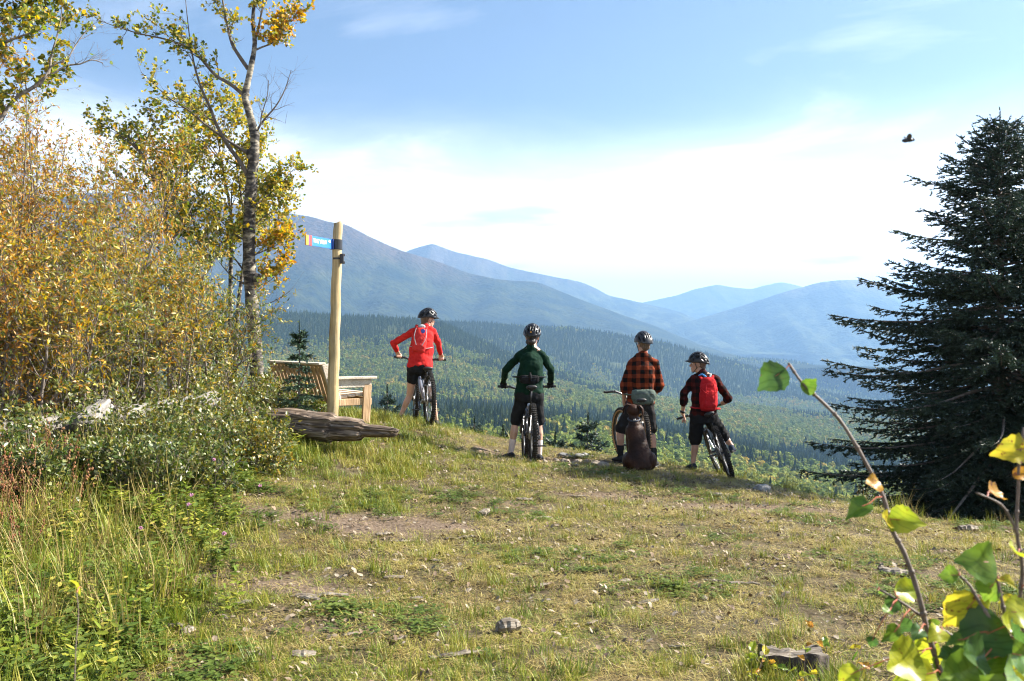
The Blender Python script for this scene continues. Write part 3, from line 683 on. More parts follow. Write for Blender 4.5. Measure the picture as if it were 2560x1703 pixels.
# ------------------------------------------------------------------ aspens
PA = [(2,OLIVE),(3,YEL),(2,GREEN),(2,(.40,.37,.09)),(.5,DKG)]; PAG = [(3,GREEN),(3,OLIVE),(2,YEL),(.8,DKG)]; PAY = [(3,YEL),(2,ORANGE),(2,OLIVE),(1,GREEN)]
def limb_px(lst, d, dd=0.0):
    n = len(lst); return [P(q[0], q[1], d+dd*i/max(1,n-1)) for i, q in enumerate(lst)]
def smooth_poly(pts, k=3):
    out = []
    for i in range(len(pts)-1):
        p0, p1, p2, p3 = pts[max(i-1,0)], pts[i], pts[i+1], pts[min(i+2,len(pts)-1)]
        for j in range(k):
            t = j/k; out.append(.5*((2*p1)+(p2-p0)*t+(2*p0-5*p1+4*p2-p3)*t*t+(3*p1-p0-3*p2+p3)*t**3))
    return out+[pts[-1]]
def tap(n, a, b): return [a+(b-a)*i/(n-1) for i in range(n)]
r_ = random.Random(500); D0 = 15.0; wood = MB(); boughs = MB(); lv = Leaves()
bx, by = (641-1280)/FPX*D0, D0; gz0 = gz(bx, by)
tr = [Vector((bx+.01, by, gz0-.1))]+limb_px([(641,910),(633,800),(625,700),(622,600),(626,500),(632,420),(637,345),(620,270),(613,240),(625,180),(637,110),(632,50),(640,-40),(644,-200),(638,-360),(642,-520)], D0)
tr = smooth_poly(tr, 3); N_ = len(tr)
def trad(i):
    t = i/(N_-1); return float(np.interp(t, [0,.08,.35,.46,.6,.72,1], [.125,.1,.09,.062,.048,.03,.008]))*(1+.06*math.sin(i*2.1))
wood.tube(tr, [trad(i) for i in range(N_)], 14)
for (q, rr) in ((P(637,338,D0),.072),(P(628,385,D0),.075),(P(624,512,D0),.092),(P(640,700,D0),.09)):   # dark knots where limbs leave
    wood.ell(q, (rr, rr, rr*1.25))
limbs = [ # (polyline px, depth change, r0, nsub, sublen, ntw, nleaf, bare, palette, wind)
 ([(625,450),(600,405),(568,361),(540,310),(528,275),(505,225),(488,172),(478,120),(470,60),(462,-20)], -.3, .036, 14, .55, 3, 4, .45, PA, .6),
 ([(617,381),(570,352),(516,313),(470,275),(425,247),(390,215),(352,180)], .5, .026, 12, .55, 4, 7, .15, PA, .9),
 ([(608,237),(575,210),(539,189),(505,150),(476,123),(420,100),(356,86),(300,70),(245,50)], -.4, .03, 17, .6, 5, 9, .05, PAG, .7),
 ([(620,172),(598,140),(580,109),(570,70),(562,34),(552,-30),(540,-120),(530,-220)], .3, .032, 14, .6, 4, 8, .1, PA, .5),
 ([(637,126),(655,118),(677,109),(698,90),(715,66),(735,40)], .3, .016, 15, .40, 5, 13, 0, PAY, .3),
 ([(636,336),(660,300),(690,265),(712,225),(728,175)], .2, .02, 12, .5, 3, 0, 1, PA, .2),
 ([(636,338),(650,315),(655,285),(668,240),(672,200)], -.2, .014, 9, .45, 3, 0, 1, PA, .2),
 ([(640,511),(660,498),(680,480),(706,455),(735,422)], .3, .018, 15, .45, 5, 12, 0, PA, .1),
 ([(640,560),(662,540),(690,525),(710,505)], .2, .01, 8, .35, 5, 9, .1, PA, .1),
 ([(632,640),(665,625),(695,612),(712,600)], .2, .01, 10, .32, 5, 11, 0, PAY, .1),
 ([(636,735),(662,712),(690,690),(712,672)], .2, .01, 10, .32, 5, 9, 0, PAY, .1),
 ([(640,760),(672,758),(700,745),(725,728)], .1, .008, 4, .3, 2, 0, 1, PAY, .1),
 ([(612,600),(585,585),(560,560),(545,545)], .3, .018, 10, .6, 4, 8, .2, PA, .6),
 ([(620,715),(585,695),(560,670),(548,655)], -.2, .016, 6, .4, 3, 3, .5, PA, .4),
 ([(638,100),(650,50),(660,0),(672,-60),(680,-140)], .3, .018, 13, .5, 4, 9, .1, PA, .4),
 ([(640,-150),(610,-190),(570,-230),(530,-250)], .3, .016, 10, .5, 4, 9, 0, PA, .4),
 ([(640,-260),(670,-300),(700,-330)], -.3, .014, 9, .5, 4, 9, 0, PA, .4),
]
for lp, ddp, r0, ns_, sl_, nt_, nl_, ba_, pal_, wd_ in limbs:
    lm = smooth_poly(limb_px(lp, D0, ddp), 3); boughs.tube(lm, tap(len(lm), r0, .004), 7, False)
    dress(boughs, lv, lm, r0, r_, ns_, sl_*.66, nt_, .28, nl_*1.5, .05, .9, pal_, wd_, .22, .2, 1.0, ba_)
at_ = finish_tree('aspen_tree', 'tall white trunked aspen with windblown leaves beside the wooden bench', 'tree', (bx,by,gz0), wood, lv, M_ABARK, M_ALEAF, 'round', 'aspens on the hilltop')
wparent(boughs.build('branches', M_DBARK, smooth=True), at_)  # dark bark tone puts the limbs' backlit silhouette into their colour
def aspen(pxs_, d, seed, label, r0, pal, crown, nlimb, limblen, nl=9, bark=None, wind=.6, dens=1.0):
    r_ = random.Random(seed); wood = MB(); lv = Leaves()
    x = (pxs_[0][0]-1280)/FPX*d; z = gz(x,d); tr = [Vector((x,d,z-.08))]+limb_px(pxs_, d); tr = smooth_poly(tr, 3)
    wood.tube(tr, tap(len(tr), r0, .006), 9)
    for k in range(nlimb):
        t = crown+(1-crown)*(k+r_.random()*.8)/nlimb; p, tg = along(tr, min(t,.99)); a = r_.uniform(0,6.28)
        L = limblen*(1.15-.6*(t-crown)/(1-crown))*r_.uniform(.7,1.15)
        lm = poly(p, (cos(a), sin(a), .75), L, r_, 5, .16, WIND*.05+Vector((0,0,.04))); rr = r0*(1-.8*t)*.45+.004
        wood.tube(lm, tap(6, rr, .003), 5, False)
        dress(wood, lv, lm, rr, r_, int(9*dens), .42, 4, .24, nl*1.15, .05, .9, pal, wind, .2, .2)
    return finish_tree('aspen_tree', label, 'tree', (x,d,z), wood, lv, bark or M_ABARK, M_ALEAF, 'round', 'aspens on the hilltop')
aspen([(574,880),(576,760),(577,640),(578,540),(560,440),(545,350),(520,270)], 16.2, 601, 'thin straight aspen stem beside the tall white trunk', .052, PA, .42, 15, 1.05)
aspen([(588,880),(596,760),(606,680),(616,590),(600,470),(585,380)], 15.8, 602, 'thin leaning aspen stem crossing behind the tall white trunk', .046, PA, .5, 12, .9)
aspen([(430,900),(434,760),(430,660),(415,560),(395,470),(360,400),(330,350)], 14.6, 603, 'dark trunked green aspen rising out of the willows', .07, PAG, .45, 14, 1.0, bark=M_DBARK)
aspen([(478,880),(484,770),(490,700),(500,630),(480,540),(460,470)], 15.2, 604, 'forked dark stemmed aspen between the willows and the thin aspens', .055, PAG, .45, 12, .9, bark=M_DBARK)
# the curly branched aspen whose trunk stands beyond the willows
r_ = random.Random(640); wood = MB(); lv = Leaves(); d = 9.8; x = (-60-1280)/FPX*d; z = gz(x,d)
tr = smooth_poly([Vector((x,d,z-.1))]+limb_px([(-62,900),(-60,600),(-50,400),(-45,250),(-60,80),(-70,-120),(-66,-300)], d), 3)
wood.tube(tr, tap(len(tr), .085, .02), 10)
for lp, ddp, r0, ns_, nl_, ba_, pal_ in (
  ([(-48,330),(0,300),(22,265),(60,230),(95,215),(125,190)], .4, .03, 10, 8, .2, PAG),
  ([(60,232),(95,210),(122,180),(128,140),(140,100),(150,60),(155,20)], .2, .02, 10, 9, .1, PAG),
  ([(100,215),(130,165),(165,150),(185,120),(205,90),(235,60)], .3, .012, 10, 0, 1, PAG),
  ([(125,190),(165,165),(200,160),(230,150),(258,158)], .2, .012, 9, 1, .9, PAG),
  ([(-55,60),(-20,50),(20,45),(60,40),(85,20),(120,15)], .3, .022, 11, 11, 0, PAG),
  ([(-60,120),(0,110),(40,95),(85,80),(110,72)], -.2, .018, 10, 8, .2, PAG),
  ([(-60,180),(-10,150),(25,130),(50,140)], .4, .018, 8, 8, .1, PAY),
  ([(-66,-60),(-10,-40),(30,-10),(60,-30)], .2, .02, 12, 10, 0, PAG)):
    lm = smooth_poly(limb_px(lp, d, ddp), 3); wood.tube(lm, tap(len(lm), r0, .004), 6, False)
    dress(wood, lv, lm, r0, r_, ns_, .25, 4, .16, nl_*1.5, .045, .95, pal_, .5, .2, .15, 1.0, ba_)
finish_tree('aspen_tree', 'aspen with pale curly bare twigs rising above the orange willows', 'tree', (x,d,z), wood, lv, M_WBARK, M_ALEAF, 'round', 'aspens on the hilltop')
# ------------------------------------------------------------------ low bushes round the logs
def bush(px, d, ptop, wid, seed, label, pal, nst=26, nl=10, size=.045, asp=.55):
    r_ = random.Random(seed); x = (px-1280)/FPX*d; z = gz(x,d)-.03; base = Vector((x,d,z)); H = (CAMZ-(ptop-851.5)/FPX*d)-z
    wood = MB(); lv = Leaves()
    for k in range(nst):
        a = r_.uniform(0,6.28); q = wid*math.sqrt(r_.random()); p0 = base+Vector((cos(a)*q*.55, sin(a)*q*.5, -.02)); hh = H*r_.uniform(.45,1.05)*(1-.35*q/wid)
        st = poly(p0, (cos(a)*q*.9, sin(a)*q*.8, H*1.0), hh, r_, 5, .16, Vector((0,0,.03))); wood.tube(st, tap(6, .008, .002), 4, False)
        dress(wood, lv, st, .008, r_, 8, .26, 3, .15, nl, size, asp, pal, .1, .12, .25)
    return finish_tree('leafy_bush', label, 'bush', base, wood, lv, M_WBARK, M_BLEAF, 'lance', 'low bushes round the fallen logs', 'stems', 'foliage')
BG = [(2,PALE),(3,OLIVE),(3,GREEN),(1.5,DKG),(.5,YEL)]; BY = [(2,YEL),(3,OLIVE),(2,GREEN),(1,DKG),(1,PALE)]; BSHADE = [(3,DKG),(3,GREEN),(1.5,OLIVE),(1,PALE)]  # last, darkest palette puts the shadow under the logs into leaf colour
bush(60,8.9,960,.75,701,'grey green bush growing over the outer end of the pale log',BG)
bush(215,9.6,930,.75,702,'olive bush behind the bend of the pale log',BG)
bush(350,9.2,985,.65,703,'green bush half hiding the middle of the pale log',BG)
bush(455,9.9,960,.7,704,'pale leaved bush between the pale log and the dark log',BG)
bush(560,10.6,975,.62,705,'glossy bush covering the buried end of the dark log',BG)
bush(620,9.9,1050,.42,706,'small yellow flecked bush under the dark log',BY)
bush(700,12.3,925,.5,707,'bush growing against the back of the bench',BG,nst=20)
bush(650,12.6,985,.42,708,'loose bush beside the end of the bench',BG,nst=16)
bush(770,12.1,1000,.3,709,'small bush at the foot of the signpost',BG,nst=12)
bush(120,8.0,1060,.55,710,'bush coloured dark for shade in front of the pale log',BSHADE)
bush(300,8.2,1065,.55,711,'green bush coloured dark for shade below the pale log',BSHADE)
bush(470,8.8,1060,.6,712,'green bush coloured dark for shade in the hollow below both logs',BSHADE)
bush(20,7.6,1075,.4,713,'small bush beside the reddish dry weeds',BSHADE,nst=16)
bush(560,12.6,840,.7,714,'tall yellowish bush at the foot of the aspens',BY)
bush(420,11.4,850,.8,715,'wide yellow green bush under the leaning willow',BY)
bush(250,10.9,850,.8,716,'wide olive bush under the orange willows',BY)
bush(70,10.2,830,.8,717,'brown flecked bush at the foot of the tallest willow',[(2,BRN),(2,YEL),(3,OLIVE),(1,ORANGE)])
# ================================================================== SPRUCES WITH REAL BOUGHS
M_NEED = leafmat('spruce_needle', .12, .5, .35)
M_SBARK = mat('spruce_bark', (.10,.08,.065), (.19,.16,.13), scale=18, rough=.95, bump=.5)
def spruce(base, H, seed, label, cat='tree', rbot=1.9, zlow=.06, nwh=30, nb=7, twd=1.0, needle=.028, nwid=.008, lead=True, group=None, gsc=1.0, nn=13, powr=.8, tint=1.0):
    r_ = random.Random(seed); base = Vector(base); wood = MB()
    tr = [base+Vector((r_.uniform(-.02,.02)*H*.2, 0, H*t)) for t in (-.03,.1,.25,.4,.55,.7,.85,1.0)]; tr[-1] = base+Vector((0,0,H))
    wood.tube(tr, [H*.016*(1-t)+.006*gsc for t in (-.03,.1,.25,.4,.55,.7,.85,1.0)], 9)
    TP, TD, TL = [], [], []        # sprigs: start, direction, length
    def sprig(p, d, L): TP.append(tuple(p)); TD.append(tuple(d)); TL.append(L)
    for w in range(nwh):
        f = (w+.3*r_.random())/nwh; t = zlow+(1-zlow)*f**.93; 
        if t > .985: continue
        rad = rbot*(1-t)**powr*r_.uniform(.8,1.1)+.05*gsc; ph = r_.uniform(0,6.28)
        for k in range(nb):
            a = ph+2*pi*k/nb+r_.uniform(-.3,.3); L = rad*(r_.uniform(.55,1.0) if r_.random() < .6 else r_.uniform(.95,1.28)); p0,_ = along(tr, min(.999,(t+.03)/1.03)); p0 = Vector((p0.x,p0.y,base.z+H*t+r_.uniform(-.06,.06)*gsc))
            up = .55*t*t+.02-.30*(1-t)                 # low boughs hang, high ones rise
            out = Vector((cos(a), sin(a), 0)); n_ = 7; pts = [p0]; d = (out+Vector((0,0,up))).normalized()
            for i in range(n_):
                d = (d+Vector((0,0,(-.05 if i < 3 else .075)))+rdir(r_)*.05).normalized(); pts.append(pts[-1]+d*(L/n_))
            wood.tube(pts, tap(n_+1, .004*gsc+L*.011, .002), 4, False)
            ns = max(4, int(L/(.075*gsc)*twd))
            for j in range(ns):
                u = .1+.9*(j+r_.random()*.6)/ns; q, tg = along(pts, min(u,.999)); side = 1 if j % 2 else -1
                lat = tg.cross(Vector((0,0,1))).normalized()*side
                l2 = (L*.38*(1-u)+.10*gsc)*r_.uniform(.6,1.15)
                d2 = (tg*.75+lat*.8+Vector((0,0,r_.uniform(-.38,.08)))).normalized()
                ns2 = max(1, int(l2/(.085*gsc)*twd*.9))
                sprig(q, d2, l2)
                for s_ in range(ns2):
                    v = (s_+.6)/ns2; q2 = q+d2*(l2*v)+Vector((0,0,-.03*v*gsc)); sd = 1 if s_ % 2 else -1
                    d3 = (d2*.7+d2.cross(Vector((0,0,1))).normalized()*sd*.75+Vector((0,0,r_.uniform(-.5,.15)))).normalized()
                    sprig(q2, d3, r_.uniform(.055,.12)*gsc)
            sprig(pts[-1]-d*.08*gsc, d, .16*gsc)
    if lead:
        tip = base+Vector((0,0,H))
        for k in range(5): 
            a = 2*pi*k/5+.4; sprig(tip-Vector((0,0,.28*gsc)), (cos(a)*.6, sin(a)*.6, .8), .26*gsc)
        for s_ in range(4): sprig(tip+Vector((0,0,-.35+.12*s_))*1.0 if gsc >= .9 else tip-Vector((0,0,.1*gsc*s_)), (0,0,1), .16*gsc)
    # needles on every sprig
    p = np.array(TP); d = np.array(TD); L = np.array(TL)[:,None]; d /= np.linalg.norm(d,axis=1,keepdims=True)+1e-9
    ref = np.where(np.abs(d[:,2:3]) > .9, np.array([[1.,0,0]]), np.array([[0,0,1.]])); a = np.cross(d, ref); a /= np.linalg.norm(a,axis=1,keepdims=True)+1e-9; b = np.cross(a, d)
    rs = np.random.default_rng(seed); V, C = [], []
    for k in range(nn):
        u = (k+rs.random((len(p),1)))/nn; th = rs.random((len(p),1))*6.283; o = a*np.cos(th)+b*np.sin(th); o[:,2] += .15
        root = p+d*(L*u); q = d*.72+o*.75; nl = needle*rs.uniform(.7,1.2,(len(p),1)); sd = np.cross(d, o); sd /= np.linalg.norm(sd,axis=1,keepdims=True)+1e-9
        tri = np.stack([root-sd*nwid, root+sd*nwid, root+q*nl], 1); V.append(tri.reshape(-1,3))
        sh = tint*rs.uniform(.7,1.35,(len(p),1)); col = np.array([[.026,.044,.024]])*sh+np.array([[.004,.006,.012]])*rs.random((len(p),1)); tipc = col*1.35
        C.append(np.stack([col,col,tipc],1).reshape(-1,3))
    # woody core of each sprig with short needles (keeps the sprig dense)
    w_ = needle*.28; V.append(np.stack([p-a*w_, p+a*w_, p+d*L], 1).reshape(-1,3)); V.append(np.stack([p-b*w_, p+b*w_, p+d*L], 1).reshape(-1,3))
    for _ in range(2): C.append(np.tile(np.array([[.02,.035,.018]]), (len(p)*3,1)))
    V = np.concatenate(V); C = np.concatenate(C); F = np.arange(len(V)).reshape(-1,3)
    t = empty('spruce_tree' if H > 2 else 'spruce_sapling', base); tag(t, label, cat, group)
    wparent(wood.build('trunk', M_SBARK), t); wparent(link('crown', npmesh('crown', V, F, C), M_NEED), t)
    print('spruce', label[:20], len(TP), len(F))
    return t
bx, by = 6.42, 13.1; z0 = gz(bx,by); top = CAMZ-(300-851.5)/FPX*by
spruce((bx,by,z0), top-z0, 801, 'large dark spruce standing on the slope beyond the grassy brow', rbot=2.95, zlow=.1, nwh=42, nb=9, twd=1.15, group=None, nn=12, powr=.70, needle=.034, nwid=.010)
bx, by = (748-1280)/FPX*11.9, 11.9; z0 = gz(bx,by)
spruce((bx,by,z0), (CAMZ-(822-851.5)/FPX*by)-z0, 802, 'young spruce with a long bare leader in front of the bench', rbot=.30, zlow=.25, nwh=8, nb=5, twd=1.5, needle=.022, nwid=.006, gsc=.6, nn=22, powr=.9, tint=2.3)
# small spruces just below the brow, beyond the riders
for px, ptop, d, sd, lab in ((1470,1048,34,811,'slim spruce just below the brow between the rider in green and the dog'),(968,976,42,812,'bushy spruce on the slope beside the leg of the rider in red'),
    (1388,1095,30,813,'low young spruce on the slope beside the wheel of the rider in green'),(1186,1058,36,814,'thin young spruce on the slope beyond the grassy bank'),(1258,1085,28,815,'stunted spruce on the slope behind the rider in green')):
    x = (px-1280)/FPX*d; z = gz(x,d); H = (CAMZ-(ptop-851.5)/FPX*d)-z
    spruce((x,d,z), H, sd, lab, rbot=H*.27, zlow=.12, nwh=18, nb=6, twd=.9, needle=.09, nwid=.035, gsc=1.6, nn=10, group='small spruces just below the brow', powr=.85)
# ================================================================== GRASS AND UNDERGROWTH
def grass_mat(name, stops, trans=.26):
    m, n, l, b, o = newmat(name); b.inputs['Roughness'].default_value = .5; b.inputs['Specular IOR Level'].default_value = .35
    oi = n.new('ShaderNodeObjectInfo'); a = n.new('ShaderNodeAttribute'); a.attribute_name = 'tint'
    ns = n.new('ShaderNodeTexNoise'); ns.inputs['Scale'].default_value = .9; ns.inputs['Detail'].default_value = 4; l.new(oi.outputs['Location'], ns.inputs[0])
    ad = n.new('ShaderNodeMath'); ad.operation = 'MULTIPLY_ADD'; ad.inputs[1].default_value = .45; l.new(oi.outputs['Random'], ad.inputs[0]); l.new(ns.outputs[0], ad.inputs[2])
    sb = n.new('ShaderNodeMath'); sb.operation = 'MULTIPLY_ADD'; sb.inputs[1].default_value = .5; sb.inputs[2].default_value = -.47; l.new(a.outputs['Fac'], sb.inputs[0])
    s2 = n.new('ShaderNodeMath'); s2.operation = 'ADD'; l.new(ad.outputs[0], s2.inputs[0]); l.new(sb.outputs[0], s2.inputs[1])
    r = ramp(n, stops); l.new(s2.outputs[0], r.inputs[0]); l.new(r.outputs[0], b.inputs['Base Color'])
    tr = n.new('ShaderNodeBsdfTranslucent'); l.new(r.outputs[0], tr.inputs[0]); ms = n.new('ShaderNodeMixShader'); ms.inputs[0].default_value = trans
    l.new(b.outputs[0], ms.inputs[1]); l.new(tr.outputs[0], ms.inputs[2]); l.new(ms.outputs[0], o.inputs[0])
    return m
M_GR = grass_mat('green_grass', [(.15,(.09,.15,.012)), (.4,(.165,.22,.018)), (.6,(.27,.28,.03)), (.85,(.38,.32,.06))])
M_ST = grass_mat('dry_grass', [(.15,(.19,.125,.045)), (.45,(.36,.275,.085)), (.7,(.52,.42,.16)), (.9,(.34,.32,.055))])
M_CL = grass_mat('clover_leaf', [(.15,(.075,.125,.02)), (.5,(.125,.18,.028)), (.85,(.19,.23,.045))], .4)
M_RED = grass_mat('red_dry_weed', [(.1,(.20,.07,.03)), (.5,(.30,.13,.06)), (.9,(.36,.22,.10))], .2)
def tuft(seed, n, rad, h0, h1, lean, w, flat=0.0):
    r_ = random.Random(seed); V, F, C = [], [], []
    for k in range(n):
        a = r_.uniform(0,6.28); q = rad*math.sqrt(r_.random()); p = Vector((cos(a)*q, sin(a)*q, -.01)); h = r_.uniform(h0,h1)
        b_ = r_.uniform(0,6.28); ln = lean*r_.uniform(.3,1.3); dirv = Vector((cos(b_)*ln, sin(b_)*ln, 1)).normalized(); sd = Vector((-sin(b_), cos(b_), 0))*w*r_.uniform(.7,1.3)
        if r_.random() < flat: dirv = Vector((cos(b_), sin(b_), r_.uniform(.02,.25))).normalized(); p.z = r_.uniform(0,.025)
        m1 = p+dirv*h*.55; d2 = (dirv+Vector((cos(b_),sin(b_),-.25))*ln*.7).normalized(); t = m1+d2*h*.45; i = len(V); c = r_.random()
        V += [p-sd, p+sd, m1+sd*.75, m1-sd*.75, t]; F += [(i,i+1,i+2),(i,i+2,i+3),(i+3,i+2,i+4)]; C += [(c,c,c)]*5
    return npmesh('tuft', V, F, C)
def leafy(seed, n, h, rad, size, asp, nst=5):
    r_ = random.Random(seed); lv = Leaves()
    for s in range(nst):
        a = r_.uniform(0,6.28); tip = Vector((cos(a)*rad*r_.random(), sin(a)*rad*r_.random(), h*r_.uniform(.5,1.1)))
        for k in range(n//nst):
            t = r_.uniform(.15,1); p = tip*t; p.z = tip.z*t; b_ = r_.uniform(0,6.28); c = r_.random()
            lv.add(p, (cos(b_),sin(b_),r_.uniform(-.1,.5)), (r_.uniform(-.5,.5),r_.uniform(-.5,.5),1), size*r_.uniform(.6,1.3), size*asp*r_.uniform(.8,1.2), (c,c,c))
    return lv.mesh('weed', 'round')
def clover(seed, n, rad, h):
    r_ = random.Random(seed); lv = Leaves()
    for k in range(n):
        a = r_.uniform(0,6.28); q = rad*math.sqrt(r_.random()); p = Vector((cos(a)*q, sin(a)*q, h*r_.uniform(.4,1.1))); c = r_.random(); a0 = r_.uniform(0,6)
        for j in range(3):
            b_ = a0+j*2.09; lv.add(p, (cos(b_),sin(b_),.12), (r_.uniform(-.3,.3),r_.uniform(-.3,.3),1), .017*r_.uniform(.8,1.3), .014, (c,c,c))
    return lv.mesh('clover', 'round')
def stalk(seed, n, h, rad, head):
    r_ = random.Random(seed); mb = MB()
    for k in range(n):
        a = r_.uniform(0,6.28); p = Vector((cos(a)*rad*r_.random(), sin(a)*rad*r_.random(), 0)); st = poly(p, (r_.gauss(.1,.5), r_.gauss(0,.4), 1), h*r_.uniform(.6,1.1), r_, 4, .08)
        mb.tube(st, [.0026,.0022,.002,.0017,.0012], 3, False)
        if head:
            for q in range(7):
                pt, tg = along(st, r_.uniform(.72,1)); mb.ell(pt+rdir(r_)*.008, (.007,.007,.009), seg=5, rings=4)
    me = mb.mesh('stalk'); at = me.attributes.new('tint','FLOAT_COLOR','POINT'); at.data.foreach_set('color', np.tile(np.float32([.5,.5,.5,1]), len(me.vertices))); return me
def src(meshes, m):
    out = []
    for me in meshes: me.materials.append(m); out.append(bpy.data.objects.new('src', me))
    return out
S_short = src([tuft(i, 30, .075, .025, .075, .9, .0017, .35) for i in range(4)], M_GR)
S_straw = src([tuft(10+i, 26, .085, .03, .10, 1.2, .0016, .72) for i in range(4)], M_ST)
S_mid = src([tuft(20+i, 34, .07, .07, .17, .55, .0021, .05) for i in range(3)], M_GR)
S_clov = src([clover(30+i, 20, .08, .045) for i in range(3)], M_CL)
S_tall = src([tuft(40+i, 26, .07, .18, .42, .42, .0026, 0) for i in range(3)], M_GR)+src([tuft(44+i, 22, .07, .2, .5, .5, .0022, 0) for i in range(2)], M_ST)
allsrc = S_short+S_straw+S_mid+S_clov+S_tall        # 0-3 short, 4-7 straw, 8-10 mid, 11-13 clover, 14-16 tall green, 17-18 tall dry
def cand(dens, d0, d1, half):
    hw = d1*half/FPX; n = int(dens*2*hw*(d1-d0)); x = nrg.uniform(-hw,hw,n); y = nrg.uniform(d0,d1,n); k = np.abs(x/y)*FPX < half; return x[k], y[k]
xs, ys = [], []
for dens, d0, d1 in ((420,3.4,6.5),(330,6.5,10),(230,10,14.6),(120,14.6,19)):
    a, b_ = cand(dens, d0, d1, 1550); xs.append(a); ys.append(b_)
a, b_ = nrg.uniform(-7,7,5000), nrg.uniform(.5,3.6,5000); xs.append(a); ys.append(b_)
X, Y = np.concatenate(xs), np.concatenate(ys)
bs = brow_s(X,Y); B = bare(X,Y); left = sstep(-1.6,-3.0,X+.12*(Y-8)+fbm(X,Y,.9,55,3)*.6)      # 1 in the rank growth
mound = sstep(-.5,-1.4,X)*sstep(9.5,11,Y); keep = (nrg.random(len(X)) > np.clip(B*1.5-.12,0,.985)) & (bs < 3.2)
keep &= ~((np.hypot(X-1.36,Y-4.86) < .13)); keep &= (fbm(X,Y,4.5,101,3)+.9*nrg.random(len(X)) > .12)
X, Y, bs, B, left, mound = [q[keep] for q in (X,Y,bs,B,left,mound)]; n = len(X); u = nrg.random(n)
patch = fbm(X,Y,.8,61,4); fine = fbm(X,Y,3.0,63,3)
dry = np.clip(.50+.55*patch+.45*fine+.06*X+.25*B-.28*left-.25*mound,.06,.93)
idx = np.where(nrg.random(n) < dry, nrg.integers(4,8,n), nrg.integers(0,4,n))
cl = (fbm(X,Y,1.1,67,3)+.35*left > .26) & (u < .34); idx = np.where(cl, nrg.integers(11,14,n), idx)
md = (u > .55) & (u < .55+.03+.3*left+.30*mound+.25*np.clip(-patch-.2,0,1)); idx = np.where(md, nrg.integers(8,11,n), idx)
stn = np.hypot(X-1.36,Y-4.72) < .30; md = md | (stn & (u > .3)); idx = np.where(stn & (u > .3), nrg.integers(8,11,n), idx)
tl = (u > .93) & ((left > .5) | (bs > .3) & (u > .96)) ; idx = np.where(tl, nrg.integers(14,19,n), idx)
scl = nrg.uniform(.7,1.25,n)*(1+.35*left)*np.where(Y > 10, 1.1, 1.0)*np.where(idx >= 14, .8, 1)*np.interp(X+.1*Y,[-2,1.2],[1.1,.8])
Z = gh(X,Y); print('grass', n)
scatter('grass', allsrc, np.stack([X,Y,Z],1), nrg.uniform(0,6.28,n), scl, idx, 'short trampled green and straw coloured grass covering the hilltop', 'grass', tilt=nrg.normal(0,.12,n))
# rank weeds on the left bank
S_w = src([leafy(60+i, 46, .20, .14, .045, .55) for i in range(3)]+[leafy(64+i, 60, .13, .12, .026, .8, 8) for i in range(2)], M_CL)
S_w2 = src([leafy(70+i, 40, .26, .15, .05, .35) for i in range(2)], M_GR)
X = nrg.uniform(-6.5,-.9,9000); Y = nrg.uniform(4.2,12.5,9000); lf = sstep(-1.75,-2.9,X+.12*(Y-8)+fbm(X,Y,.9,55,3)*.6)
edge = np.exp(-((X+.12*(Y-8)+2.7)/.9)**2)
k = (nrg.random(9000) < lf*(.55+.4*(fbm(X,Y,.9,83,3) > -.1))) & (np.abs(X/Y)*FPX < 1480); X, Y = X[k], Y[k]; n = len(X)
scatter('undergrowth', S_w+S_w2, np.stack([X,Y,gh(X,Y)],1), nrg.uniform(0,6.28,n), nrg.uniform(.6,1.3,n), np.where(nrg.random(n) < .75, nrg.integers(0,5,n), nrg.integers(5,7,n)), 'leafy green weeds and clover crowding the left bank below the bushes', 'undergrowth')
S_k = src([stalk(80+i, 5, .55, .1, False) for i in range(3)], M_ST)+src([stalk(85+i, 5, .5, .1, True) for i in range(3)], M_RED)
X = np.concatenate([nrg.uniform(-5.2,-2.2,420), nrg.normal(-3.75,.22,60)]); Y = np.concatenate([nrg.uniform(5.6,9.2,420), nrg.normal(7.4,.25,60)]); n = len(X)
idx = np.concatenate([np.where(nrg.random(420) < .93, nrg.integers(0,3,420), nrg.integers(3,6,420)), nrg.integers(3,6,60)])
k = sstep(-1.9,-3.2,X+.12*(Y-8))*.5 > nrg.random(n); k[420:] = True; X, Y, idx = X[k], Y[k], idx[k]; n = len(X)
scatter('dry_stalks', S_k, np.stack([X,Y,gh(X,Y)],1), nrg.uniform(0,6.28,n), nrg.uniform(.6,1.15,n), idx, 'tall dry straw stalks and reddish seed heads on the left bank', 'dry stalks')
# loose straw and leaf litter lying flat
S_l = src([tuft(90+i, 9, .09, .03, .09, 2.5, .0026, 1.0) for i in range(3)], M_ST)
m, nn_, l, b, o = newmat('leaf_litter'); b.inputs['Roughness'].default_value = .8
oi = nn_.new('ShaderNodeObjectInfo'); r = ramp(nn_, [(0,(.10,.06,.035)), (.4,(.22,.15,.09)), (.75,(.23,.185,.13)), (1,(.32,.27,.20))]); l.new(oi.outputs['Random'], r.inputs[0]); l.new(r.outputs[0], b.inputs['Base Color'])
def litter(seed):
    r_ = random.Random(seed); lv = Leaves()
    for k in range(4):
        p = Vector((r_.uniform(-.1,.1), r_.uniform(-.1,.1), r_.uniform(.008,.03))); L = r_.uniform(.02,.045)
        lv.add(p, (r_.gauss(0,1),r_.gauss(0,1),r_.uniform(-.2,.3)), (r_.uniform(-.6,.6),r_.uniform(-.6,.6),1), L, L*r_.uniform(.3,.7), (1,1,1))
    return lv.mesh('litter','round')
S_l += src([litter(i) for i in range(4)], m)
a, b_ = cand(80, 3.6, 14, 1500); bs = brow_s(a,b_); k = bs < 0; X, Y = a[k], b_[k]; n = len(X)
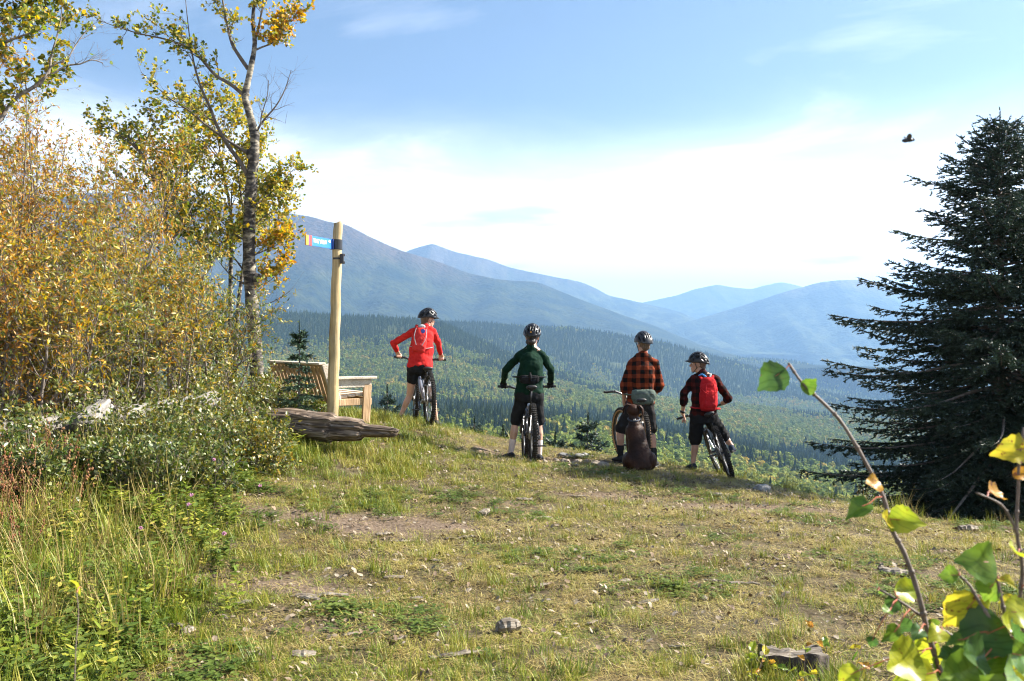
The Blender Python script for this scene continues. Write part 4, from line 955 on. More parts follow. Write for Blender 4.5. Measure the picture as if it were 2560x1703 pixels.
scatter('leaf_litter', S_l, np.stack([X,Y,gh(X,Y)],1), nrg.uniform(0,6.28,n), nrg.uniform(.6,1.2,n), nrg.integers(0,7,n), 'loose straw, bark flakes and dead leaves scattered over the grass', 'litter')
# ================================================================== LOGS, STUMP, STICKS, STONES
def wood_mat(name, c1, c2, c3, axis, fine=60, rough=.9):
    """weathered wood: grain stretched along local `axis`"""
    m, n, l, b, o = newmat(name); b.inputs['Roughness'].default_value = rough; b.inputs['Specular IOR Level'].default_value = .2
    t = n.new('ShaderNodeTexCoord'); mp_ = n.new('ShaderNodeMapping'); s = [fine]*3; s[axis] = fine*.05; mp_.inputs['Scale'].default_value = s; l.new(t.outputs['Object'], mp_.inputs[0])
    a = n.new('ShaderNodeTexNoise'); a.inputs['Scale'].default_value = 1; a.inputs['Detail'].default_value = 6; a.inputs['Distortion'].default_value = .6; l.new(mp_.outputs[0], a.inputs[0])
    a2 = n.new('ShaderNodeTexNoise'); a2.inputs['Scale'].default_value = 4; a2.inputs['Detail'].default_value = 4; l.new(t.outputs['Object'], a2.inputs[0])
    r = ramp(n, [(.32,c1),(.5,c2),(.68,c3)]); l.new(a.outputs[0], r.inputs[0])
    r2 = ramp(n, [(.3,(.7,.7,.7)),(.7,(1.15,1.12,1.08))]); l.new(a2.outputs[0], r2.inputs[0])
    x = n.new('ShaderNodeMix'); x.data_type = 'RGBA'; x.blend_type = 'MULTIPLY'; x.inputs['Factor'].default_value = 1; l.new(r.outputs[0], x.inputs['A']); l.new(r2.outputs[0], x.inputs['B'])
    l.new(x.outputs['Result'], b.inputs['Base Color'])
    bp_ = n.new('ShaderNodeBump'); bp_.inputs['Strength'].default_value = .55; bp_.inputs['Distance'].default_value = .012; l.new(a.outputs[0], bp_.inputs['Height']); l.new(bp_.outputs[0], b.inputs['Normal'])
    return m
def log_obj(name, label, cat, p0, p1, prof, seed, m, seg=40, n=70, rag=.35, bend=.03, flat=1.0):
    """log with split, fibrous surface; prof = [(t, radius)]"""
    p0, p1 = Vector(p0), Vector(p1); ax = (p1-p0); L = ax.length; ax.normalize(); sd = ax.cross(Vector((0,0,1))).normalized(); up = sd.cross(ax)
    base = (p0+p1)/2; rot = Matrix((ax, sd, up)).transposed()
    r_ = np.random.default_rng(seed); T = np.linspace(0,1,n); A = np.linspace(0,2*pi,seg,endpoint=False); TT, AA = np.meshgrid(T, A, indexing='ij')
    rad = np.interp(TT, [q[0] for q in prof], [q[1] for q in prof])
    cx = np.cos(AA); sx = np.sin(AA)
    fib = fbm(AA*5/ (2*pi)*7+fbm(TT*3,AA,2,seed,2)*1.2, TT*2.2, 1.0, seed, 4)+ .5*fbm(np.cos(AA)*3+9, np.sin(AA)*3+TT*1.5, 1.0, seed+5, 3)
    rad = rad*(1+rag*fib*.55); off = bend*np.sin(TT*5+1)
    X_ = (TT-.5)*L + (rag*.12)*fbm(AA*2.2, AA*0+3, 1.0, seed+9, 3)*np.where((TT < .03)|(TT > .97), 1, 0)
    V = np.stack([X_, cx*rad+off, sx*rad*flat+off*.6], -1).reshape(-1,3)
    F = [[i*seg+k, i*seg+(k+1)%seg, (i+1)*seg+(k+1)%seg, (i+1)*seg+k] for i in range(n-1) for k in range(seg)]
    me = bpy.data.meshes.new(name); me.from_pydata([tuple(v) for v in V], [], F+[list(range(seg))[::-1], [(n-1)*seg+k for k in range(seg)]]); me.update()
    o = link(name, me, m, smooth=True); o.location = base; o.rotation_euler = rot.to_euler()
    return tag(o, label, cat)
M_LOGD = wood_mat('rotten_wood', (.035,.026,.02), (.12,.09,.068), (.30,.24,.19), 0, 55)
M_LOGP = wood_mat('weathered_wood', (.11,.10,.092), (.21,.20,.185), (.31,.295,.275), 0, 45)
log_obj('fallen_log', 'dark rotten log with a splintered tip below the signpost', 'log', P(470,1042,11.7), P(983,1079,11.2),
        [(0,.12),(.3,.125),(.5,.145),(.64,.158),(.70,.16),(.725,.125),(.80,.115),(.85,.105),(.865,.066),(.93,.058),(.985,.048),(1,.03)], 5, M_LOGD, rag=.9, bend=.018, n=110, seg=56)
log_obj('fallen_log', 'pale grey weathered log lying behind the weeds', 'log', P(-120,1132,8.3), P(535,998,11.2), [(0,.15),(.3,.15),(.6,.13),(1,.10)], 8, M_LOGP, rag=.22, bend=.03)
log_obj('fallen_log', 'broken end of a pale log poking out of the bushes', 'log', P(200,1066,9.0), P(258,1018,9.4), [(0,.08),(.5,.10),(1,.09)], 14, M_LOGP, rag=.5, bend=.02, n=30)
M_STBARK = mat('stump_shade_bark', (.02,.015,.012), (.07,.052,.04), scale=14, rough=.95, bump=.6)
# sawn stump, the shade of its hollow put into the near-black bark colour
def stump(cx, cy, rad, h, label, seed, hollow=True):
    r_ = random.Random(seed); z = gz(cx,cy); t = empty('tree_stump', (cx,cy,z)); tag(t, label, 'stump'); mb = MB(); seg = 36
    rings = []
    for zz, k in ((-.06,1.3),(0,1.12),(h*.5,1.02),(h*.93,1.0),(h,.97)):
        rings.append([Vector((cos(a)*rad*k*(1+.28*mnoise.noise(Vector((cos(a)*2.4,sin(a)*2.4,zz*5+seed)))), sin(a)*rad*k*.8*(1+.28*mnoise.noise(Vector((cos(a)*2.4,sin(a)*2.4,zz*5+seed)))), zz+(0 if zz < h*.4 else .035*mnoise.noise(Vector((cos(a)*1.7,sin(a)*1.7,seed)))-(.035 if .7 < a < 1.9 else 0)))) for a in [2*pi*q/seg for q in range(seg)]])
    vs = [v for rg in rings for v in rg]; fs = [(i*seg+k, i*seg+(k+1)%seg, (i+1)*seg+(k+1)%seg, (i+1)*seg+k) for i in range(len(rings)-1) for k in range(seg)]
    mb.add(vs, fs); mb.build('bark', M_STBARK, t, True)
    tp = MB(); tv = [v+Vector((0,0,.001)) for v in rings[-1]]+[Vector((v.x*.5,v.y*.5,h*.4+v.z*.6-.008)) for v in rings[-1]]+[Vector((0,0,h-.006))]
    tp.add(tv, [(k,(k+1)%seg,seg+(k+1)%seg,seg+k) for k in range(seg)]+[(seg+k, seg+(k+1)%seg, 2*seg) for k in range(seg)])
    ct = tp.build('cut_face', M_STK, t)
    return t

# sticks and bark scraps lying on the ground
M_STK = wood_mat('stick_wood', (.10,.08,.06), (.20,.17,.135), (.32,.285,.235), 0, 80)
def stick(px, py, L, wd, ang, seed, label, thick=.5, roll=0.0, m=None, name='wood_scrap', cat='wood scrap'):
    """a scrap of wood lying where the sight line through the pixel meets the ground"""
    lo, hi = 3.0, 16.0
    for _ in range(40):
        d = (lo+hi)/2; q = P(px,py,d)
        if q.z > gz(q.x,q.y): lo = d
        else: hi = d
    q = P(px,py,hi); r_ = random.Random(seed); mb = MB(); n = 9; pts = [Vector(((i/(n-1)-.5)*L, .1*L*mnoise.noise(Vector((i*.6,seed,0))), .06*L*mnoise.noise(Vector((i*.5,seed,5))))) for i in range(n)]
    mb.tube(pts, [wd*.5*(.55+.45*math.sin(pi*(i+.8)/(n+.6)))*(1+.25*mnoise.noise(Vector((i*1.1,seed*3,1)))) for i in range(n)], 7, True, thick)
    o = mb.build(name, m or M_STK); o.location = (q.x, q.y, gz(q.x,q.y)+wd*.5*thick*.8+.004); o.rotation_euler = (roll, r_.uniform(-.08,.08), ang)
    return tag(o, label, cat, 'wood scraps on the grass' if m is None else None)
stick(1210,1290,.17,.075,1.2,1,'thick pale block of wood standing out at the edge of the bare dirt',.9)
stick(960,1340,.15,.05,.7,2,'pale broken stick in the large bare dirt patch',.6)
stick(1000,1357,.11,.04,-.2,3,'flat whitish bark scrap at the front of the large bare patch')
stick(1152,1347,.24,.035,.25,4,'long thin grey stick beside the large bare dirt patch')
stick(1350,1297,.22,.04,.35,5,'slanting grey stick in the middle of the trodden grass')
stick(805,1493,.32,.05,.25,6,'long grey bark strip in the small bare patch below the weeds')
stick(760,1500,.22,.05,-.5,7,'short dark bark strip crossing the small bare patch')
stick(825,1515,.16,.06,.5,8,'pale wood chip in front of the small bare patch')
stick(985,1448,.13,.05,.1,9,'dark wood chip between the two bare patches')
stick(1355,1468,.12,.045,.9,10,'pale curled bark chip in the middle of the lawn')
stick(1270,1580,.12,.10,.3,11,'squat sawn block of wood in the foreground grass',.8)
stick(1145,1645,.30,.045,.35,12,'dark root piece in the foreground clover',.7)
stick(420,1572,.17,.04,-.1,13,'grey curved twig in the grass below the weeds',.8)
stick(375,1540,.14,.045,.1,14,'short thick twig at the edge of the weeds')
stick(468,1590,.10,.06,1.2,15,'upright chip of wood in the grass below the weeds',.9)
stick(608,1512,.13,.045,.9,16,'light wood chip between weeds and small bare patch')
stick(1830,1460,.36,.035,-.35,17,'long dark branch lying in the dry grass by the stump')
stick(1560,1458,.09,.05,.6,18,'small pale chip in the dry grass')
stick(1445,1243,.14,.04,.2,19,'pale strip of bark near the bare ground behind the lawn')
stick(1310,1252,.16,.06,.1,20,'clump of bark near the bare ground behind the lawn')
stick(1620,1510,.15,.05,.4,21,'reddish bark flake in the dry grass')
stick(760,1643,.12,.10,.2,22,'flat brown disc of wood in the foreground clover',.35)
stick(2235,1440,.20,.12,-.25,23,'grey weathered plank end in the dry grass by the sapling',.5)
stick(2420,1330,.18,.10,.2,24,'dark chunk of wood at the grassy brow',.7)
stick(1790,1240,.13,.06,-.3,25,'dark chunk of bark at the shadow edge beyond the lawn',.6)
for i, (px, py) in enumerate(((700,1445),(740,1420),(875,1420),(930,1500),(1040,1500),(1090,1405),(1500,1380),(1630,1405),(1700,1340),(1880,1330),(1940,1400),(2010,1480),(1480,1560),(1000,1600),(880,1590),(640,1640),(1700,1620),(560,1545),(1250,1420),(1420,1330),(2100,1400),(1170,1480),(1760,1500),(2090,1600))):
    stick(px, py, rng.uniform(.06,.13), rng.uniform(.02,.045), rng.uniform(0,3.1), 40+i, 'small chip of dead wood lying in the short grass')
stump(1.36, 4.86, .17, .10, 'grey sawn stump sunk in a dark hollow of weeds', 3)
# stones by the bare ground
M_STONE = mat('field_stone', (.20,.16,.12), (.32,.27,.21), scale=9, rough=.9, bump=.4)
M_STONE2 = mat('grey_stone', (.16,.155,.15), (.28,.275,.26), scale=9, rough=.9, bump=.4)
def stone(px, py, d, s, seed, label, m=None, el=(1,.8,.65)):
    r_ = random.Random(seed); bm = bmesh.new(); bmesh.ops.create_icosphere(bm, subdivisions=3, radius=1)
    for v in bm.verts:
        k = 1+.28*mnoise.noise(v.co*1.3+Vector((seed,0,0)))+.10*mnoise.noise(v.co*3.5+Vector((0,seed,0))); c = v.co*k
        c.z = max(c.z, -.6); v.co = Vector((c.x*el[0]*s, c.y*el[1]*s, c.z*el[2]*s))
    me = bpy.data.meshes.new('stone'); bm.to_mesh(me); bm.free(); o = link('stone', me, m or M_STONE, smooth=False)
    x = (px-1280)/FPX*d; o.location = (x, d, gz(x,d)+s*el[2]*.35); o.rotation_euler = (0,0,r_.uniform(0,6.28))
    return tag(o, label, 'stone', 'stones beside the bare dirt')
for i, (px, d, s, lab) in enumerate(((1393,12.9,.07,'tan boulder in the row of stones beside the rider in green'),(1412,12.75,.075,'rounded tan stone touching the tan boulder'),(1446,12.8,.075,'dark wedge shaped stone in the row of stones'),
    (1466,13.0,.06,'square tan stone standing behind the row of stones'),(1490,12.75,.075,'flat tan stone in front of the square stone'),(1410,13.9,.085,'pale flat boulder at the edge of the drop'),(1448,13.9,.07,'pale slab beside the flat boulder'),(1462,14.0,.06,'small pale slab leaning on the flat boulder'),
    (1508,12.5,.09,'dark stone beside the sitting dog'),(1362,12.55,.045,'small upright stone by the shoe of the rider in green'))):
    stone(px, 0, d, s, 60+i, lab, M_STONE2 if i in (5,6,7) else None, (1.25,.8,.5) if i in (5,6) else (1,.8,.68))
for i in range(26):
    stone(rng.uniform(1195,1560), 0, rng.uniform(12.3,14.3), rng.uniform(.014,.034), 90+i, 'small loose pebble on the bare dirt between the riders')
stone(1905,0,11.4,.10,130,'whitish stone at the grassy brow near the tyre marks',M_STONE2)
# ================================================================== SIGNPOST
M_POST = wood_mat('peeled_post', (.34,.25,.12), (.46,.35,.19), (.54,.44,.26), 2, 40, .7)
M_BLUE = mat('sign_blue', (.03,.17,.56), (.035,.19,.60), scale=3, rough=.35); M_ORG = mat('sign_orange', (.75,.33,.03), scale=3, rough=.4); M_REDS = mat('sign_red', (.66,.07,.05), scale=3, rough=.4)
M_PUR = mat('sign_purple', (.20,.07,.28), scale=3, rough=.4)
M_WHT = mat('sign_white', (.85,.86,.88), (.8,.81,.84), scale=4, rough=.5); M_BLK = mat('black_plastic', (.012,.012,.013), (.022,.022,.024), scale=12, rough=.4); M_NAVY = mat('sign_navy', (.02,.05,.22), scale=3, rough=.4)
pd = 12.0; pt, pb = P(845,558,pd), P(830,1060,pd); zg = gz(pb.x,pd); pbm = pb.lerp(pt, 0); k = (pt-pb)/(pt.z-pb.z); foot = pb+k*(zg-.3-pb.z)
sp = empty('signpost', (foot.x,pd,zg)); tag(sp, 'peeled round wooden post carrying a blue trail sign', 'signpost')
mb = MB(); n_ = 26; pts = [foot.lerp(pt,i/(n_-1))+Vector((.004*math.sin(i*1.3),0,0)) for i in range(n_)]
mb.tube(pts+[pt+Vector((0,0,.006))], [.074-.020*i/(n_-1)+.0015*math.sin(i*2.7) for i in range(n_)]+[.046], 20); wparent(mb.build('post', M_POST, smooth=False), sp)
for f_ in sp.children[0].data.polygons: f_.use_smooth = len(f_.vertices) == 4
ra, lb = P(833,613,pd-.03), P(764,601.5,11.41); ra.z = lb.z = 2.755; sx = (lb-ra); SL = sx.length; sx.normalize(); sn = sx.cross(Vector((0,0,1))).normalized()
if sn.y > 0: sn = -sn
# local axes: u runs from the post outwards, n faces the camera side
srot = Matrix((sx, sn, Vector((0,0,1)))).transposed(); blade = empty('sign_blade', (0,0,0)); wparent(blade, sp)
def sbox(name, u0, u1, z0, z1, th, m, off=0.0, par=None):
    b_ = MB(); b_.bbox((0,0,0), (u1-u0, th, z1-z0), .0015); o = b_.build(name, m); o.matrix_world = Matrix.Translation(ra+sx*((u0+u1)/2)+sn*off+Vector((0,0,(z0+z1)/2))) @ srot.to_4x4(); return o
bpy.data.objects.remove(blade)
bl = sbox('sign_blade', .02, SL, -.058, .058, .012, M_BLUE); mw = bl.matrix_world.copy(); bl.parent = sp; bl.matrix_basis = Matrix.Translation(-Vector(sp.location)) @ mw
def onblade(o):
    mw_ = o.matrix_basis.copy(); o.parent = bl; o.matrix_parent_inverse = Matrix.Identity(4); o.matrix_basis = mw.inverted() @ mw_
for nm, u0, u1, m_ in (('orange_stripe',SL-.055,SL+.002,M_ORG),('purple_stripe',SL-.078,SL-.055,M_PUR),('red_stripe',SL-.125,SL-.078,M_REDS)):
    o = sbox(nm, u0, u1, -.0585, .0585, .0145, m_); o.matrix_basis = o.matrix_world.copy(); onblade(o)
def stext(txt, size, u, z, name):
    c = bpy.data.curves.new(name, 'FONT'); c.body = txt; c.size = size; c.extrude = .0008; c.offset = size*.022; c.align_x = 'LEFT'; o = bpy.data.objects.new(name, c)
    me = evaluated_mesh(o); bpy.data.objects.remove(o); o = link(name, me, M_WHT)
    # text reads left to right as seen by the camera: its x axis runs towards the post
    rt = Matrix((-sx, Vector((0,0,1)), sn)).transposed(); o.matrix_basis = Matrix.Translation(ra+sx*u+sn*.0078+Vector((0,0,z))) @ rt.to_4x4(); onblade(o); return o
stext('THE VIEW', .066, SL-.145, -.016, 'lettering'); stext('40', .046, SL-.145-.335, .012, 'lettering')
o = sbox('clamp', -.005, .045, -.062, .062, .05, M_NAVY); o.matrix_basis = o.matrix_world.copy(); o.parent = sp; o.matrix_basis = Matrix.Translation(-Vector(sp.location)) @ o.matrix_basis
mb = MB(); c = P(843,612,pd); c.z = 2.755; mb.tube([c-Vector((0,0,.06)), c+Vector((0,0,.06))], .0645, 20); wparent(mb.build('bracket', M_BLK), sp)
mb = MB(); c = P(851,647,pd-.05); mb.bbox(c+Vector((.02,0,0)), (.045,.05,.12), .006); mb.bbox(c+Vector((.035,0,.045)), (.04,.03,.03), .005); mb.bbox(c+Vector((.035,0,-.045)), (.04,.03,.03), .005); wparent(mb.build('bracket', M_BLK), sp)
mb = MB(); c = P(844,647,pd); mb.tube([c-Vector((0,0,.012)), c+Vector((0,0,.012))], .062, 20); wparent(mb.build('strap', M_BLK), sp)
# ================================================================== BENCH
M_BENCH = wood_mat('cedar_board', (.40,.25,.14), (.52,.35,.20), (.60,.44,.29), 2, 50, .75)
M_BENCHG = wood_mat('greyed_board', (.46,.38,.29), (.58,.50,.40), (.66,.60,.52), 0, 50, .8)
th = R(55); fw = Vector((sin(th), cos(th), 0)); ld = Vector((cos(th), -sin(th), 0))
rc = P(806,915,12.75); gzb = gz(rc.x+.3, rc.y); bench = empty('bench', (rc.x, rc.y, gzb)); tag(bench, 'slatted wooden bench facing the view behind the signpost', 'bench')
HB = (CAMZ-(913-851.5)/FPX*12.75)-gzb; SEAT = .42; LEN = 1.75
brot = Matrix((ld, fw, Vector((0,0,1)))).transposed()   # local x along the bench, y the way a sitter faces
bench.rotation_euler = brot.to_euler()
def bpart(name, c, size, m=M_BENCH, rx=0.0, b=.006):
    mb_ = MB(); mb_.bbox((0,0,0), size, b); o = mb_.build(name, m, bench); o.location = c; o.rotation_euler = (rx,0,0); return o
tilt = R(17); bh = (HB-.30)/cos(tilt)
# local: x=0 at the right end, -LEN at the far end; the back's top edge over y=0
def back_pt(s): return (0+ (bh-s)*sin(tilt)*1.0, HB-(bh-s)*cos(tilt))      # s from bottom 0..bh -> (y,z)
ns = 14; w_ = LEN/ns
for i in range(ns):
    y, z = back_pt(bh*.5); bpart('back_slat', (-(i+.5)*w_, y, z), (w_*.80, .030, bh), M_BENCH, tilt)
for s in (.05, bh-.055):
    y, z = back_pt(s); bpart('back_rail', (-LEN/2, y+.036*cos(tilt), z-.036*sin(tilt)), (LEN-.01, .04, .09), M_BENCH, tilt)
y, z = back_pt(bh); bpart('top_board', (-LEN/2, y-.008, z+.016), (LEN+.03, .10, .028), M_BENCHG, tilt*.2)
for x in (.021, -LEN-.021):
    y, z = back_pt(bh*.5); bpart('end_board', (x, y+.045, z), (.036, .13, bh+.02), M_BENCHG, tilt)
for i in range(4): bpart('seat_board', (-LEN/2, .30+.115*i, SEAT-.012*i*-1), (LEN, .105, .035), M_BENCHG)
for x in (.045, -LEN-.045):
    bpart('arm_rest', (x, .40, .665), (.12, .66, .036), M_BENCHG); bpart('arm_brace', (x, .385, .592), (.038, .56, .11), M_BENCHG, 0)
    bpart('leg', (x, .60, .27), (.04, .11, .62), M_BENCH, R(-3)); bpart('leg', (x, .10, .24), (.04, .11, .56), M_BENCH, R(-8)); bpart('seat_rail', (x*.6-LEN*.2*(x < -1), .38, SEAT-.07), (.038, .60, .09), M_BENCH)
bpart('front_rail', (-LEN/2, .66, SEAT-.06), (LEN, .036, .09), M_BENCH)
# ================================================================== INSECT
ins = empty('flying_insect', P(2273,350,1.6)); tag(ins, 'small dark insect flying against the bright sky', 'insect')
mb = MB(); mb.ell((0,0,0), (.0065,.004,.0036)); mb.ell((.0065,0,.0006), (.0028,.0028,.0028)); mb.ell((-.006,0,-.001), (.006,.0036,.0033)); mb.build('body', M_BLK, ins, True)
for s in (-1,1):
    mb = MB(); mb.ell((-.002,s*.006,.004), (.004,.007,.0006), Euler((s*.6,0,s*.3)).to_matrix()); mb.build('wing', mat('insect_wing', (.10,.09,.08), scale=40, rough=.3) if s < 0 else bpy.data.materials['insect_wing'], ins, True)
# ================================================================== ASPEN SAPLING CLOSE TO THE CAMERA
def big_leaf_mat(name, c1, c2, spot, amt):
    m, n, l, b, o = newmat(name); b.inputs['Roughness'].default_value = .38; b.inputs['Specular IOR Level'].default_value = .45
    t = n.new('ShaderNodeTexCoord'); oi = n.new('ShaderNodeObjectInfo'); off = n.new('ShaderNodeVectorMath'); off.operation = 'ADD'; sc = n.new('ShaderNodeVectorMath'); sc.operation = 'SCALE'; sc.inputs['Scale'].default_value = 3
    l.new(oi.outputs['Location'], sc.inputs[0]); l.new(t.outputs['Object'], off.inputs[0]); l.new(sc.outputs[0], off.inputs[1])
    a = n.new('ShaderNodeTexNoise'); a.inputs['Scale'].default_value = 1.6; a.inputs['Detail'].default_value = 4; l.new(off.outputs[0], a.inputs[0])
    s = n.new('ShaderNodeTexNoise'); s.inputs['Scale'].default_value = 5; s.inputs['Detail'].default_value = 5; l.new(off.outputs[0], s.inputs[0])
    v = n.new('ShaderNodeTexWave'); v.wave_type = 'BANDS'; v.bands_direction = 'DIAGONAL'; v.inputs['Scale'].default_value = 2.4; v.inputs['Distortion'].default_value = 1.5; l.new(t.outputs['Object'], v.inputs[0])
    r = ramp(n, [(.35,c1),(.65,c2)]); l.new(a.outputs[0], r.inputs[0]); rs = ramp(n, [(amt,(0,0,0)),(amt+.07,(1,1,1))]); l.new(s.outputs[0], rs.inputs[0])
    x = n.new('ShaderNodeMix'); x.data_type = 'RGBA'; l.new(rs.outputs[0], x.inputs['Factor']); l.new(r.outputs[0], x.inputs['A']); x.inputs['B'].default_value = (*spot,1)
    rv = ramp(n, [(.0,(.62,.66,.55)),(.12,(.92,.92,.88)),(.3,(1,1,1))]); l.new(v.outputs[0], rv.inputs[0]); x2 = n.new('ShaderNodeMix'); x2.data_type = 'RGBA'; x2.blend_type = 'MULTIPLY'; x2.inputs['Factor'].default_value = .8; l.new(x.outputs['Result'], x2.inputs['A']); l.new(rv.outputs[0], x2.inputs['B'])
    l.new(x2.outputs['Result'], b.inputs['Base Color']); tr = n.new('ShaderNodeBsdfTranslucent'); l.new(x2.outputs['Result'], tr.inputs[0]); ms = n.new('ShaderNodeMixShader'); ms.inputs[0].default_value = .5
    l.new(b.outputs[0], ms.inputs[1]); l.new(tr.outputs[0], ms.inputs[2]); l.new(ms.outputs[0], o.inputs[0]); return m
LM = {'yg': big_leaf_mat('leaf_yellow_green', (.30,.38,.02), (.46,.46,.03), (.24,.13,.02), .64), 'g': big_leaf_mat('leaf_green', (.09,.19,.02), (.20,.30,.03), (.14,.10,.02), .66),
      'y': big_leaf_mat('leaf_yellow_spotted', (.58,.46,.03), (.48,.44,.03), (.20,.08,.02), .58), 'o': big_leaf_mat('leaf_orange_brown', (.60,.34,.03), (.45,.20,.03), (.20,.08,.03), .56), 'd': big_leaf_mat('leaf_dark_green', (.05,.11,.025), (.08,.16,.03), (.10,.05,.02), .66)}
def big_leaf(seed):                # unit leaf along +x, blade in xy, gently cupped, pointed tip, toothed edge
    r_ = random.Random(seed); n = 30; out = []; 
    for k in range(n):
        a = 2*pi*k/n; x = .5-.5*cos(a); wdt = .50*math.sin(a)*(1.12+.10*cos(a))*(1-.50*x**3); tooth = 1+.06*((k % 2)*2-1)+r_.uniform(-.04,.04)
        out.append(Vector((x*(1+.10*(x > .97)), wdt*tooth, 0)))
    V = []; F = []
    cup, cur, wv = r_.uniform(.15,.45), r_.uniform(-.5,.35), r_.uniform(0,6)
    def sh(p): return Vector((p.x, p.y, cup*abs(p.y)*1.3+cur*p.x*p.x+.16*math.sin(7*p.x+wv)*p.y+.03*math.sin(11*p.y+wv)))
    for s in (1.0,.66,.33):
        for p in out: V.append(sh(Vector((.45+(p.x-.45)*s, p.y*s, 0))))
    V.append(sh(Vector((.45,0,0))))
    for q in range(2):
        for k in range(n): F.append((q*n+k, q*n+(k+1)%n, (q+1)*n+(k+1)%n, (q+1)*n+k))
    for k in range(n): F.append((2*n+k, 2*n+(k+1)%n, 3*n))
    me = bpy.data.meshes.new('leaf'); me.from_pydata([tuple(v) for v in V], [], F); me.update(); me.polygons.foreach_set('use_smooth', np.ones(len(F), dtype=bool)); return me
LEAFV = [big_leaf(i) for i in range(5)]
M_STEM = mat('sapling_bark', (.09,.06,.04), (.17,.125,.095), scale=60, rough=.6); M_PET = mat('red_petiole', (.42,.12,.06), scale=40, rough=.5)
_lv = {}
def leafmesh(i, k):
    if (i,k) not in _lv:
        me = LEAFV[i].copy(); me.materials.append(LM[k]); _lv[(i,k)] = me
    return _lv[(i,k)]
def sapling(label, stems, leaves, seed, d0, base):
    """stems: list of (pixel polyline, d start, d end, r0, r1); leaves: (px, py, size px, kind, roll deg)"""
    r_ = random.Random(seed); t = empty('aspen_sapling', base); tag(t, label, 'sapling', 'aspen saplings close by'); allp = []
    for lp, da, db, r0, r1 in stems:
        n = len(lp); pts = [P(q[0],q[1],da+(db-da)*i/(n-1)) for i,q in enumerate(lp)]; pts = smooth_poly(pts, 4)
        if lp[-1][1] > 1650: pts += [Vector(base)+(pts[-1]-Vector(base))*.45, Vector(base)-Vector((0,0,.03))]
        mb = MB(); mb.tube(pts, [(r1+(r0-r1)*i/(len(pts)-1))*(1+.10*math.sin(i*1.9)) for i in range(len(pts))], 8); 
        for i in range(2, len(pts)-2, 4): mb.ell(pts[i], ((r1+(r0-r1)*i/len(pts))*1.45,)*3, seg=8, rings=6)
        wparent(mb.build('stem', M_STEM, smooth=True), t); allp += [(p) for p in pts]
    for px, py, s, k, rl in leaves:
        near = min(allp, key=lambda p: (1280+p.x/p.y*FPX-px)**2+(851.5+(CAMZ-p.z)/p.y*FPX-py)**2)
        c = P(px, py, near.y+r_.uniform(-.05,.05)); L = s/FPX*c.y
        dirv = (c-near); dirv.y *= .5
        if dirv.length < 1e-3: dirv = Vector((0,0,1))
        dirv.normalize(); dirv = (dirv+Vector((r_.uniform(-.25,.25), r_.uniform(-.15,.15), r_.uniform(-.3,.2)))).normalized()
        nrm = Vector((r_.uniform(-.45,.45), -1, r_.uniform(-.1,.75)+rl)); nrm = (nrm-dirv*nrm.dot(dirv)).normalized(); bi = nrm.cross(dirv)
        o = link('leaf', leafmesh(r_.randrange(5), k), None, t); root = c-dirv*L*.5
        M4 = Matrix((dirv*L, bi*L*r_.uniform(.85,1.0), nrm*L)).transposed().to_4x4(); M4.translation = root-Vector(base); o.matrix_basis = M4
        mb = MB(); mid = (near+root)/2+Vector((0,0,.004)); mb.tube([near, mid, root, root+dirv*L*.4], [.0012,.0010,.0009,.0005], 5, False); wparent(mb.build('petiole', M_PET), t)
    return t
sapling('single long leaning sapling shoot with a few green leaves', [([(1971,908),(2007,959),(2064,1013),(2110,1065),(2175,1176),(2208,1242),(2230,1323),(2262,1386),(2295,1481),(2322,1590),(2360,1703)],1.55,1.45,.0044,.0021),
   ([(2200,1475),(2260,1510),(2330,1560),(2400,1605),(2440,1660)],1.5,1.45,.003,.0015)],
  [(1932,945,78,'d',.1),(2026,966,44,'g',.0),(2181,1214,52,'o',.2),(2150,1268,62,'g',.6),(2212,1302,46,'y',.3),(2258,1300,76,'yg',.1),(2258,1480,66,'yg',.2),(2232,1508,42,'d',.4),(2232,1584,48,'g',.4),(2330,1568,46,'g',.5),(2200,1475,30,'g',.5),(2296,1580,44,'d',.8),(2345,1585,52,'yg',.5),
   (2120,1690,60,'yg',.4),(2292,1690,96,'yg',.2),(2252,1655,112,'yg',.2),(2318,1630,74,'yg',.3),(2350,1670,84,'g',.2),(2215,1530,30,'g',.6),(2180,1605,30,'d',.6),(2268,1560,40,'d',1.0)], 11, 1.5, (1.0,1.48,gz(1.0,1.48)))
sapling('upright sapling stem with a yellow top leaf beside the long shoot', [([(2560,1068),(2548,1150),(2545,1230),(2542,1330),(2556,1420),(2550,1520),(2565,1610),(2585,1720)],1.4,1.4,.0036,.0018),
   ([(2440,1232),(2500,1260),(2528,1300),(2545,1340)],1.4,1.4,.0026,.0012)],
  [(2532,1125,74,'y',.1),(2556,1185,46,'o',.2),(2480,1236,56,'o',.7),(2535,1385,52,'yg',.3),(2560,1470,80,'yg',.2),(2520,1500,34,'y',.4),(2545,1560,90,'g',.3),(2535,1650,120,'g',.2),(2500,1690,110,'yg',.3)], 12, 1.4, (.86,1.36,gz(.86,1.36)))
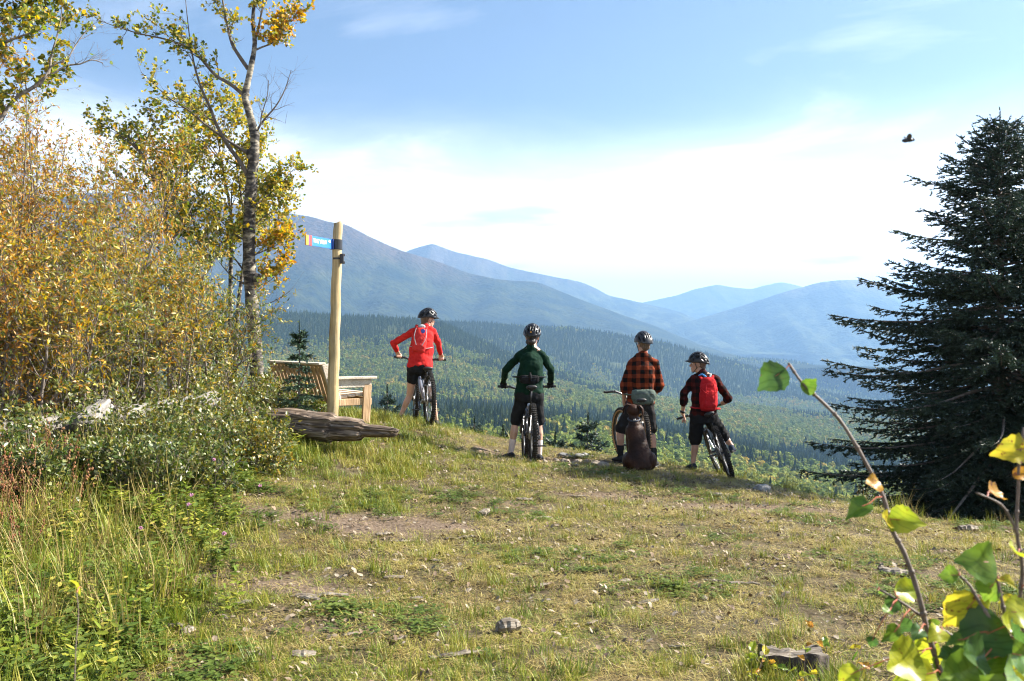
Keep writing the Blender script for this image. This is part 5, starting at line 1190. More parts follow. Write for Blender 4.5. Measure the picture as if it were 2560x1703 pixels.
sapling('dense sapling stem with large spotted leaves near the camera', [([(2470,1375),(2485,1420),(2500,1480),(2515,1560),(2520,1640),(2540,1720)],1.33,1.3,.0034,.0016),([(2400,1440),(2425,1465),(2445,1500),(2480,1560),(2500,1640),(2530,1720)],1.33,1.3,.0036,.0015)],
  [(2453,1405,98,'g',.1),(2372,1437,44,'g',.5),(2410,1530,108,'y',.1),(2475,1530,60,'yg',.3),(2456,1590,130,'d',.1),(2440,1690,150,'g',.2),(2515,1450,40,'y',.4),(2530,1590,76,'d',.3),(2480,1650,90,'g',.6),(2390,1600,40,'g',.8),(2370,1640,42,'d',.9),(2560,1640,90,'g',.2),(2390,1680,110,'g',.3),(2470,1475,70,'g',.4),(2425,1640,100,'d',.3),(2550,1530,80,'yg',.2),(2545,1690,120,'g',.3),(2510,1560,60,'yg',.5)], 13, 1.32, (.70,1.28,gz(.70,1.28)))
# a seedling whose single leaf shows against the weeds
sapling('tiny seedling with one bright leaf in front of the weeds', [([(192,1482),(196,1540),(190,1610),(186,1720)],1.9,1.85,.0012,.0008)], [(190,1468,48,'yg',.1)], 15, 1.9, P(186,2950,1.85)*1.0)
# yellow and orange leaved sprouts round the stump
for i, (px, py, d) in enumerate(((1935,1640,4.75),(2075,1560,4.9),(1880,1660,4.6),(2130,1640,4.7),(2010,1670,4.55))):
    r_ = random.Random(300+i); x = (px-1280)/FPX*d; z = gz(x,d); t = empty('leafy_sprout', (x,d,z)); tag(t, 'short sprout with yellow and orange leaves beside the grey sawn stump', 'sprout', 'sprouts round the stump'); mb = MB(); tips = []
    for s in range(3):
        st = poly((0,0,-.01), (r_.gauss(0,.4), r_.gauss(0,.3), 1), r_.uniform(.12,.24), r_, 4, .15); mb.tube(st, tap(5,.0025,.001), 5, False); tips.append(st)
    mb.build('stem', M_STEM, t)
    for q in range(9):
        p, tg = along(tips[q % 3], r_.uniform(.3,1)); L = r_.uniform(.03,.06); dv_ = rdir(r_); dv_.z = abs(dv_.z)*.5; nr = Vector((r_.uniform(-.5,.5),-.6,.8)); nr = (nr-dv_*nr.dot(dv_)).normalized(); dv_.normalize(); bi = nr.cross(dv_)
        o = link('leaf', leafmesh(r_.randrange(5), r_.choice(['y','yg','yg','o','g'])), None, t); M4 = Matrix((dv_*L, bi*L*.6, nr*L)).transposed().to_4x4(); M4.translation = p; o.matrix_basis = M4
# pink clover heads among the weeds
M_PINK = mat('clover_pink', (.50,.20,.34), (.62,.32,.46), scale=60, rough=.8)
for i, (px, py, d) in enumerate(((535,1150,8.2),(478,1238,7.2),(472,1262,7.0),(560,1335,6.4),(352,1322,6.5),(650,1215,7.6))):
    r_ = random.Random(900+i); x = (px-1280)/FPX*d; z = gz(x,d); h = max(.12, P(px,py,d).z-z); t = empty('clover_flower', (x,d,z)); tag(t, 'pink clover head on a thin stalk among the weeds', 'flower', 'clover flowers in the weeds')
    mb = MB(); mb.tube(poly((0,0,-.01), (r_.gauss(0,.1),0,1), h, r_, 4, .05), .0013, 4); mb.build('stalk', M_STEM, t)
    mb = MB()
    for k in range(26):
        v = rdir(r_); mb.cone(Vector((0,0,h))+v*.004, .002, Vector((0,0,h))+Vector((v.x,v.y,v.z*.9+.2))*.014, .0022, 5)
    mb.build('blossom', M_PINK, t)
# ================================================================== MOUNTAIN BIKES  (local: +y forward, x right, rear tyre touches the origin)
M_TYRE = mat('tyre_rubber', (.018,.017,.016), (.04,.036,.032), scale=30, rough=.85, bump=.3, spec=.15); M_TAN = mat('tan_sidewall', (.42,.24,.10), (.34,.19,.08), scale=20, rough=.8)
M_ALU = mat('brushed_metal', (.42,.42,.43), (.30,.30,.31), scale=30, rough=.3, metal=.9); M_DRK = mat('dark_metal', (.02,.02,.022), (.045,.045,.05), scale=20, rough=.35, metal=.4, coat=.3)
M_RIM = mat('rim_black', (.02,.02,.02), (.05,.05,.05), scale=15, rough=.3, metal=.3, coat=.4); M_SADL = mat('saddle_black', (.014,.014,.015), (.028,.028,.03), scale=30, rough=.5)
M_DUST = mat('dusty_rotor', (.35,.33,.30), (.22,.21,.2), scale=20, rough=.35, metal=.8)
def torus(mb, c, Rr, r, seg=48, sec=10, flat=1.0, prof=None):      # wheel in the yz plane
    vs = []; fs = []
    for i in range(seg):
        a = 2*pi*i/seg
        for k in range(sec):
            b_ = 2*pi*k/sec; q = Rr+cos(b_)*r*flat; vs.append(Vector((sin(b_)*r, cos(a)*q, sin(a)*q))+Vector(c))
    for i in range(seg):
        for k in range(sec): fs.append((i*sec+k, i*sec+(k+1)%sec, ((i+1)%seg)*sec+(k+1)%sec, ((i+1)%seg)*sec+k))
    mb.add(vs, fs)
def make_wheel(name, parent, loc, Rw, tw, wall, seed):
    r_ = random.Random(seed); t = MB(); torus(t, (0,0,0), Rw-tw, tw*.93, 56, 12); kn = MB()
    n = 62
    for i in range(n):                                         # tread knobs: two centre, two shoulder
        a = 2*pi*i/n
        for xo, rr, sz in ((tw*.28,Rw-.004,(.016,.018,.012)),(-tw*.28,Rw-.004,(.016,.018,.012)),(tw*.80,Rw-tw*.42,(.014,.017,.014)),(-tw*.80,Rw-tw*.42,(.014,.017,.014))):
            aa = a+(pi/n if abs(xo) > tw*.5 else 0); q = Matrix.Rotation(aa,3,'X'); kn.box(q @ Vector((xo, rr, 0)), sz if abs(xo) < tw*.5 else (sz[0],sz[2]*1.2,sz[1]), q)
    t.v += []; k0 = len(t.v); t.add(kn.v, kn.f)
    w = t.build(name, M_TYRE, parent); w.location = loc
    for f_ in w.data.polygons: f_.use_smooth = f_.index < 56*12
    if wall is not None:
        sw = MB()
        for s in (-1,1): sw.tube([(s*tw*.80, cos(2*pi*i/48)*(Rw-tw*1.35), sin(2*pi*i/48)*(Rw-tw*1.35)) for i in range(49)], tw*.36, 8, False)
        sw.build('sidewall', wall, w, True)
    rm = MB(); torus(rm, (0,0,0), Rw-2*tw-.004, .0145, 48, 8, .8); rm.build('rim', M_RIM, w, True)
    sp = MB()
    for i in range(28):
        a = 2*pi*i/28; s = 1 if i % 2 else -1; b_ = a+(.32 if (i//2) % 2 else -.32)
        sp.tube([(s*.028, cos(b_)*.026, sin(b_)*.026), (s*.004, cos(a)*(Rw-2*tw-.01), sin(a)*(Rw-2*tw-.01))], .0013, 4, False)
    sp.build('spokes', M_ALU, w)
    hb_ = MB(); hb_.tube([(-.055,0,0),(-.03,0,0),(-.028,0,0),(.028,0,0),(.03,0,0),(.055,0,0)], [.014,.03,.02,.02,.03,.014], 12); hb_.build('hub', M_DRK, w)
    rt = MB(); torus(rt, (-.045,0,0), .075, .008, 36, 6, 1.0)
    for k in range(5): a = 2*pi*k/5; rt.tube([(-.045,cos(a)*.02,sin(a)*.02),(-.045,cos(a+.5)*.07,sin(a+.5)*.07)], .004, 4)
    rt.build('brake_rotor', M_DUST, w)
    return w
def bike(label, rear, yaw, roll, steer, fmat, saddle_h, Rw=.365, tw=.031, wall=None, crank=0.9, seed=1, bar=.78, wb=1.17, barz=.98, plate=False, pitch=0.0):
    t = empty('mountain_bike', rear); tag(t, label, 'bicycle', 'mountain bikes of the riders'); t.rotation_mode = 'ZYX' if False else 'XYZ'
    t.matrix_basis = Matrix.Translation(Vector(rear)) @ Matrix.Rotation(yaw,4,'Z') @ Matrix.Rotation(pitch,4,'X') @ Matrix.Rotation(roll,4,'Y')
    bb = Vector((0,.435,.335)); rax = Vector((0,0,Rw)); seatT = Vector((0,.285,.70)); headT = Vector((0,.845,.83)); headB = Vector((0,.885,.71)); fax0 = Vector((0,wb,Rw))
    make_wheel('rear_wheel', t, rax, Rw, tw, wall, seed)
    f = MB()
    f.tube([bb, bb.lerp(seatT,.5), seatT], [.022,.019,.018], 10); f.tube([bb+Vector((0,.01,.03)), Vector((0,.66,.53)), headB], [.03,.032,.027], 12); f.tube([seatT-Vector((0,0,.06)), Vector((0,.58,.72)), headT-Vector((0,0,.03))], [.018,.02,.022], 10)
    f.tube([headB-Vector((0,-.008,.02)), headT+Vector((0,-.006,.015))], .027, 12); f.tube([(-.045,.435,.335),(.045,.435,.335)], .026, 12)
    f.build('frame', fmat, t, True)
    c_ = MB()
    for s in (-1,1):
        c_.tube([(s*.075,0,Rw),(s*.07,.12,Rw+.005),(s*.045,.36,.36),(s*.03,.42,.35)], [.012,.013,.014,.014], 8); c_.tube([(s*.075,.01,Rw+.01),(s*.066,.14,.52),(s*.04,.30,.66)], [.011,.011,.013], 8)
        c_.bbox((s*.076,0,Rw), (.012,.04,.05), .004)
    c_.tube([(-.055,.20,.575),(.055,.20,.575)], .012, 8)
    c_.build('rear_triangle', fmat, t, True)
    sh = MB(); sh.tube([(0,.33,.60),(0,.44,.56)], .024, 12); sh.tube([(0,.44,.56),(0,.54,.525)], .014, 10); sh.build('rear_shock', M_DRK, t, True)
    st = MB(); sv = (seatT-bb).normalized(); sad = seatT+sv*max(.05,(saddle_h-.02-seatT.z)/sv.z); st.tube([seatT-sv*.02, sad], .0145, 10); st.tube([seatT-sv*.015, seatT+sv*.02], .021, 10); st.build('seat_post', M_DRK, t, True)
    sb = MB()
    secs = []
    for yy, wx, hz_, zz in ((-.155,.045,.016,.020),(-.135,.068,.026,.016),(-.09,.072,.028,.010),(-.03,.048,.026,.002),(.04,.026,.022,-.002),(.10,.020,.018,-.004),(.125,.010,.010,-.006)):
        secs.append((sad+Vector((0,yy+.02,.02+zz)), wx, hz_, (1,0,0), (0,0,1)))
    sb.loft(secs, 14); sd_ = sb.build('saddle', M_SADL, t, True)
    rl = MB()
    for s in (-1,1): rl.tube([sad+Vector((s*.022,-.10,.018)), sad+Vector((s*.022,-.03,-.004)), sad+Vector((s*.022,.06,-.004)), sad+Vector((s*.012,.10,.012))], .0036, 6)
    rl.build('rails', M_ALU, sd_)
    # cranks, chainring, pedals
    cr_ = MB(); ca = crank
    ends = []
    for s in (-1,1):
        dv_ = Vector((0, cos(ca)*s, sin(ca)*s)); e = bb+Vector((s*.078,0,0))+dv_*.172; cr_.tube([bb+Vector((s*.055,0,0)), bb+Vector((s*.07,0,0)), e-dv_*.01, e+Vector((s*.004,0,0))], [.016,.016,.012,.012], 8); ends.append(e+Vector((s*.01,0,0)))
    cr_.build('crank', M_DRK, t, True)
    cg = MB(); torus(cg, bb+Vector((.05,0,0)), .064, .006, 36, 6, 1.0)
    for k in range(4): a = 2*pi*k/4; cg.tube([bb+Vector((.05,cos(a)*.02,sin(a)*.02)), bb+Vector((.05,cos(a)*.062,sin(a)*.062))], .006, 5)
    cg.build('chainring', M_DRK, t)
    for e, s in zip(ends, (-1,1)):
        pm = MB(); c = e+Vector((s*.055,0,0)); 
        for q in (-1,1): pm.bbox(c+Vector((0,q*.046,0)), (.096,.012,.018), .003); pm.bbox(c+Vector((q*.044,0,0)), (.012,.10,.018), .003)
        pm.tube([e, c+Vector((s*.045,0,0))], .009, 8); pm.bbox(c, (.03,.10,.014), .003); pm.build('pedal', M_BLK, t)
    cs = MB()
    for k in range(7): torus(cs, rax+Vector((.030+.004*k,0,0)), .078-.008*k, .0035, 28, 5)
    cs.build('cassette', M_DUST, t)
    ch = MB(); ch.tube([rax+Vector((.042,0,.06)), bb+Vector((.05,0,.064))], .0045, 5); ch.tube([rax+Vector((.042,.03,-.16)), bb+Vector((.05,0,-.064))], .0045, 5); ch.tube([rax+Vector((.042,-.03,-.05)),rax+Vector((.042,-.02,-.10)),rax+Vector((.042,.03,-.16))], .0045, 5); ch.build('chain', M_DRK, t)
    dr = MB(); dr.bbox(rax+Vector((.075,-.01,-.055)), (.03,.04,.06), .008); dr.tube([rax+Vector((.05,-.02,-.085)), rax+Vector((.05,.03,-.165))], .011, 8); torus(dr, rax+Vector((.045,-.018,-.085)), .018, .005, 14, 5); torus(dr, rax+Vector((.045,.03,-.162)), .018, .005, 14, 5); dr.build('derailleur', M_DRK, t)
    if plate:
        pl = MB(); pl.bbox((-.045,.10,.44), (.004,.10,.05), .001, Euler((.35,0,0)).to_matrix()); pl.build('tag_plate', M_WHT, t)
    # steered front end: an empty is not needed, geometry is rotated about the steering axis
    sax = (headT-headB).normalized(); Q = Matrix.Rotation(steer,3,sax)
    def S(v): return headB+Q @ (Vector(v)-headB)
    fk = MB(); crown = headB-sax*.03+Vector((0,.0,0))
    fwd = Q @ Vector((0,1,0)); sdv = Q @ Vector((1,0,0))
    for s in (-1,1):
        u0 = S(crown+Vector((s*.062,.02,0))); ax_ = S(fax0+Vector((s*.062,-.015,0))); mid = u0.lerp(ax_,.45)
        fk.tube([u0+(u0-ax_).normalized()*.03, mid], .0165, 10); fk.tube([mid+(u0-mid).normalized()*.01, mid, ax_], [.023,.023,.018], 10)
    fk.tube([S(crown+Vector((-.065,.02,0))), S(crown+Vector((0,.022,.02))), S(crown+Vector((.065,.02,0)))], [.024,.03,.024], 10)
    mA, mB = S(crown+Vector((-.062,.02,0))).lerp(S(fax0+Vector((-.062,-.015,0))),.47), S(crown+Vector((.062,.02,0))).lerp(S(fax0+Vector((.062,-.015,0))),.47); fk.tube([mA, (mA+mB)/2+fwd*.03+Vector((0,0,.05)), mB], .012, 8)
    fk.build('fork', M_DRK, t, True)
    fwl = make_wheel('front_wheel', t, S(fax0), Rw, tw, wall, seed+5); fwl.rotation_euler = Q.to_euler()
    h_ = MB(); stemb = headT+sax*.03; clampp = stemb+Vector((0,.045,.02)); bz = barz
    h_.tube([S(stemb-sax*.02), S(stemb+sax*.02)], .022, 10); h_.tube([S(stemb), S(clampp)], .02, 10)
    rise = bz-clampp.z; gl, gr = None, None; pts = []
    for u in (-1,-.62,-.3,-.1,.1,.3,.62,1):
        a_ = abs(u); pts.append(S(clampp+Vector((u*bar/2, -.05*max(0,a_-.15), rise*float(sstep(.1,.45,a_))+.006*a_))))
    h_.tube(smooth_poly(pts,3), .0145, 10); h_.build('handlebar', M_DRK, t, True); world = t.matrix_basis; grips = []
    for s in (-1,1):
        a_, b_ = (pts[0],pts[1]) if s < 0 else (pts[-1],pts[-2]); u = (b_-a_).normalized(); gm = MB(); gm.tube([a_-u*.002, a_+u*.004, a_+u*.13, a_+u*.135], [.017,.0175,.0168,.02], 10); gm.build('grip', M_BLK, t, True)
        lv_ = MB(); o_ = a_+u*.165; lv_.bbox(o_, (.03,.03,.035), .006); lv_.tube([o_+fwd*.02, o_+fwd*.045-u*.03+Vector((0,0,-.012)), o_+fwd*.05-u*.12+Vector((0,0,-.02))], [.009,.007,.0045], 7); lv_.tube([o_+fwd*.02, o_+fwd*.05+u*.06], [.011,.009], 8); lv_.build('brake_lever', M_DRK, t, True)
        grips.append((world @ (a_+u*.07), (world.to_3x3() @ u)*s*(-1) if False else (world.to_3x3() @ (-u)).normalized()))
    cb = MB(); cb.tube(smooth_poly([S(pts[1]+Vector((0,.02,0))), S(clampp+Vector((-.12,.13,.02))), S(headB+Vector((-.02,.10,-.02))), S(headB+Vector((-.05,.08,-.15)))],4), .0025, 5); cb.tube(smooth_poly([S(pts[-2]+Vector((0,.02,0))), S(clampp+Vector((.12,.13,.02))), S(headB+Vector((.03,.09,.0))), S(headB+Vector((.01,-.02,-.06)))],4), .0025, 5); cb.build('cables', M_BLK, t)
    return t, grips, [world @ (e+Vector((s*.05,0,.012))) for e, s in zip(ends, (-1,1))]
M_FR1 = mat('bike_paint_grey', (.16,.16,.18), (.22,.22,.24), scale=4, rough=.35, metal=.3, coat=.5); M_FR2 = mat('bike_paint_black', (.02,.02,.022), (.035,.035,.04), scale=4, rough=.3, coat=.6)
M_FR3 = mat('bike_paint_tan', (.10,.09,.075), (.15,.13,.11), scale=4, rough=.35, coat=.5); M_FR4 = mat('bike_paint_graphite', (.06,.065,.07), (.10,.105,.11), scale=4, rough=.3, metal=.3, coat=.5)
def on_ground(x, y): return Vector((x, y, gz(x,y)+.0))
def set_pitch(x, y, yaw, wb=1.17):
    return math.atan2(gz(x-sin(yaw)*wb, y+cos(yaw)*wb)-gz(x,y), wb)
YW = {}
def place_bike(key, label, x, y, yaw, roll, steer, fm, sh, **k):
    YW[key] = bike(label, on_ground(x,y), yaw, roll, steer, fm, sh, pitch=set_pitch(x,y,yaw), **k); return YW[key]
place_bike('red', 'grey mountain bike straddled by the rider in the red jacket', -1.165, 14.0, R(15.5), R(1.5), R(-8), M_FR1, .80, Rw=.358, tw=.030, crank=.7, seed=1)
place_bike('green', 'black mountain bike straddled by the rider in the green jersey', .262, 12.4, R(3.8), R(0), R(0), M_FR2, .93, Rw=.37, tw=.033, crank=-2.25, seed=2)
place_bike('plaid', 'tan walled mountain bike between the standing plaid shirted rider and the dog', 1.70, 12.95, R(4.5), R(1), R(13), M_FR3, .86, Rw=.368, tw=.031, wall=M_TAN, crank=2.6, seed=3)
place_bike('pack', 'leaning graphite mountain bike under the rider with the red backpack', 2.94, 13.3, R(-6), R(-18), R(4), M_FR4, .90, Rw=.368, tw=.031, crank=-.15, seed=4, plate=True)
# ================================================================== PEOPLE
def skin_mat(name, c):
    m, n, l, b, o = newmat(name); b.inputs['Roughness'].default_value = .5; t = n.new('ShaderNodeTexCoord'); a = n.new('ShaderNodeTexNoise'); a.inputs['Scale'].default_value = 9; a.inputs['Detail'].default_value = 4; l.new(t.outputs['Object'], a.inputs[0])
    r = ramp(n, [(.3,tuple(x*.86 for x in c)),(.7,c)]); l.new(a.outputs[0], r.inputs[0]); l.new(r.outputs[0], b.inputs['Base Color']); b.inputs['Subsurface Weight'].default_value = .12; b.inputs['Subsurface Radius'].default_value = (.02,.008,.004); b.inputs['Subsurface Scale'].default_value = .5; return m
M_SK1 = skin_mat('skin_fair', (.56,.33,.23)); M_SK2 = skin_mat('skin_warm', (.48,.27,.18))
def cloth(name, c1, c2, scale=14, rough=.85, sheen=.0): return mat(name, c1, c2, scale=scale, rough=rough, bump=.25, bscale=220, sheen=sheen, spec=.1)
M_REDJ = cloth('red_jacket', (.46,.018,.018), (.56,.03,.026)); M_GRN = cloth('green_jersey', (.003,.017,.010), (.006,.028,.015)); M_BLKC = cloth('black_shorts', (.010,.010,.011), (.018,.018,.019)); M_BLKD = cloth('dark_shorts', (.016,.015,.015), (.026,.024,.024))
M_SHOE = cloth('black_shoe', (.018,.018,.02), (.035,.035,.04), rough=.6); M_SOLE = mat('gum_sole', (.30,.16,.06), scale=8, rough=.8); M_SHOE2 = cloth('navy_shoe', (.02,.03,.05), (.04,.05,.075)); M_SOCKW = cloth('pale_sock', (.62,.50,.45), (.70,.58,.53)); M_SOCKB = cloth('black_sock', (.015,.015,.016), (.03,.03,.03), 60)
M_HAIRD = mat('dark_hair', (.014,.010,.008), (.035,.024,.018), scale=40, rough=.45, bump=.5, stretch=(1,1,.2)); M_HAIRB = mat('brown_hair', (.07,.04,.022), (.16,.10,.055), scale=40, rough=.5, bump=.5, stretch=(1,1,.2))
M_HELM = mat('helmet_shell', (.010,.010,.012), (.016,.017,.02), scale=6, rough=.32, spec=.35); M_HELM2 = mat('helmet_matte', (.022,.024,.028), (.036,.038,.044), scale=6, rough=.35, spec=.4); M_FOAM = mat('helmet_liner', (.008,.008,.008), scale=20, rough=.9); M_STRAP = mat('webbing', (.012,.012,.012), (.025,.025,.025), scale=60, rough=.8)
M_EYE = mat('eye_white', (.75,.73,.7), scale=20, rough=.2); M_IRIS = mat('iris', (.05,.035,.025), scale=20, rough=.2); M_LIP = mat('lips', (.42,.16,.13), scale=20, rough=.5); M_GLOVE = cloth('black_glove', (.012,.012,.013), (.02,.02,.02))
def plaid(name, red, blk, sq):
    m, n, l, b, o = newmat(name); b.inputs['Roughness'].default_value = .9; b.inputs['Specular IOR Level'].default_value = .1
    t = n.new('ShaderNodeTexCoord'); w = n.new('ShaderNodeTexNoise'); w.inputs['Scale'].default_value = 6; w.inputs['Detail'].default_value = 2; l.new(t.outputs['Object'], w.inputs[0])
    sc_ = n.new('ShaderNodeVectorMath'); sc_.operation = 'SCALE'; sc_.inputs['Scale'].default_value = .05; l.new(w.outputs['Color'], sc_.inputs[0]); ad = n.new('ShaderNodeVectorMath'); l.new(t.outputs['Object'], ad.inputs[0]); l.new(sc_.outputs[0], ad.inputs[1]); s = n.new('ShaderNodeSeparateXYZ'); l.new(ad.outputs[0], s.inputs[0])
    outs = []
    for ax, kk in (('X',1.0),('Z',1.0)):
        d_ = n.new('ShaderNodeMath'); d_.operation = 'DIVIDE'; d_.inputs[1].default_value = sq*2; l.new(s.outputs[ax], d_.inputs[0]); f_ = n.new('ShaderNodeMath'); f_.operation = 'FRACT'; l.new(d_.outputs[0], f_.inputs[0]); g = n.new('ShaderNodeMath'); g.operation = 'GREATER_THAN'; g.inputs[1].default_value = .5; l.new(f_.outputs[0], g.inputs[0]); outs.append(g)
    av = n.new('ShaderNodeMath'); av.operation = 'ADD'; l.new(outs[0].outputs[0], av.inputs[0]); l.new(outs[1].outputs[0], av.inputs[1]); hv = n.new('ShaderNodeMath'); hv.operation = 'MULTIPLY'; hv.inputs[1].default_value = .5; l.new(av.outputs[0], hv.inputs[0])
    r = ramp(n, [(.0,red),(.5,tuple((x+y)*.42 for x,y in zip(red,blk))),(1,blk)]); l.new(hv.outputs[0], r.inputs[0]); l.new(r.outputs[0], b.inputs['Base Color']); return m
M_PL1 = plaid('orange_plaid', (.19,.038,.014), (.008,.007,.007), .056); M_PL2 = plaid('dark_red_plaid', (.06,.010,.007), (.007,.006,.006), .05)
AX, AY = Vector((1,0,0)), Vector((0,1,0))
def hand_parts(mb, wrist, G, u, seg=8, side=1, rbar=.018, scale=1.0, thumb_in=None):
    """hand closed round a bar: G grip centre, u bar axis pointing outwards, wrist behind it"""
    back = (wrist-G); back = (back-u*back.dot(u)).normalized(); upv = u.cross(back).normalized()
    if upv.z < 0: upv = -upv
    s = scale; palm = G+back*(.038*s)+upv*(.012*s)
    for k in range(4): mb.cone(wrist+(palm-wrist)*.2+u*((k-1.5)*.012*s), .017*s, G+back*(.016*s)+upv*(.026*s)+u*((k-1.5)*.0195*s), .0105*s, seg)
    lens = (1.0,1.1,1.04,.86)
    for k in range(4):                     # little finger outermost
        o = G+u*((1.5-k)*.0195*s) if True else G; L = lens[k]; pts = []
        for a in (1.75, .95, .05, -1.0, -1.9*L):
            pts.append(o+back*(cos(a+.55)*(rbar+.009)*1.05*(-1 if False else 1))*(1)*(-1)*(-1)+upv*(sin(a+.55)*(rbar+.009))) 
        mb.chain(pts, [.0102*s,.0098*s,.0092*s,.0086*s,.0078*s], seg)
    tb = palm-u*(.036*s); mb.chain([palm-u*.02*s, tb, tb-back*(.032*s)-upv*(.018*s), tb-back*(.05*s)-upv*(.030*s)+u*.01], [.015*s,.0125*s,.0105*s,.009*s], seg)
def head_frame(yaw, pitch=0.0, roll=0.0): return (Euler((pitch,roll,0)).to_matrix() if False else Matrix.Rotation(yaw,3,'Z') @ Matrix.Rotation(pitch,3,'X') @ Matrix.Rotation(roll,3,'Y'))
def head_parts(mb, c, H, s=1.0):
    """skull, face, ears; local +y is where the face looks, c the middle of the head"""
    def L(x,y,z): return c+H @ (Vector((x,y,z))*s)
    mb.ell(L(0,-.012,.022), (.077*s,.098*s,.092*s), H, 20, 14); mb.ell(L(0,.022,-.045), (.060*s,.070*s,.068*s), H, 18, 12)
    mb.ell(L(0,.060,-.092), (.032*s,.030*s,.024*s), H); mb.ell(L(0,.035,-.085), (.048*s,.045*s,.026*s), H)              # chin, jaw
    mb.cone(L(0,.086,.012), .010*s, L(0,.106,-.024), .0145*s); mb.ell(L(.012,.094,-.028), .009*s); mb.ell(L(-.012,.094,-.028), .009*s)   # nose
    mb.cone(L(-.045,.070,.030), .012*s, L(.045,.070,.030), .012*s)                                                    # brow
    for sd in (-1,1):
        mb.ell(L(sd*.040,.062,-.022), (.022*s,.020*s,.018*s), H); mb.ell(L(sd*.079,-.010,-.012), (.009*s,.020*s,.032*s), H @ Matrix.Rotation(sd*.35,3,'Z')); mb.ell(L(sd*.076,.000,-.036), (.007*s,.010*s,.010*s), H)
    mb.cone(L(-.018,.088,-.058), .0075*s, L(.018,.088,-.058), .0075*s); mb.cone(L(-.016,.086,-.068), .008*s, L(.016,.086,-.068), .008*s)
def helmet(t, c, H, m, s=1.0, visor=True, vents=7, mark=None, pitch=-.08):
    """vented shell over a dark liner, peak in front, straps under the chin"""
    Hh = H @ Matrix.Rotation(pitch,3,'X')
    def L(x,y,z): return c+Hh @ (Vector((x,y,z))*s)
    nu, nv = 72, 22; vs = []; fs = []
    def sp(u, v, k):
        th = 2*pi*u/nu; ph = pi/2*(1-v/nv)-(0.16*(v/nv)); r_ = 1+.03*math.cos(6*th)*math.sin(pi*v/nv); y = math.cos(ph)*sin(th); x = math.cos(ph)*cos(th); z = math.sin(ph)
        yy = y*.128*k*r_*(1.0 if y > 0 else 1.04); xx = x*.098*k*r_; zz = z*.108*k-.042*(y < 0)*abs(y)**1.5-.008*abs(x)
        return L(xx, yy-.012, zz+.050)
    sh = MB()
    for v in range(nv+1):
        for u in range(nu): vs.append(sp(u,v,1.0))
    for v in range(nv):
        for u in range(nu):
            th = 2*pi*(u+.5)/nu; y_ = math.cos(pi/2*(1-(v+.5)/nv)); xx = y_*cos(th); yy = y_*sin(th)
            lane = abs(math.fmod(abs(xx)*3.6+.5,1)-.5); zone = .25 < (v+.5)/nv < .86; gap = lane < .20 and zone and abs(math.fmod(yy*2.2+2.0+(.3 if abs(xx) > .3 else 0),1)-.5) < .36
            if gap: continue
            fs.append((v*nu+u, v*nu+(u+1)%nu, (v+1)*nu+(u+1)%nu, (v+1)*nu+u))
    sh.add(vs, fs); o = sh.build('helmet', m, None, True); md = o.modifiers.new('thick','SOLIDIFY'); md.thickness = .012*s; md.offset = -1; wparent(o, t)
    ln = MB(); lv2 = []; 
    for v in range(nv+1):
        for u in range(0,nu,2): lv2.append(sp(u,v,.91))
    n2 = nu//2; ln.add(lv2, [(v*n2+u, v*n2+(u+1)%n2, (v+1)*n2+(u+1)%n2, (v+1)*n2+u) for v in range(nv) for u in range(n2)]); q = ln.build('liner', M_FOAM, None, True); q.parent = o
    if visor:
        vb = MB(); nn = 14; a0 = []
        for row,(yy,zz) in enumerate(((.108,.066),(.145,.060),(.172,.050))):
            for k in range(nn+1):
                a = (k/nn-.5)*2; w_ = (.088,.076,.056)[row]; a0.append(L(a*w_, yy-.045*a*a*(1.4-row*.2), zz-.012*a*a))
        vb.add(a0, [(r*(nn+1)+k, r*(nn+1)+k+1, (r+1)*(nn+1)+k+1, (r+1)*(nn+1)+k) for r in range(2) for k in range(nn)]); q = vb.build('visor', m, None, True); md = q.modifiers.new('thick','SOLIDIFY'); md.thickness = .006; q.parent = o
    stp = MB()
    for sd in (-1,1):
        j = c+H @ Vector((sd*.078,.012,-.052))*1; ch = c+H @ Vector((sd*.030,.062,-.118)); stp.tube([L(sd*.088,.04,.035), j, ch], .0055, 5, True, .4); stp.tube([L(sd*.086,-.05,.025), j], .0055, 5, True, .4)
    stp.tube([c+H @ Vector((-.030,.062,-.118)), c+H @ Vector((0,.070,-.124)), c+H @ Vector((.030,.062,-.118))], .006, 5); q = stp.build('chin_strap', M_STRAP); q.parent = o
    if mark:
        mk = MB(); mk.add([L(0,-.158,.062),L(-.012,-.158,.036),L(.012,-.158,.036)], [(0,1,2)]); q = mk.build('badge', mark); q.parent = o
    return o
def eyes(t, c, H, s=1.0):
    w = MB(); i_ = MB()
    for sd in (-1,1): w.ell(c+H @ Vector((sd*.031,.070,.006)), .0125*s, seg=12, rings=8); i_.ell(c+H @ Vector((sd*.031,.0795,.006)), (.0062*s,.004*s,.0062*s), H, 10, 6)
    wparent(w.build('eyes', M_EYE, None, True), t); q = i_.build('irises', M_IRIS, None, True); q.parent = t.children[-1] if False else None; wparent(q, t)
    lp = MB(); lp.cone(c+H @ Vector((-.017,.0945,-.060)), .0055*s, c+H @ Vector((.017,.0945,-.060)), .0055*s); wparent(lp.build('lips', M_LIP, None, True), t)
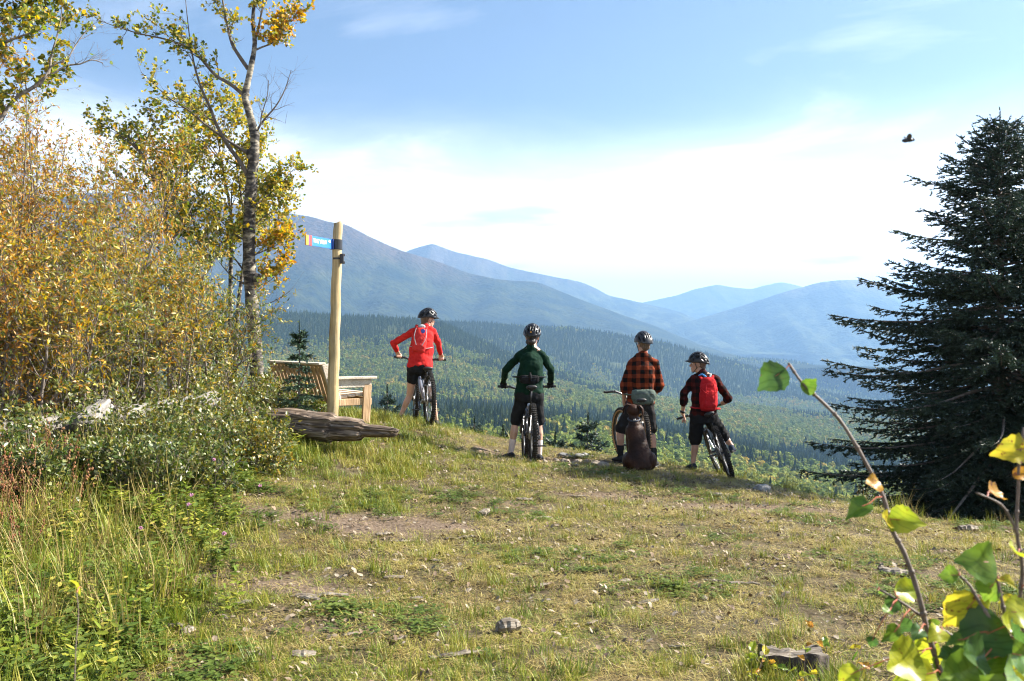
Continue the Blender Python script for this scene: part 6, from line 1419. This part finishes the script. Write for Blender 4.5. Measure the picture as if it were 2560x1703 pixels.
def torso_secs(J, k=1.0, dep=1.0, low=-.06, wk=1.0):
    """elliptical rings from hips to neck following hip centre, waist and shoulders"""
    hip, sL, sR, nk = J['hip'], J['shL'], J['shR'], J['neck']; chest = (sL+sR)/2; xa = (sR-sL).normalized(); hx = J.get('hipx', AX); sw = (sR-sL).length/2; up = (chest-hip).normalized(); fwd_ = up.cross(xa).normalized()*(-1)
    if fwd_.y < 0: fwd_ = -fwd_
    hw = J['hipw']; out = []
    for f, wx, dy in ((low,hw*.96,.105),(0.0,hw*1.02,.115),(.12,hw*.97,.108),(.30,hw*.86*wk,.098),(.48,hw*.93*wk,.102),(.68,sw*1.06,.112),(.84,sw*1.06,.108),(.94,sw*.98,.095),(1.02,sw*.75,.075),(1.08,sw*.42,.058)):
        q = min(max(f,0),1); x_ = hx.lerp(xa, q).normalized(); c = hip.lerp(chest, f); c = c+fwd_*(-.012 if .55 < f < 1.0 else 0); y_ = up.cross(x_).normalized(); out.append((c, wx*k, dy*dep*k, x_, y_))
    return out
def person(key, label, J, skin, top, bottom, o):
    _x = (J['shR']-J['shL']).normalized(); J['shL'] = J['shL']+_x*.045-Vector((0,0,.022)); J['shR'] = J['shR']-_x*.045-Vector((0,0,.022)); J['neck'] = J['neck']-Vector((0,0,.006)); J['head'] = J['head']-Vector((0,0,.022))
    base = Vector((J['hip'].x, J['hip'].y, min(J['anL'].z,J['anR'].z)-.09)); t = empty('person', base); tag(t, label, 'person', None)
    g = o.get('g',1.0); H = head_frame(o.get('yaw',0), o.get('pitch',0), o.get('roll',0)); hc = J['head']; s = o.get('hs',1.0)
    # ---- body: one continuous skin
    b = MB(); b.loft(torso_secs(J,.93), 20); b.cone(J['neck']-Vector((0,0,.03)), .066*g, hc+Vector((0,-.0,-.05)), .058*g); head_parts(b, hc, H, s)
    hipx = J.get('hipx', AX)
    for S_ in 'LR':
        sd = -1 if S_ == 'L' else 1; sh, el, wr = J['sh'+S_], J['el'+S_], J['wr'+S_]
        b.cone(J['neck']-Vector((0,0,.005)), .048*g, sh+Vector((0,0,.005)), .046*g)
        b.chain([sh, sh.lerp(el,.5), el, el.lerp(wr,.35), wr], [.050*g,.043*g,.036*g,.036*g,.024*g])
        hip = J['hip']+hipx*(sd*J['hipw']*.52)+Vector((0,0,-.03)); kn, an = J['kn'+S_], J['an'+S_]
        b.chain([hip, hip.lerp(kn,.45), kn], [.085*g,.074*g,.053*g]); 
        calf = kn.lerp(an,.32)+Vector((0,-.016,0)); b.chain([kn, calf, kn.lerp(an,.62), an], [.051*g,.054*g,.041*g,.033*g]); 
        fd = J['ft'+S_]; b.chain([an-Vector((0,0,.01)), an+fd*.05-Vector((0,0,.045)), an+fd*.13-Vector((0,0,.062))], [.034*g,.034*g,.030*g]); b.ell(an-fd*.035-Vector((0,0,.045)), .033*g)
        hm_ = J.get('hand'+S_)
        if not (hm_ and o.get('gloves')): hand_parts(b, wr, hm_[0], hm_[1], 7, sd, .015, o.get('hand',1.0))
    bo = link('body', remesh(b, .0074, 2, 'body'), skin); wparent(bo, t)
    if o.get('gloves'):
        for S_ in 'LR':
            gm = MB(); hm_ = J['hand'+S_]; hand_parts(gm, J['wr'+S_], hm_[0], hm_[1], 7, 1, .015, 1.08); gm.cone(J['wr'+S_].lerp(J['el'+S_],.12), .031, J['wr'+S_], .03); wparent(link('glove', remesh(gm,.0052,1,'glove'), M_GLOVE), t)
    eyes(t, hc, H, s)
    # ---- hair
    hr = MB(); hs_ = o.get('hair','short')
    hr.ell(hc+H @ Vector((0,-.030,.020))*s, (.082*s,.090*s,.090*s), H, 18, 12); hr.ell(hc+H @ Vector((0,-.062,-.035))*s, (.062*s,.045*s,.060*s if hs_ == 'short' else .075*s), H)
    if hs_ == 'bun':
        hr.ell(hc+H @ Vector((0,-.095,-.065))*s, (.050*s,.042*s,.048*s), H)
        for k in range(5): hr.cone(hc+H @ Vector((-.05-.008*k,-.07,-.03-.01*k)), .006, hc+H @ Vector((-.085+.012*k,-.085,-.085-.006*k)), .002)
    if hs_ == 'long': hr.ell(hc+H @ Vector((0,-.062,-.085))*s, (.046*s,.036*s,.060*s), H)
    wparent(link('hair', remesh(hr,.008,2,'hair',(.004,60)), o['hairm']), t)
    helmet(t, hc, H, o.get('helm',M_HELM), 1.06*s, mark=o.get('mark'))
    # ---- shirt
    c = MB(); c.loft(torso_secs(J,1.06*o.get('tk',1.0),1.14,o.get('hem',-.04),1.03), 24)
    for S_ in 'LR':
        sh, el, wr = J['sh'+S_], J['el'+S_], J['wr'+S_]; q = o.get('sleeve',.94); k = o.get('sk',1.0); c.cone(J['neck']-Vector((0,0,.02)), .060*g, sh+Vector((0,0,.002)), .058*g*k)
        c.chain([sh, sh.lerp(el,.5), el], [.064*g*k,.057*g*k,.052*g*k]); e2 = el.lerp(wr,q); c.chain([el, el.lerp(wr,q*.5), e2], [.052*g*k,.050*g*k,(.040 if q > .8 else .052)*g*k])
        if o.get('cuff'): c.chain([el.lerp(wr,max(q-.22,0)), e2], [.056*g*k,.056*g*k])
    c.cone(J['neck']-Vector((0,0,.04)), .070*g, J['neck']-Vector((0,0,.004)), .062*g)
    so_ = link('shirt', remesh(c,.0095,3,'shirt',(.0135,10.5)), top); wparent(so_, t)
    # ---- shorts
    c = MB(); hx = J.get('hipx',AX); up_ = ((J['shL']+J['shR'])/2-J['hip']).normalized()
    c.loft([(J['hip']+up_*f, J['hipw']*w, dy, hx, up_.cross(hx)) for f, w, dy in ((-.115,.90,.105),(-.07,1.04,.125),(0,1.10,.132),(.05,1.0,.112),(.075,.9,.10))], 24)
    for S_ in 'LR':
        sd = -1 if S_ == 'L' else 1; hip = J['hip']+hx*(sd*J['hipw']*.50)+Vector((0,0,-.04)); kn = J['kn'+S_]; q = o['short']; e = hip.lerp(kn,q); lo_ = o.get('loose',1.0); c.chain([hip, hip.lerp(kn,q*.55), e], [.104*g,.098*g*lo_,(.090 if q > .6 else .094)*g*lo_]); 
    wparent(link('shorts', remesh(c,.0095,3,'shorts',(.012,10)), bottom), t)
    # ---- socks and shoes
    for S_ in 'LR':
        kn, an, fd = J['kn'+S_], J['an'+S_], J['ft'+S_]; 
        if o.get('sock'):
            c = MB(); top_ = an.lerp(kn,o['sock']); c.chain([top_, an.lerp(kn,o['sock']*.5), an, an+fd*.05-Vector((0,0,.045))], [(.050 if o['sock'] > .3 else .040)*g,.044*g,.038*g,.037*g]); wparent(link('sock', remesh(c,.007,2,'sock'), o['sockm']), t)
        c = MB(); rt = fd.cross(Vector((0,0,1))).normalized(); z_ = Vector((0,0,1)); fl = J.get('pitch'+S_,0.0); fd2 = (fd+Vector((0,0,fl))).normalized(); z2 = rt.cross(fd2).normalized()
        if z2.z < 0: z2 = -z2
        a0 = an-z2*.075; secs = [(a0+fd2*yy+z2*zz, wx, hz_, rt, z2) for yy, wx, hz_, zz in ((-.070,.026,.026,.028),(-.055,.037,.040,.038),(-.01,.040,.050,.046),(.05,.042,.040,.034),(.11,.048,.030,.022),(.165,.046,.024,.016),(.198,.026,.014,.010))]
        c.loft(secs, 16); c.ell(an-z2*.028, (.040,.042,.032)); sho = link('shoe', remesh(c,.0065,2,'shoe'), o['shoe']); wparent(sho, t)
        sl_ = MB(); sl_.loft([(a0+fd2*yy-z2*.004, wx, .011, rt, z2) for yy, wx in ((-.076,.022),(-.06,.038),(0,.040),(.06,.043),(.12,.050),(.17,.047),(.204,.022))], 14); q = sl_.build('sole', o.get('sole',M_BLK), None, True); q.parent = sho
    return t
def grip_hand(key, i, elbow): 
    G, u = YW[key][1][i]; wr = G+(elbow-G).normalized()*.085+Vector((0,0,.022)); return (G,u), wr
def J_from(d, hd, ps):
    J = {}
    for k, v in ps.items(): J[k] = P(v[0], v[1], d+(v[2] if len(v) > 2 else 0))
    return J
def ground_ankle(J, S_, fd, h=.095):
    p = J['an'+S_]; p.z = gz(p.x,p.y)+h; J['ft'+S_] = Vector(fd).normalized()
# ---- rider in red: looks right, bends to the bars
d = 14.42; J = J_from(d, 0, dict(head=(1070,795,.20), neck=(1063,815,.13), shL=(1027,824,.12), shR=(1090,827,.15), elL=(984,858,.30), elR=(1096,858,.34), hip=(1049,918,0), knL=(1024,990,.06), knR=(1080,984,.10), anL=(1001,1050,.02), anR=(1091,1046,.16)))
J['hipw'] = .17; J['hipx'] = Vector((1,.08,0)).normalized()
for i, S_ in enumerate('LR'): J['hand'+S_], J['wr'+S_] = grip_hand('red', i, J['el'+S_])
ground_ankle(J,'L',(-.25,1,0)); ground_ankle(J,'R',(.15,1,0))
person('red','person in a bright red jacket and black shorts gripping the handlebars', J, M_SK1, M_REDJ, M_BLKC, dict(yaw=R(-62), pitch=R(-6), g=.9, hair='long', hairm=M_HAIRB, sleeve=.93, short=.36, hem=-.04, tk=1.05, sk=.95, shoe=M_SHOE, hs=.98, helm=M_HELM))
JR = J
# ---- rider in green
d = 12.85; J = J_from(d, 0, dict(head=(1331,838,.10), neck=(1329,864,.06), shL=(1294,882,.06), shR=(1363,884,.06), elL=(1264,925,.16), elR=(1377,925,.18), hip=(1323,984,-.02), knL=(1289,1056,.04), knR=(1348,1058,.04), anL=(1277,1128,.02), anR=(1348,1134,-.02)))
J['hipw'] = .175
for i, S_ in enumerate('LR'): J['hand'+S_], J['wr'+S_] = grip_hand('green', i, J['el'+S_])
ground_ankle(J,'L',(-.45,.9,0)); ground_ankle(J,'R',(.1,1,0))
person('green','person in a dark green long sleeved jersey standing over a black bike', J, M_SK1, M_GRN, M_BLKC, dict(yaw=R(-8), g=.93, hair='bun', hairm=M_HAIRD, sleeve=.97, short=.93, loose=.93, hem=-.06, sk=1.0, sock=.42, sockm=M_SOCKW, shoe=M_SHOE, sole=M_SOLE, gloves=True, mark=M_ORG))
JG = J
# ---- standing rider in the orange plaid shirt
d = 13.35; J = J_from(d, 0, dict(head=(1608,856,.03), neck=(1607,882,.0), shL=(1574,902,.0), shR=(1644,905,.02), elL=(1561,962,.0), elR=(1650,964,.06), hip=(1600,1010,.02), knL=(1551,1078,.05), knR=(1628,1080,.05), anL=(1551,1146,.0), anR=(1636,1148,-.05)))
J['hipw'] = .18
(G, u) = YW['plaid'][1][0]; w0 = P(1560,1006,d+.14); J['handL'] = (w0+Vector((.02,.09,-.02)), Vector((.3,.2,-1)).normalized()); J['wrL'] = w0
w1 = P(1628,1000,d+.20); J['handR'] = (w1+Vector((-.08,.02,-.02)), Vector((0,.3,-1)).normalized()); J['wrR'] = w1
ground_ankle(J,'L',(-.35,.9,0)); ground_ankle(J,'R',(.3,.95,0))
person('plaid','person in an orange and black plaid shirt and dark shorts behind the dog', J, M_SK2, M_PL1, M_BLKD, dict(yaw=R(24), g=1.0, hair='short', hairm=M_HAIRB, sleeve=.22, cuff=True, short=.88, loose=1.0, hem=-.02, sk=1.08, tk=1.0, sock=.38, sockm=M_SOCKB, shoe=M_SHOE, helm=M_HELM2))
JP = J
# ---- rider with the red backpack, looks left
d = 13.75; J = J_from(d, 0, dict(head=(1745,907,.10), neck=(1757,932,.05), shL=(1726,944,.05), shR=(1796,945,.08), elL=(1711,984,.05), elR=(1822,996,.16), hip=(1759,1040,-.02), knL=(1738,1104,.10), knR=(1812,1096,.16), anL=(1733,1160,.05), anR=(1829,1150,-.05)))
J['hipw'] = .18; J['hipx'] = Vector((1,0,.06)).normalized()
J['handR'], J['wrR'] = grip_hand('pack', 1, J['elR']); w0 = P(1707,1034,d+.14); J['wrL'] = w0; J['handL'] = (P(1709,1053,d+.18), Vector((.15,.95,.25)).normalized())
ground_ankle(J,'L',(-.2,1,0)); ped = YW['pack'][2][1]; J['anR'] = Vector((ped.x+.02, ped.y-.06, ped.z+.10)); J['ftR'] = Vector((.35,.95,0)).normalized(); J['pitchR'] = -.12
person('pack','person in a dark plaid shirt with a red backpack looking aside over the bike', J, M_SK2, M_PL2, M_BLKC, dict(yaw=R(78), pitch=R(2), g=.97, hair='short', hairm=M_HAIRB, sleeve=.45, cuff=True, short=.90, loose=1.08, hem=-.02, sk=1.08, shoe=M_SHOE2, helm=M_HELM, sock=None))
JK = J
# wrist watch
wa = MB(); p_, q_ = J['wrL'], J['elL']; ax_ = (q_-p_).normalized(); c_ = p_+ax_*.03; wa.tube([c_-ax_*.011, c_+ax_*.011], .0335, 14); wa.bbox(c_+Vector((-.034,0,0)), (.012,.034,.034), .004); o = wa.build('wrist_watch', M_BLK, None, True); tag(o, 'black wrist watch on the lowered arm of the backpack wearer', 'watch')
# ================================================================== PACKS
M_RPACK = cloth('red_pack', (.34,.010,.014), (.44,.018,.022), 20); M_RPACK2 = cloth('bright_red_pack', (.50,.03,.028), (.58,.045,.04), 20); M_GPACK = cloth('grey_green_pack', (.075,.10,.085), (.12,.15,.125), 20); M_GRY = cloth('grey_webbing', (.30,.30,.31), (.42,.42,.43), 30); M_BLU = mat('blue_badge', (.02,.05,.32), (.03,.07,.4), scale=10, rough=.4); M_CYAN = mat('blue_hose', (.08,.35,.75), scale=10, rough=.35)
def pack(J, label, m, h, w, dep, up0, name='backpack', side=0.0, tilt=0.0):
    chest = (J['shL']+J['shR'])/2; up = (chest-J['hip']).normalized(); xa = (J['shR']-J['shL']).normalized(); nb = up.cross(xa).normalized()
    if nb.y > 0: nb = -nb
    c = J['hip'].lerp(chest, up0)+nb*.115+xa*side; t = empty(name, c); tag(t, label, 'backpack'); up = (up+xa*tilt).normalized(); xa = up.cross(nb).normalized()*(-1) if up.cross(nb).dot(xa) < 0 else up.cross(nb).normalized()
    def L(x,z,y): return c+xa*x+up*z+nb*y
    b = MB(); secs = []
    for f, wk, dk in ((-.5,.62,.55),(-.46,.86,.82),(-.3,1.0,1.0),(0,1.0,1.0),(.25,.93,.92),(.40,.78,.78),(.48,.56,.55),(.5,.30,.3)): secs.append((L(0,f*h,dep*.42*dk), w/2*wk, dep/2*dk, xa, nb))
    b.loft(secs, 22); wparent(link('bag', remesh(b,.008,3,'bag',(.006,16)), m), t)
    return t, L, xa, up, nb
t, L, xa, up, nb = pack(JR, 'small bright red backpack with a blue badge worn over the red jacket', M_RPACK2, .37, .21, .10, .70, side=-.035, tilt=.03)
mb = MB(); cc = L(.03,.115,.098); mb.ell(cc, (.032,.004,.032), None, 24, 8); wparent(mb.build('badge', M_BLU, None, True), t)
mb = MB(); mb.ell(L(.0,.20,.01), (.055,.045,.035)); wparent(link('hood', remesh(mb,.008,2,'hood',(.006,30)), M_GRY), t)
mb = MB(); 
for sx_ in (-1,1): mb.tube(smooth_poly([L(sx_*.075,.16,.05), L(sx_*.085,.02,.092), L(sx_*.04,-.10,.098)],4), .006, 6, True, .5)
mb.tube(smooth_poly([L(.10,-.12,.04), L(.15,-.10,-.0), L(.19,-.07,-.05)],4), .011, 6, True, .4); mb.tube(smooth_poly([L(-.10,-.12,.04), L(-.14,-.11,-.0), L(-.16,-.08,-.05)],4), .011, 6, True, .4); wparent(mb.build('strap', M_GRY), t)
mb = MB()
for sx_ in (-1,1): mb.tube(smooth_poly([L(sx_*.06,.17,.0), L(sx_*.075,.235,-.06), L(sx_*.08,.215,-.15)],4), .022, 8, True, .35)
wparent(mb.build('shoulder_strap', M_RPACK2, None, True), t)
t, L, xa, up, nb = pack(JK, 'red backpack with a top pocket worn by the rider on the leaning bike', M_RPACK, .47, .25, .17, .56, side=.012, tilt=-.02)
mb = MB(); mb.loft([(L(0,f*.47,.125), w_, d_, xa, nb) for f, w_, d_ in ((-.42,.07,.02),(-.36,.095,.045),(-.05,.10,.05),(.06,.085,.04),(.10,.05,.015))], 18); wparent(link('front_pocket', remesh(mb,.008,3,'front_pocket',(.007,18)), M_RPACK), t)
mb = MB(); mb.loft([(L(0,f*.47,.07), w_, d_, xa, nb) for f, w_, d_ in ((.22,.10,.06),(.30,.105,.075),(.42,.09,.06),(.49,.05,.03))], 18); wparent(link('top_pocket', remesh(mb,.008,3,'top_pocket',(.006,20)), M_RPACK), t)
mb = MB()
for sx_ in (-1,1): mb.tube(smooth_poly([L(sx_*.118,.10,.06), L(sx_*.09,.02,.165), L(sx_*.03,-.02,.18)],4), .007, 6, True, .5); mb.tube(smooth_poly([L(sx_*.05,.20,.10), L(sx_*.06,.0,.175), L(sx_*.06,-.18,.14)],4), .006, 6, True, .5)
mb.tube([L(-.04,.045,.185), L(.04,.045,.185)], .006, 6); wparent(mb.build('strap', M_RPACK), t)
mb = MB()
for sx_ in (-1,1): mb.tube(smooth_poly([L(sx_*.07,.20,-.0), L(sx_*.09,.27,-.07), L(sx_*.095,.245,-.16)],4), .025, 8, True, .35); mb.tube(smooth_poly([L(sx_*.11,-.20,.04), L(sx_*.17,-.19,-.03), L(sx_*.19,-.17,-.12)],4), .028, 8, True, .35)
wparent(mb.build('shoulder_strap', M_RPACK, None, True), t)
mb = MB(); mb.tube(smooth_poly([L(-.03,.235,.05), L(-.07,.275,.0), L(-.11,.26,-.06)],4), .012, 8); wparent(mb.build('drinking_tube', M_CYAN, None, True), t)
mb = MB(); mb.tube(smooth_poly([L(.02,.225,.06), L(.045,.285,.01), L(.06,.27,-.06)],4), .016, 8, True, .5); wparent(mb.build('loop', M_GRY, None, True), t)
# hip packs
def hip_pack(J, label, m, w, h, dep, zoff, side=0.0):
    hx = J.get('hipx',AX); c = J['hip']+Vector((0,-.135,zoff))+hx*side; t = empty('hip_pack', c); tag(t, label, 'hip pack'); b = MB()
    b.loft([(c+Vector((0,-.01,f*h)), w/2*wk, dep/2*dk, hx, AY) for f, wk, dk in ((-.5,.5,.5),(-.42,.8,.85),(-.1,1,1),(.2,1,.95),(.42,.95,.7),(.5,.85,.4))], 22); wparent(link('bag', remesh(b,.008,3,'bag',(.008,22)), m), t)
    bl_ = MB(); rr = J['hipw']*1.13; pts_ = [J['hip']+Vector((0,0,zoff+.03))+hx*(cos(a)*rr)+AY*(sin(a)*.146) for a in [2*pi*k/28 for k in range(29)]]; bl_.tube(pts_, .026, 8, False, .35); wparent(bl_.build('belt', m, None, True), t)
    zp = MB(); zp.tube([c+hx*(-w*.36)+Vector((0,-.012-dep*.46,h*.22)), c+Vector((0,-.014-dep*.50,h*.24)), c+hx*(w*.36)+Vector((0,-.012-dep*.46,h*.22))], .004, 5); wparent(zp.build('zip', M_BLK), t)
    return t
hip_pack(JP, 'grey green hip pack worn low over the plaid shirt', M_GPACK, .33, .20, .13, .10, .03)
mb = MB(); c = JP['hip']+Vector((.16,-.12,.20)); mb.ell(c, (.022,.014,.016)); o = link('lighter', remesh(mb,.004,1,'lighter'), M_ORG)
bpy.data.objects.remove(o)
hp = hip_pack(JG, 'black hip belt with a small bottle worn over the green jersey', M_BLKC, .26, .11, .085, .185)
mb = MB(); c = JG['hip']+Vector((.008,-.185,.235)); mb.tube([c-Vector((0,0,.07)), c+Vector((0,0,.0)), c+Vector((0,0,.018)), c+Vector((0,0,.022)), c+Vector((0,0,.042))], [.022,.023,.018,.013,.013], 14); o = mb.build('water_bottle', M_BLKC, None, True); tag(o, 'small black water bottle upright in the hip belt of the rider in green', 'bottle')
# ================================================================== DOG  (sits with its back to us)
def fur_mat():
    m, n, l, b, o = newmat('brown_fur'); b.inputs['Roughness'].default_value = .55; b.inputs['Specular IOR Level'].default_value = .18
    t = n.new('ShaderNodeTexCoord'); a = n.new('ShaderNodeTexNoise'); a.inputs['Scale'].default_value = 5; a.inputs['Detail'].default_value = 5; l.new(t.outputs['Object'], a.inputs[0])
    mp_ = n.new('ShaderNodeMapping'); mp_.inputs['Scale'].default_value = (160,160,28); l.new(t.outputs['Object'], mp_.inputs[0]); f = n.new('ShaderNodeTexNoise'); f.inputs['Scale'].default_value = 1; f.inputs['Detail'].default_value = 2; l.new(mp_.outputs[0], f.inputs[0])
    r = ramp(n, [(.35,(.016,.0065,.0035)),(.65,(.045,.016,.0065))]); l.new(a.outputs[0], r.inputs[0]); r2 = ramp(n, [(.3,(.7,.7,.7)),(.7,(1.3,1.25,1.2))]); l.new(f.outputs[0], r2.inputs[0]); x = n.new('ShaderNodeMix'); x.data_type = 'RGBA'; x.blend_type = 'MULTIPLY'; x.inputs['Factor'].default_value = 1; l.new(r.outputs[0], x.inputs['A']); l.new(r2.outputs[0], x.inputs['B']); l.new(x.outputs['Result'], b.inputs['Base Color'])
    bp_ = n.new('ShaderNodeBump'); bp_.inputs['Strength'].default_value = .35; bp_.inputs['Distance'].default_value = .006; l.new(f.outputs[0], bp_.inputs['Height']); l.new(bp_.outputs[0], b.inputs['Normal']); return m
M_FUR = fur_mat(); dy = 12.42; dx = (1594-1280)/FPX*dy; dz = gz(dx,dy); dog = empty('dog', (dx,dy,dz)); tag(dog, 'brown short haired dog with a collar sitting with its back turned', 'dog')
K = (CAMZ-(1013-851.5)/FPX*dy-dz)/.82     # scale to the dog's height in the photo
def D3(x,y,z): return Vector((dx+x*K, dy+y*K, dz+z*K))
b = MB(); sec = lambda x,y,z,rx,ry: (D3(x,y,z), rx*K, ry*K, AX, Vector((0,.95,.3)).normalized())
b.loft([sec(.03,.02,.035,.155,.10),sec(.03,.02,.09,.178,.15),sec(.03,.035,.17,.168,.155),sec(.022,.06,.27,.136,.135),sec(.01,.09,.37,.122,.12),sec(-.005,.12,.46,.118,.112),sec(-.015,.14,.53,.104,.10),sec(-.022,.15,.585,.066,.075)], 24)
for s, xx in ((-1,-.10),(1,.165)): b.ell(D3(xx,.07,.12), (.085*K,.15*K,.115*K)); b.chain([D3(xx+s*.01,.19,.13), D3(xx+s*.015,.20,.045), D3(xx+s*.02,.27,.028)], [.055*K,.035*K,.030*K]); b.ell(D3(xx+s*.02,.30,.022), (.034*K,.045*K,.024*K))
for s in (-1,1):   # fore legs stand in front of the chest
    b.chain([D3(s*.06-.01,.20,.50), D3(s*.065-.01,.23,.34), D3(s*.06-.01,.25,.20), D3(s*.06-.01,.255,.05)], [.062*K,.045*K,.032*K,.028*K]); b.ell(D3(s*.06-.01,.275,.022), (.032*K,.045*K,.024*K))
b.chain([D3(-.022,.15,.56), D3(-.03,.175,.64), D3(-.032,.185,.72)], [.075*K,.060*K,.054*K])
Hd = Matrix.Rotation(R(-14),3,'Z') @ Matrix.Rotation(R(6),3,'Y'); hc = D3(-.03,.19,.742)
def HD(x,y,z): return hc+Hd @ (Vector((x,y,z))*K)
b.ell(hc, (.090*K,.090*K,.078*K), Hd); b.ell(HD(0,.06,-.012), (.058*K,.06*K,.05*K), Hd); b.cone(HD(0,.09,-.022), .042*K, HD(0,.165,-.035), .034*K); b.ell(HD(0,.19,-.022), .017*K)
for s in (-1,1): b.ell(HD(s*.046,.035,.035), (.022*K,.02*K,.018*K), Hd)
b.chain([D3(-.02,-.10,.04), D3(-.07,-.16,.022), D3(-.14,-.17,.018)], [.034*K,.024*K,.014*K])    # tail on the grass
wparent(link('body', remesh(b,.0075,4,'body',(.0025,30)), M_FUR), dog)
for s in (-1,1):   # folded ears
    e = MB(); e.loft([(HD(s*x_,y_,z_), w_*K, th_*K, Hd @ Vector((0,1,0)), Hd @ Vector((s*.85,0,.5)).normalized()) for x_,y_,z_,w_,th_ in ((.042,-.008,.070,.024,.010),(.076,-.012,.070,.042,.015),(.110,-.016,.040,.048,.015),(.122,-.014,-.004,.044,.014),(.120,-.004,-.046,.030,.011),(.112,.004,-.068,.012,.006))], 14); wparent(link('ear', remesh(e,.005,2,'ear'), M_FUR), dog)
e = MB()
for s in (-1,1): e.ell(HD(s*.030,.100,.020), .011*K, seg=10, rings=8)
wparent(e.build('eyes', M_IRIS, None, True), dog)
c = MB(); pts_ = [D3(-.026,.166,.635)+Vector((cos(a)*.072*K, sin(a)*.070*K, sin(a)*.022*K)) for a in [2*pi*k/32 for k in range(33)]]; c.tube(pts_, .0105*K, 8, False, 1.0); col_ = c.build('collar', mat('collar_webbing', (.02,.026,.042), (.04,.05,.075), scale=40, rough=.6), None, True); wparent(col_, dog)
bk = MB(); bk.bbox(D3(-.03,.084,.63), (.03*K,.012*K,.022*K), .003); q = bk.build('buckle', M_ALU); q.parent = col_
bpy.data.scenes.remove(WORK)
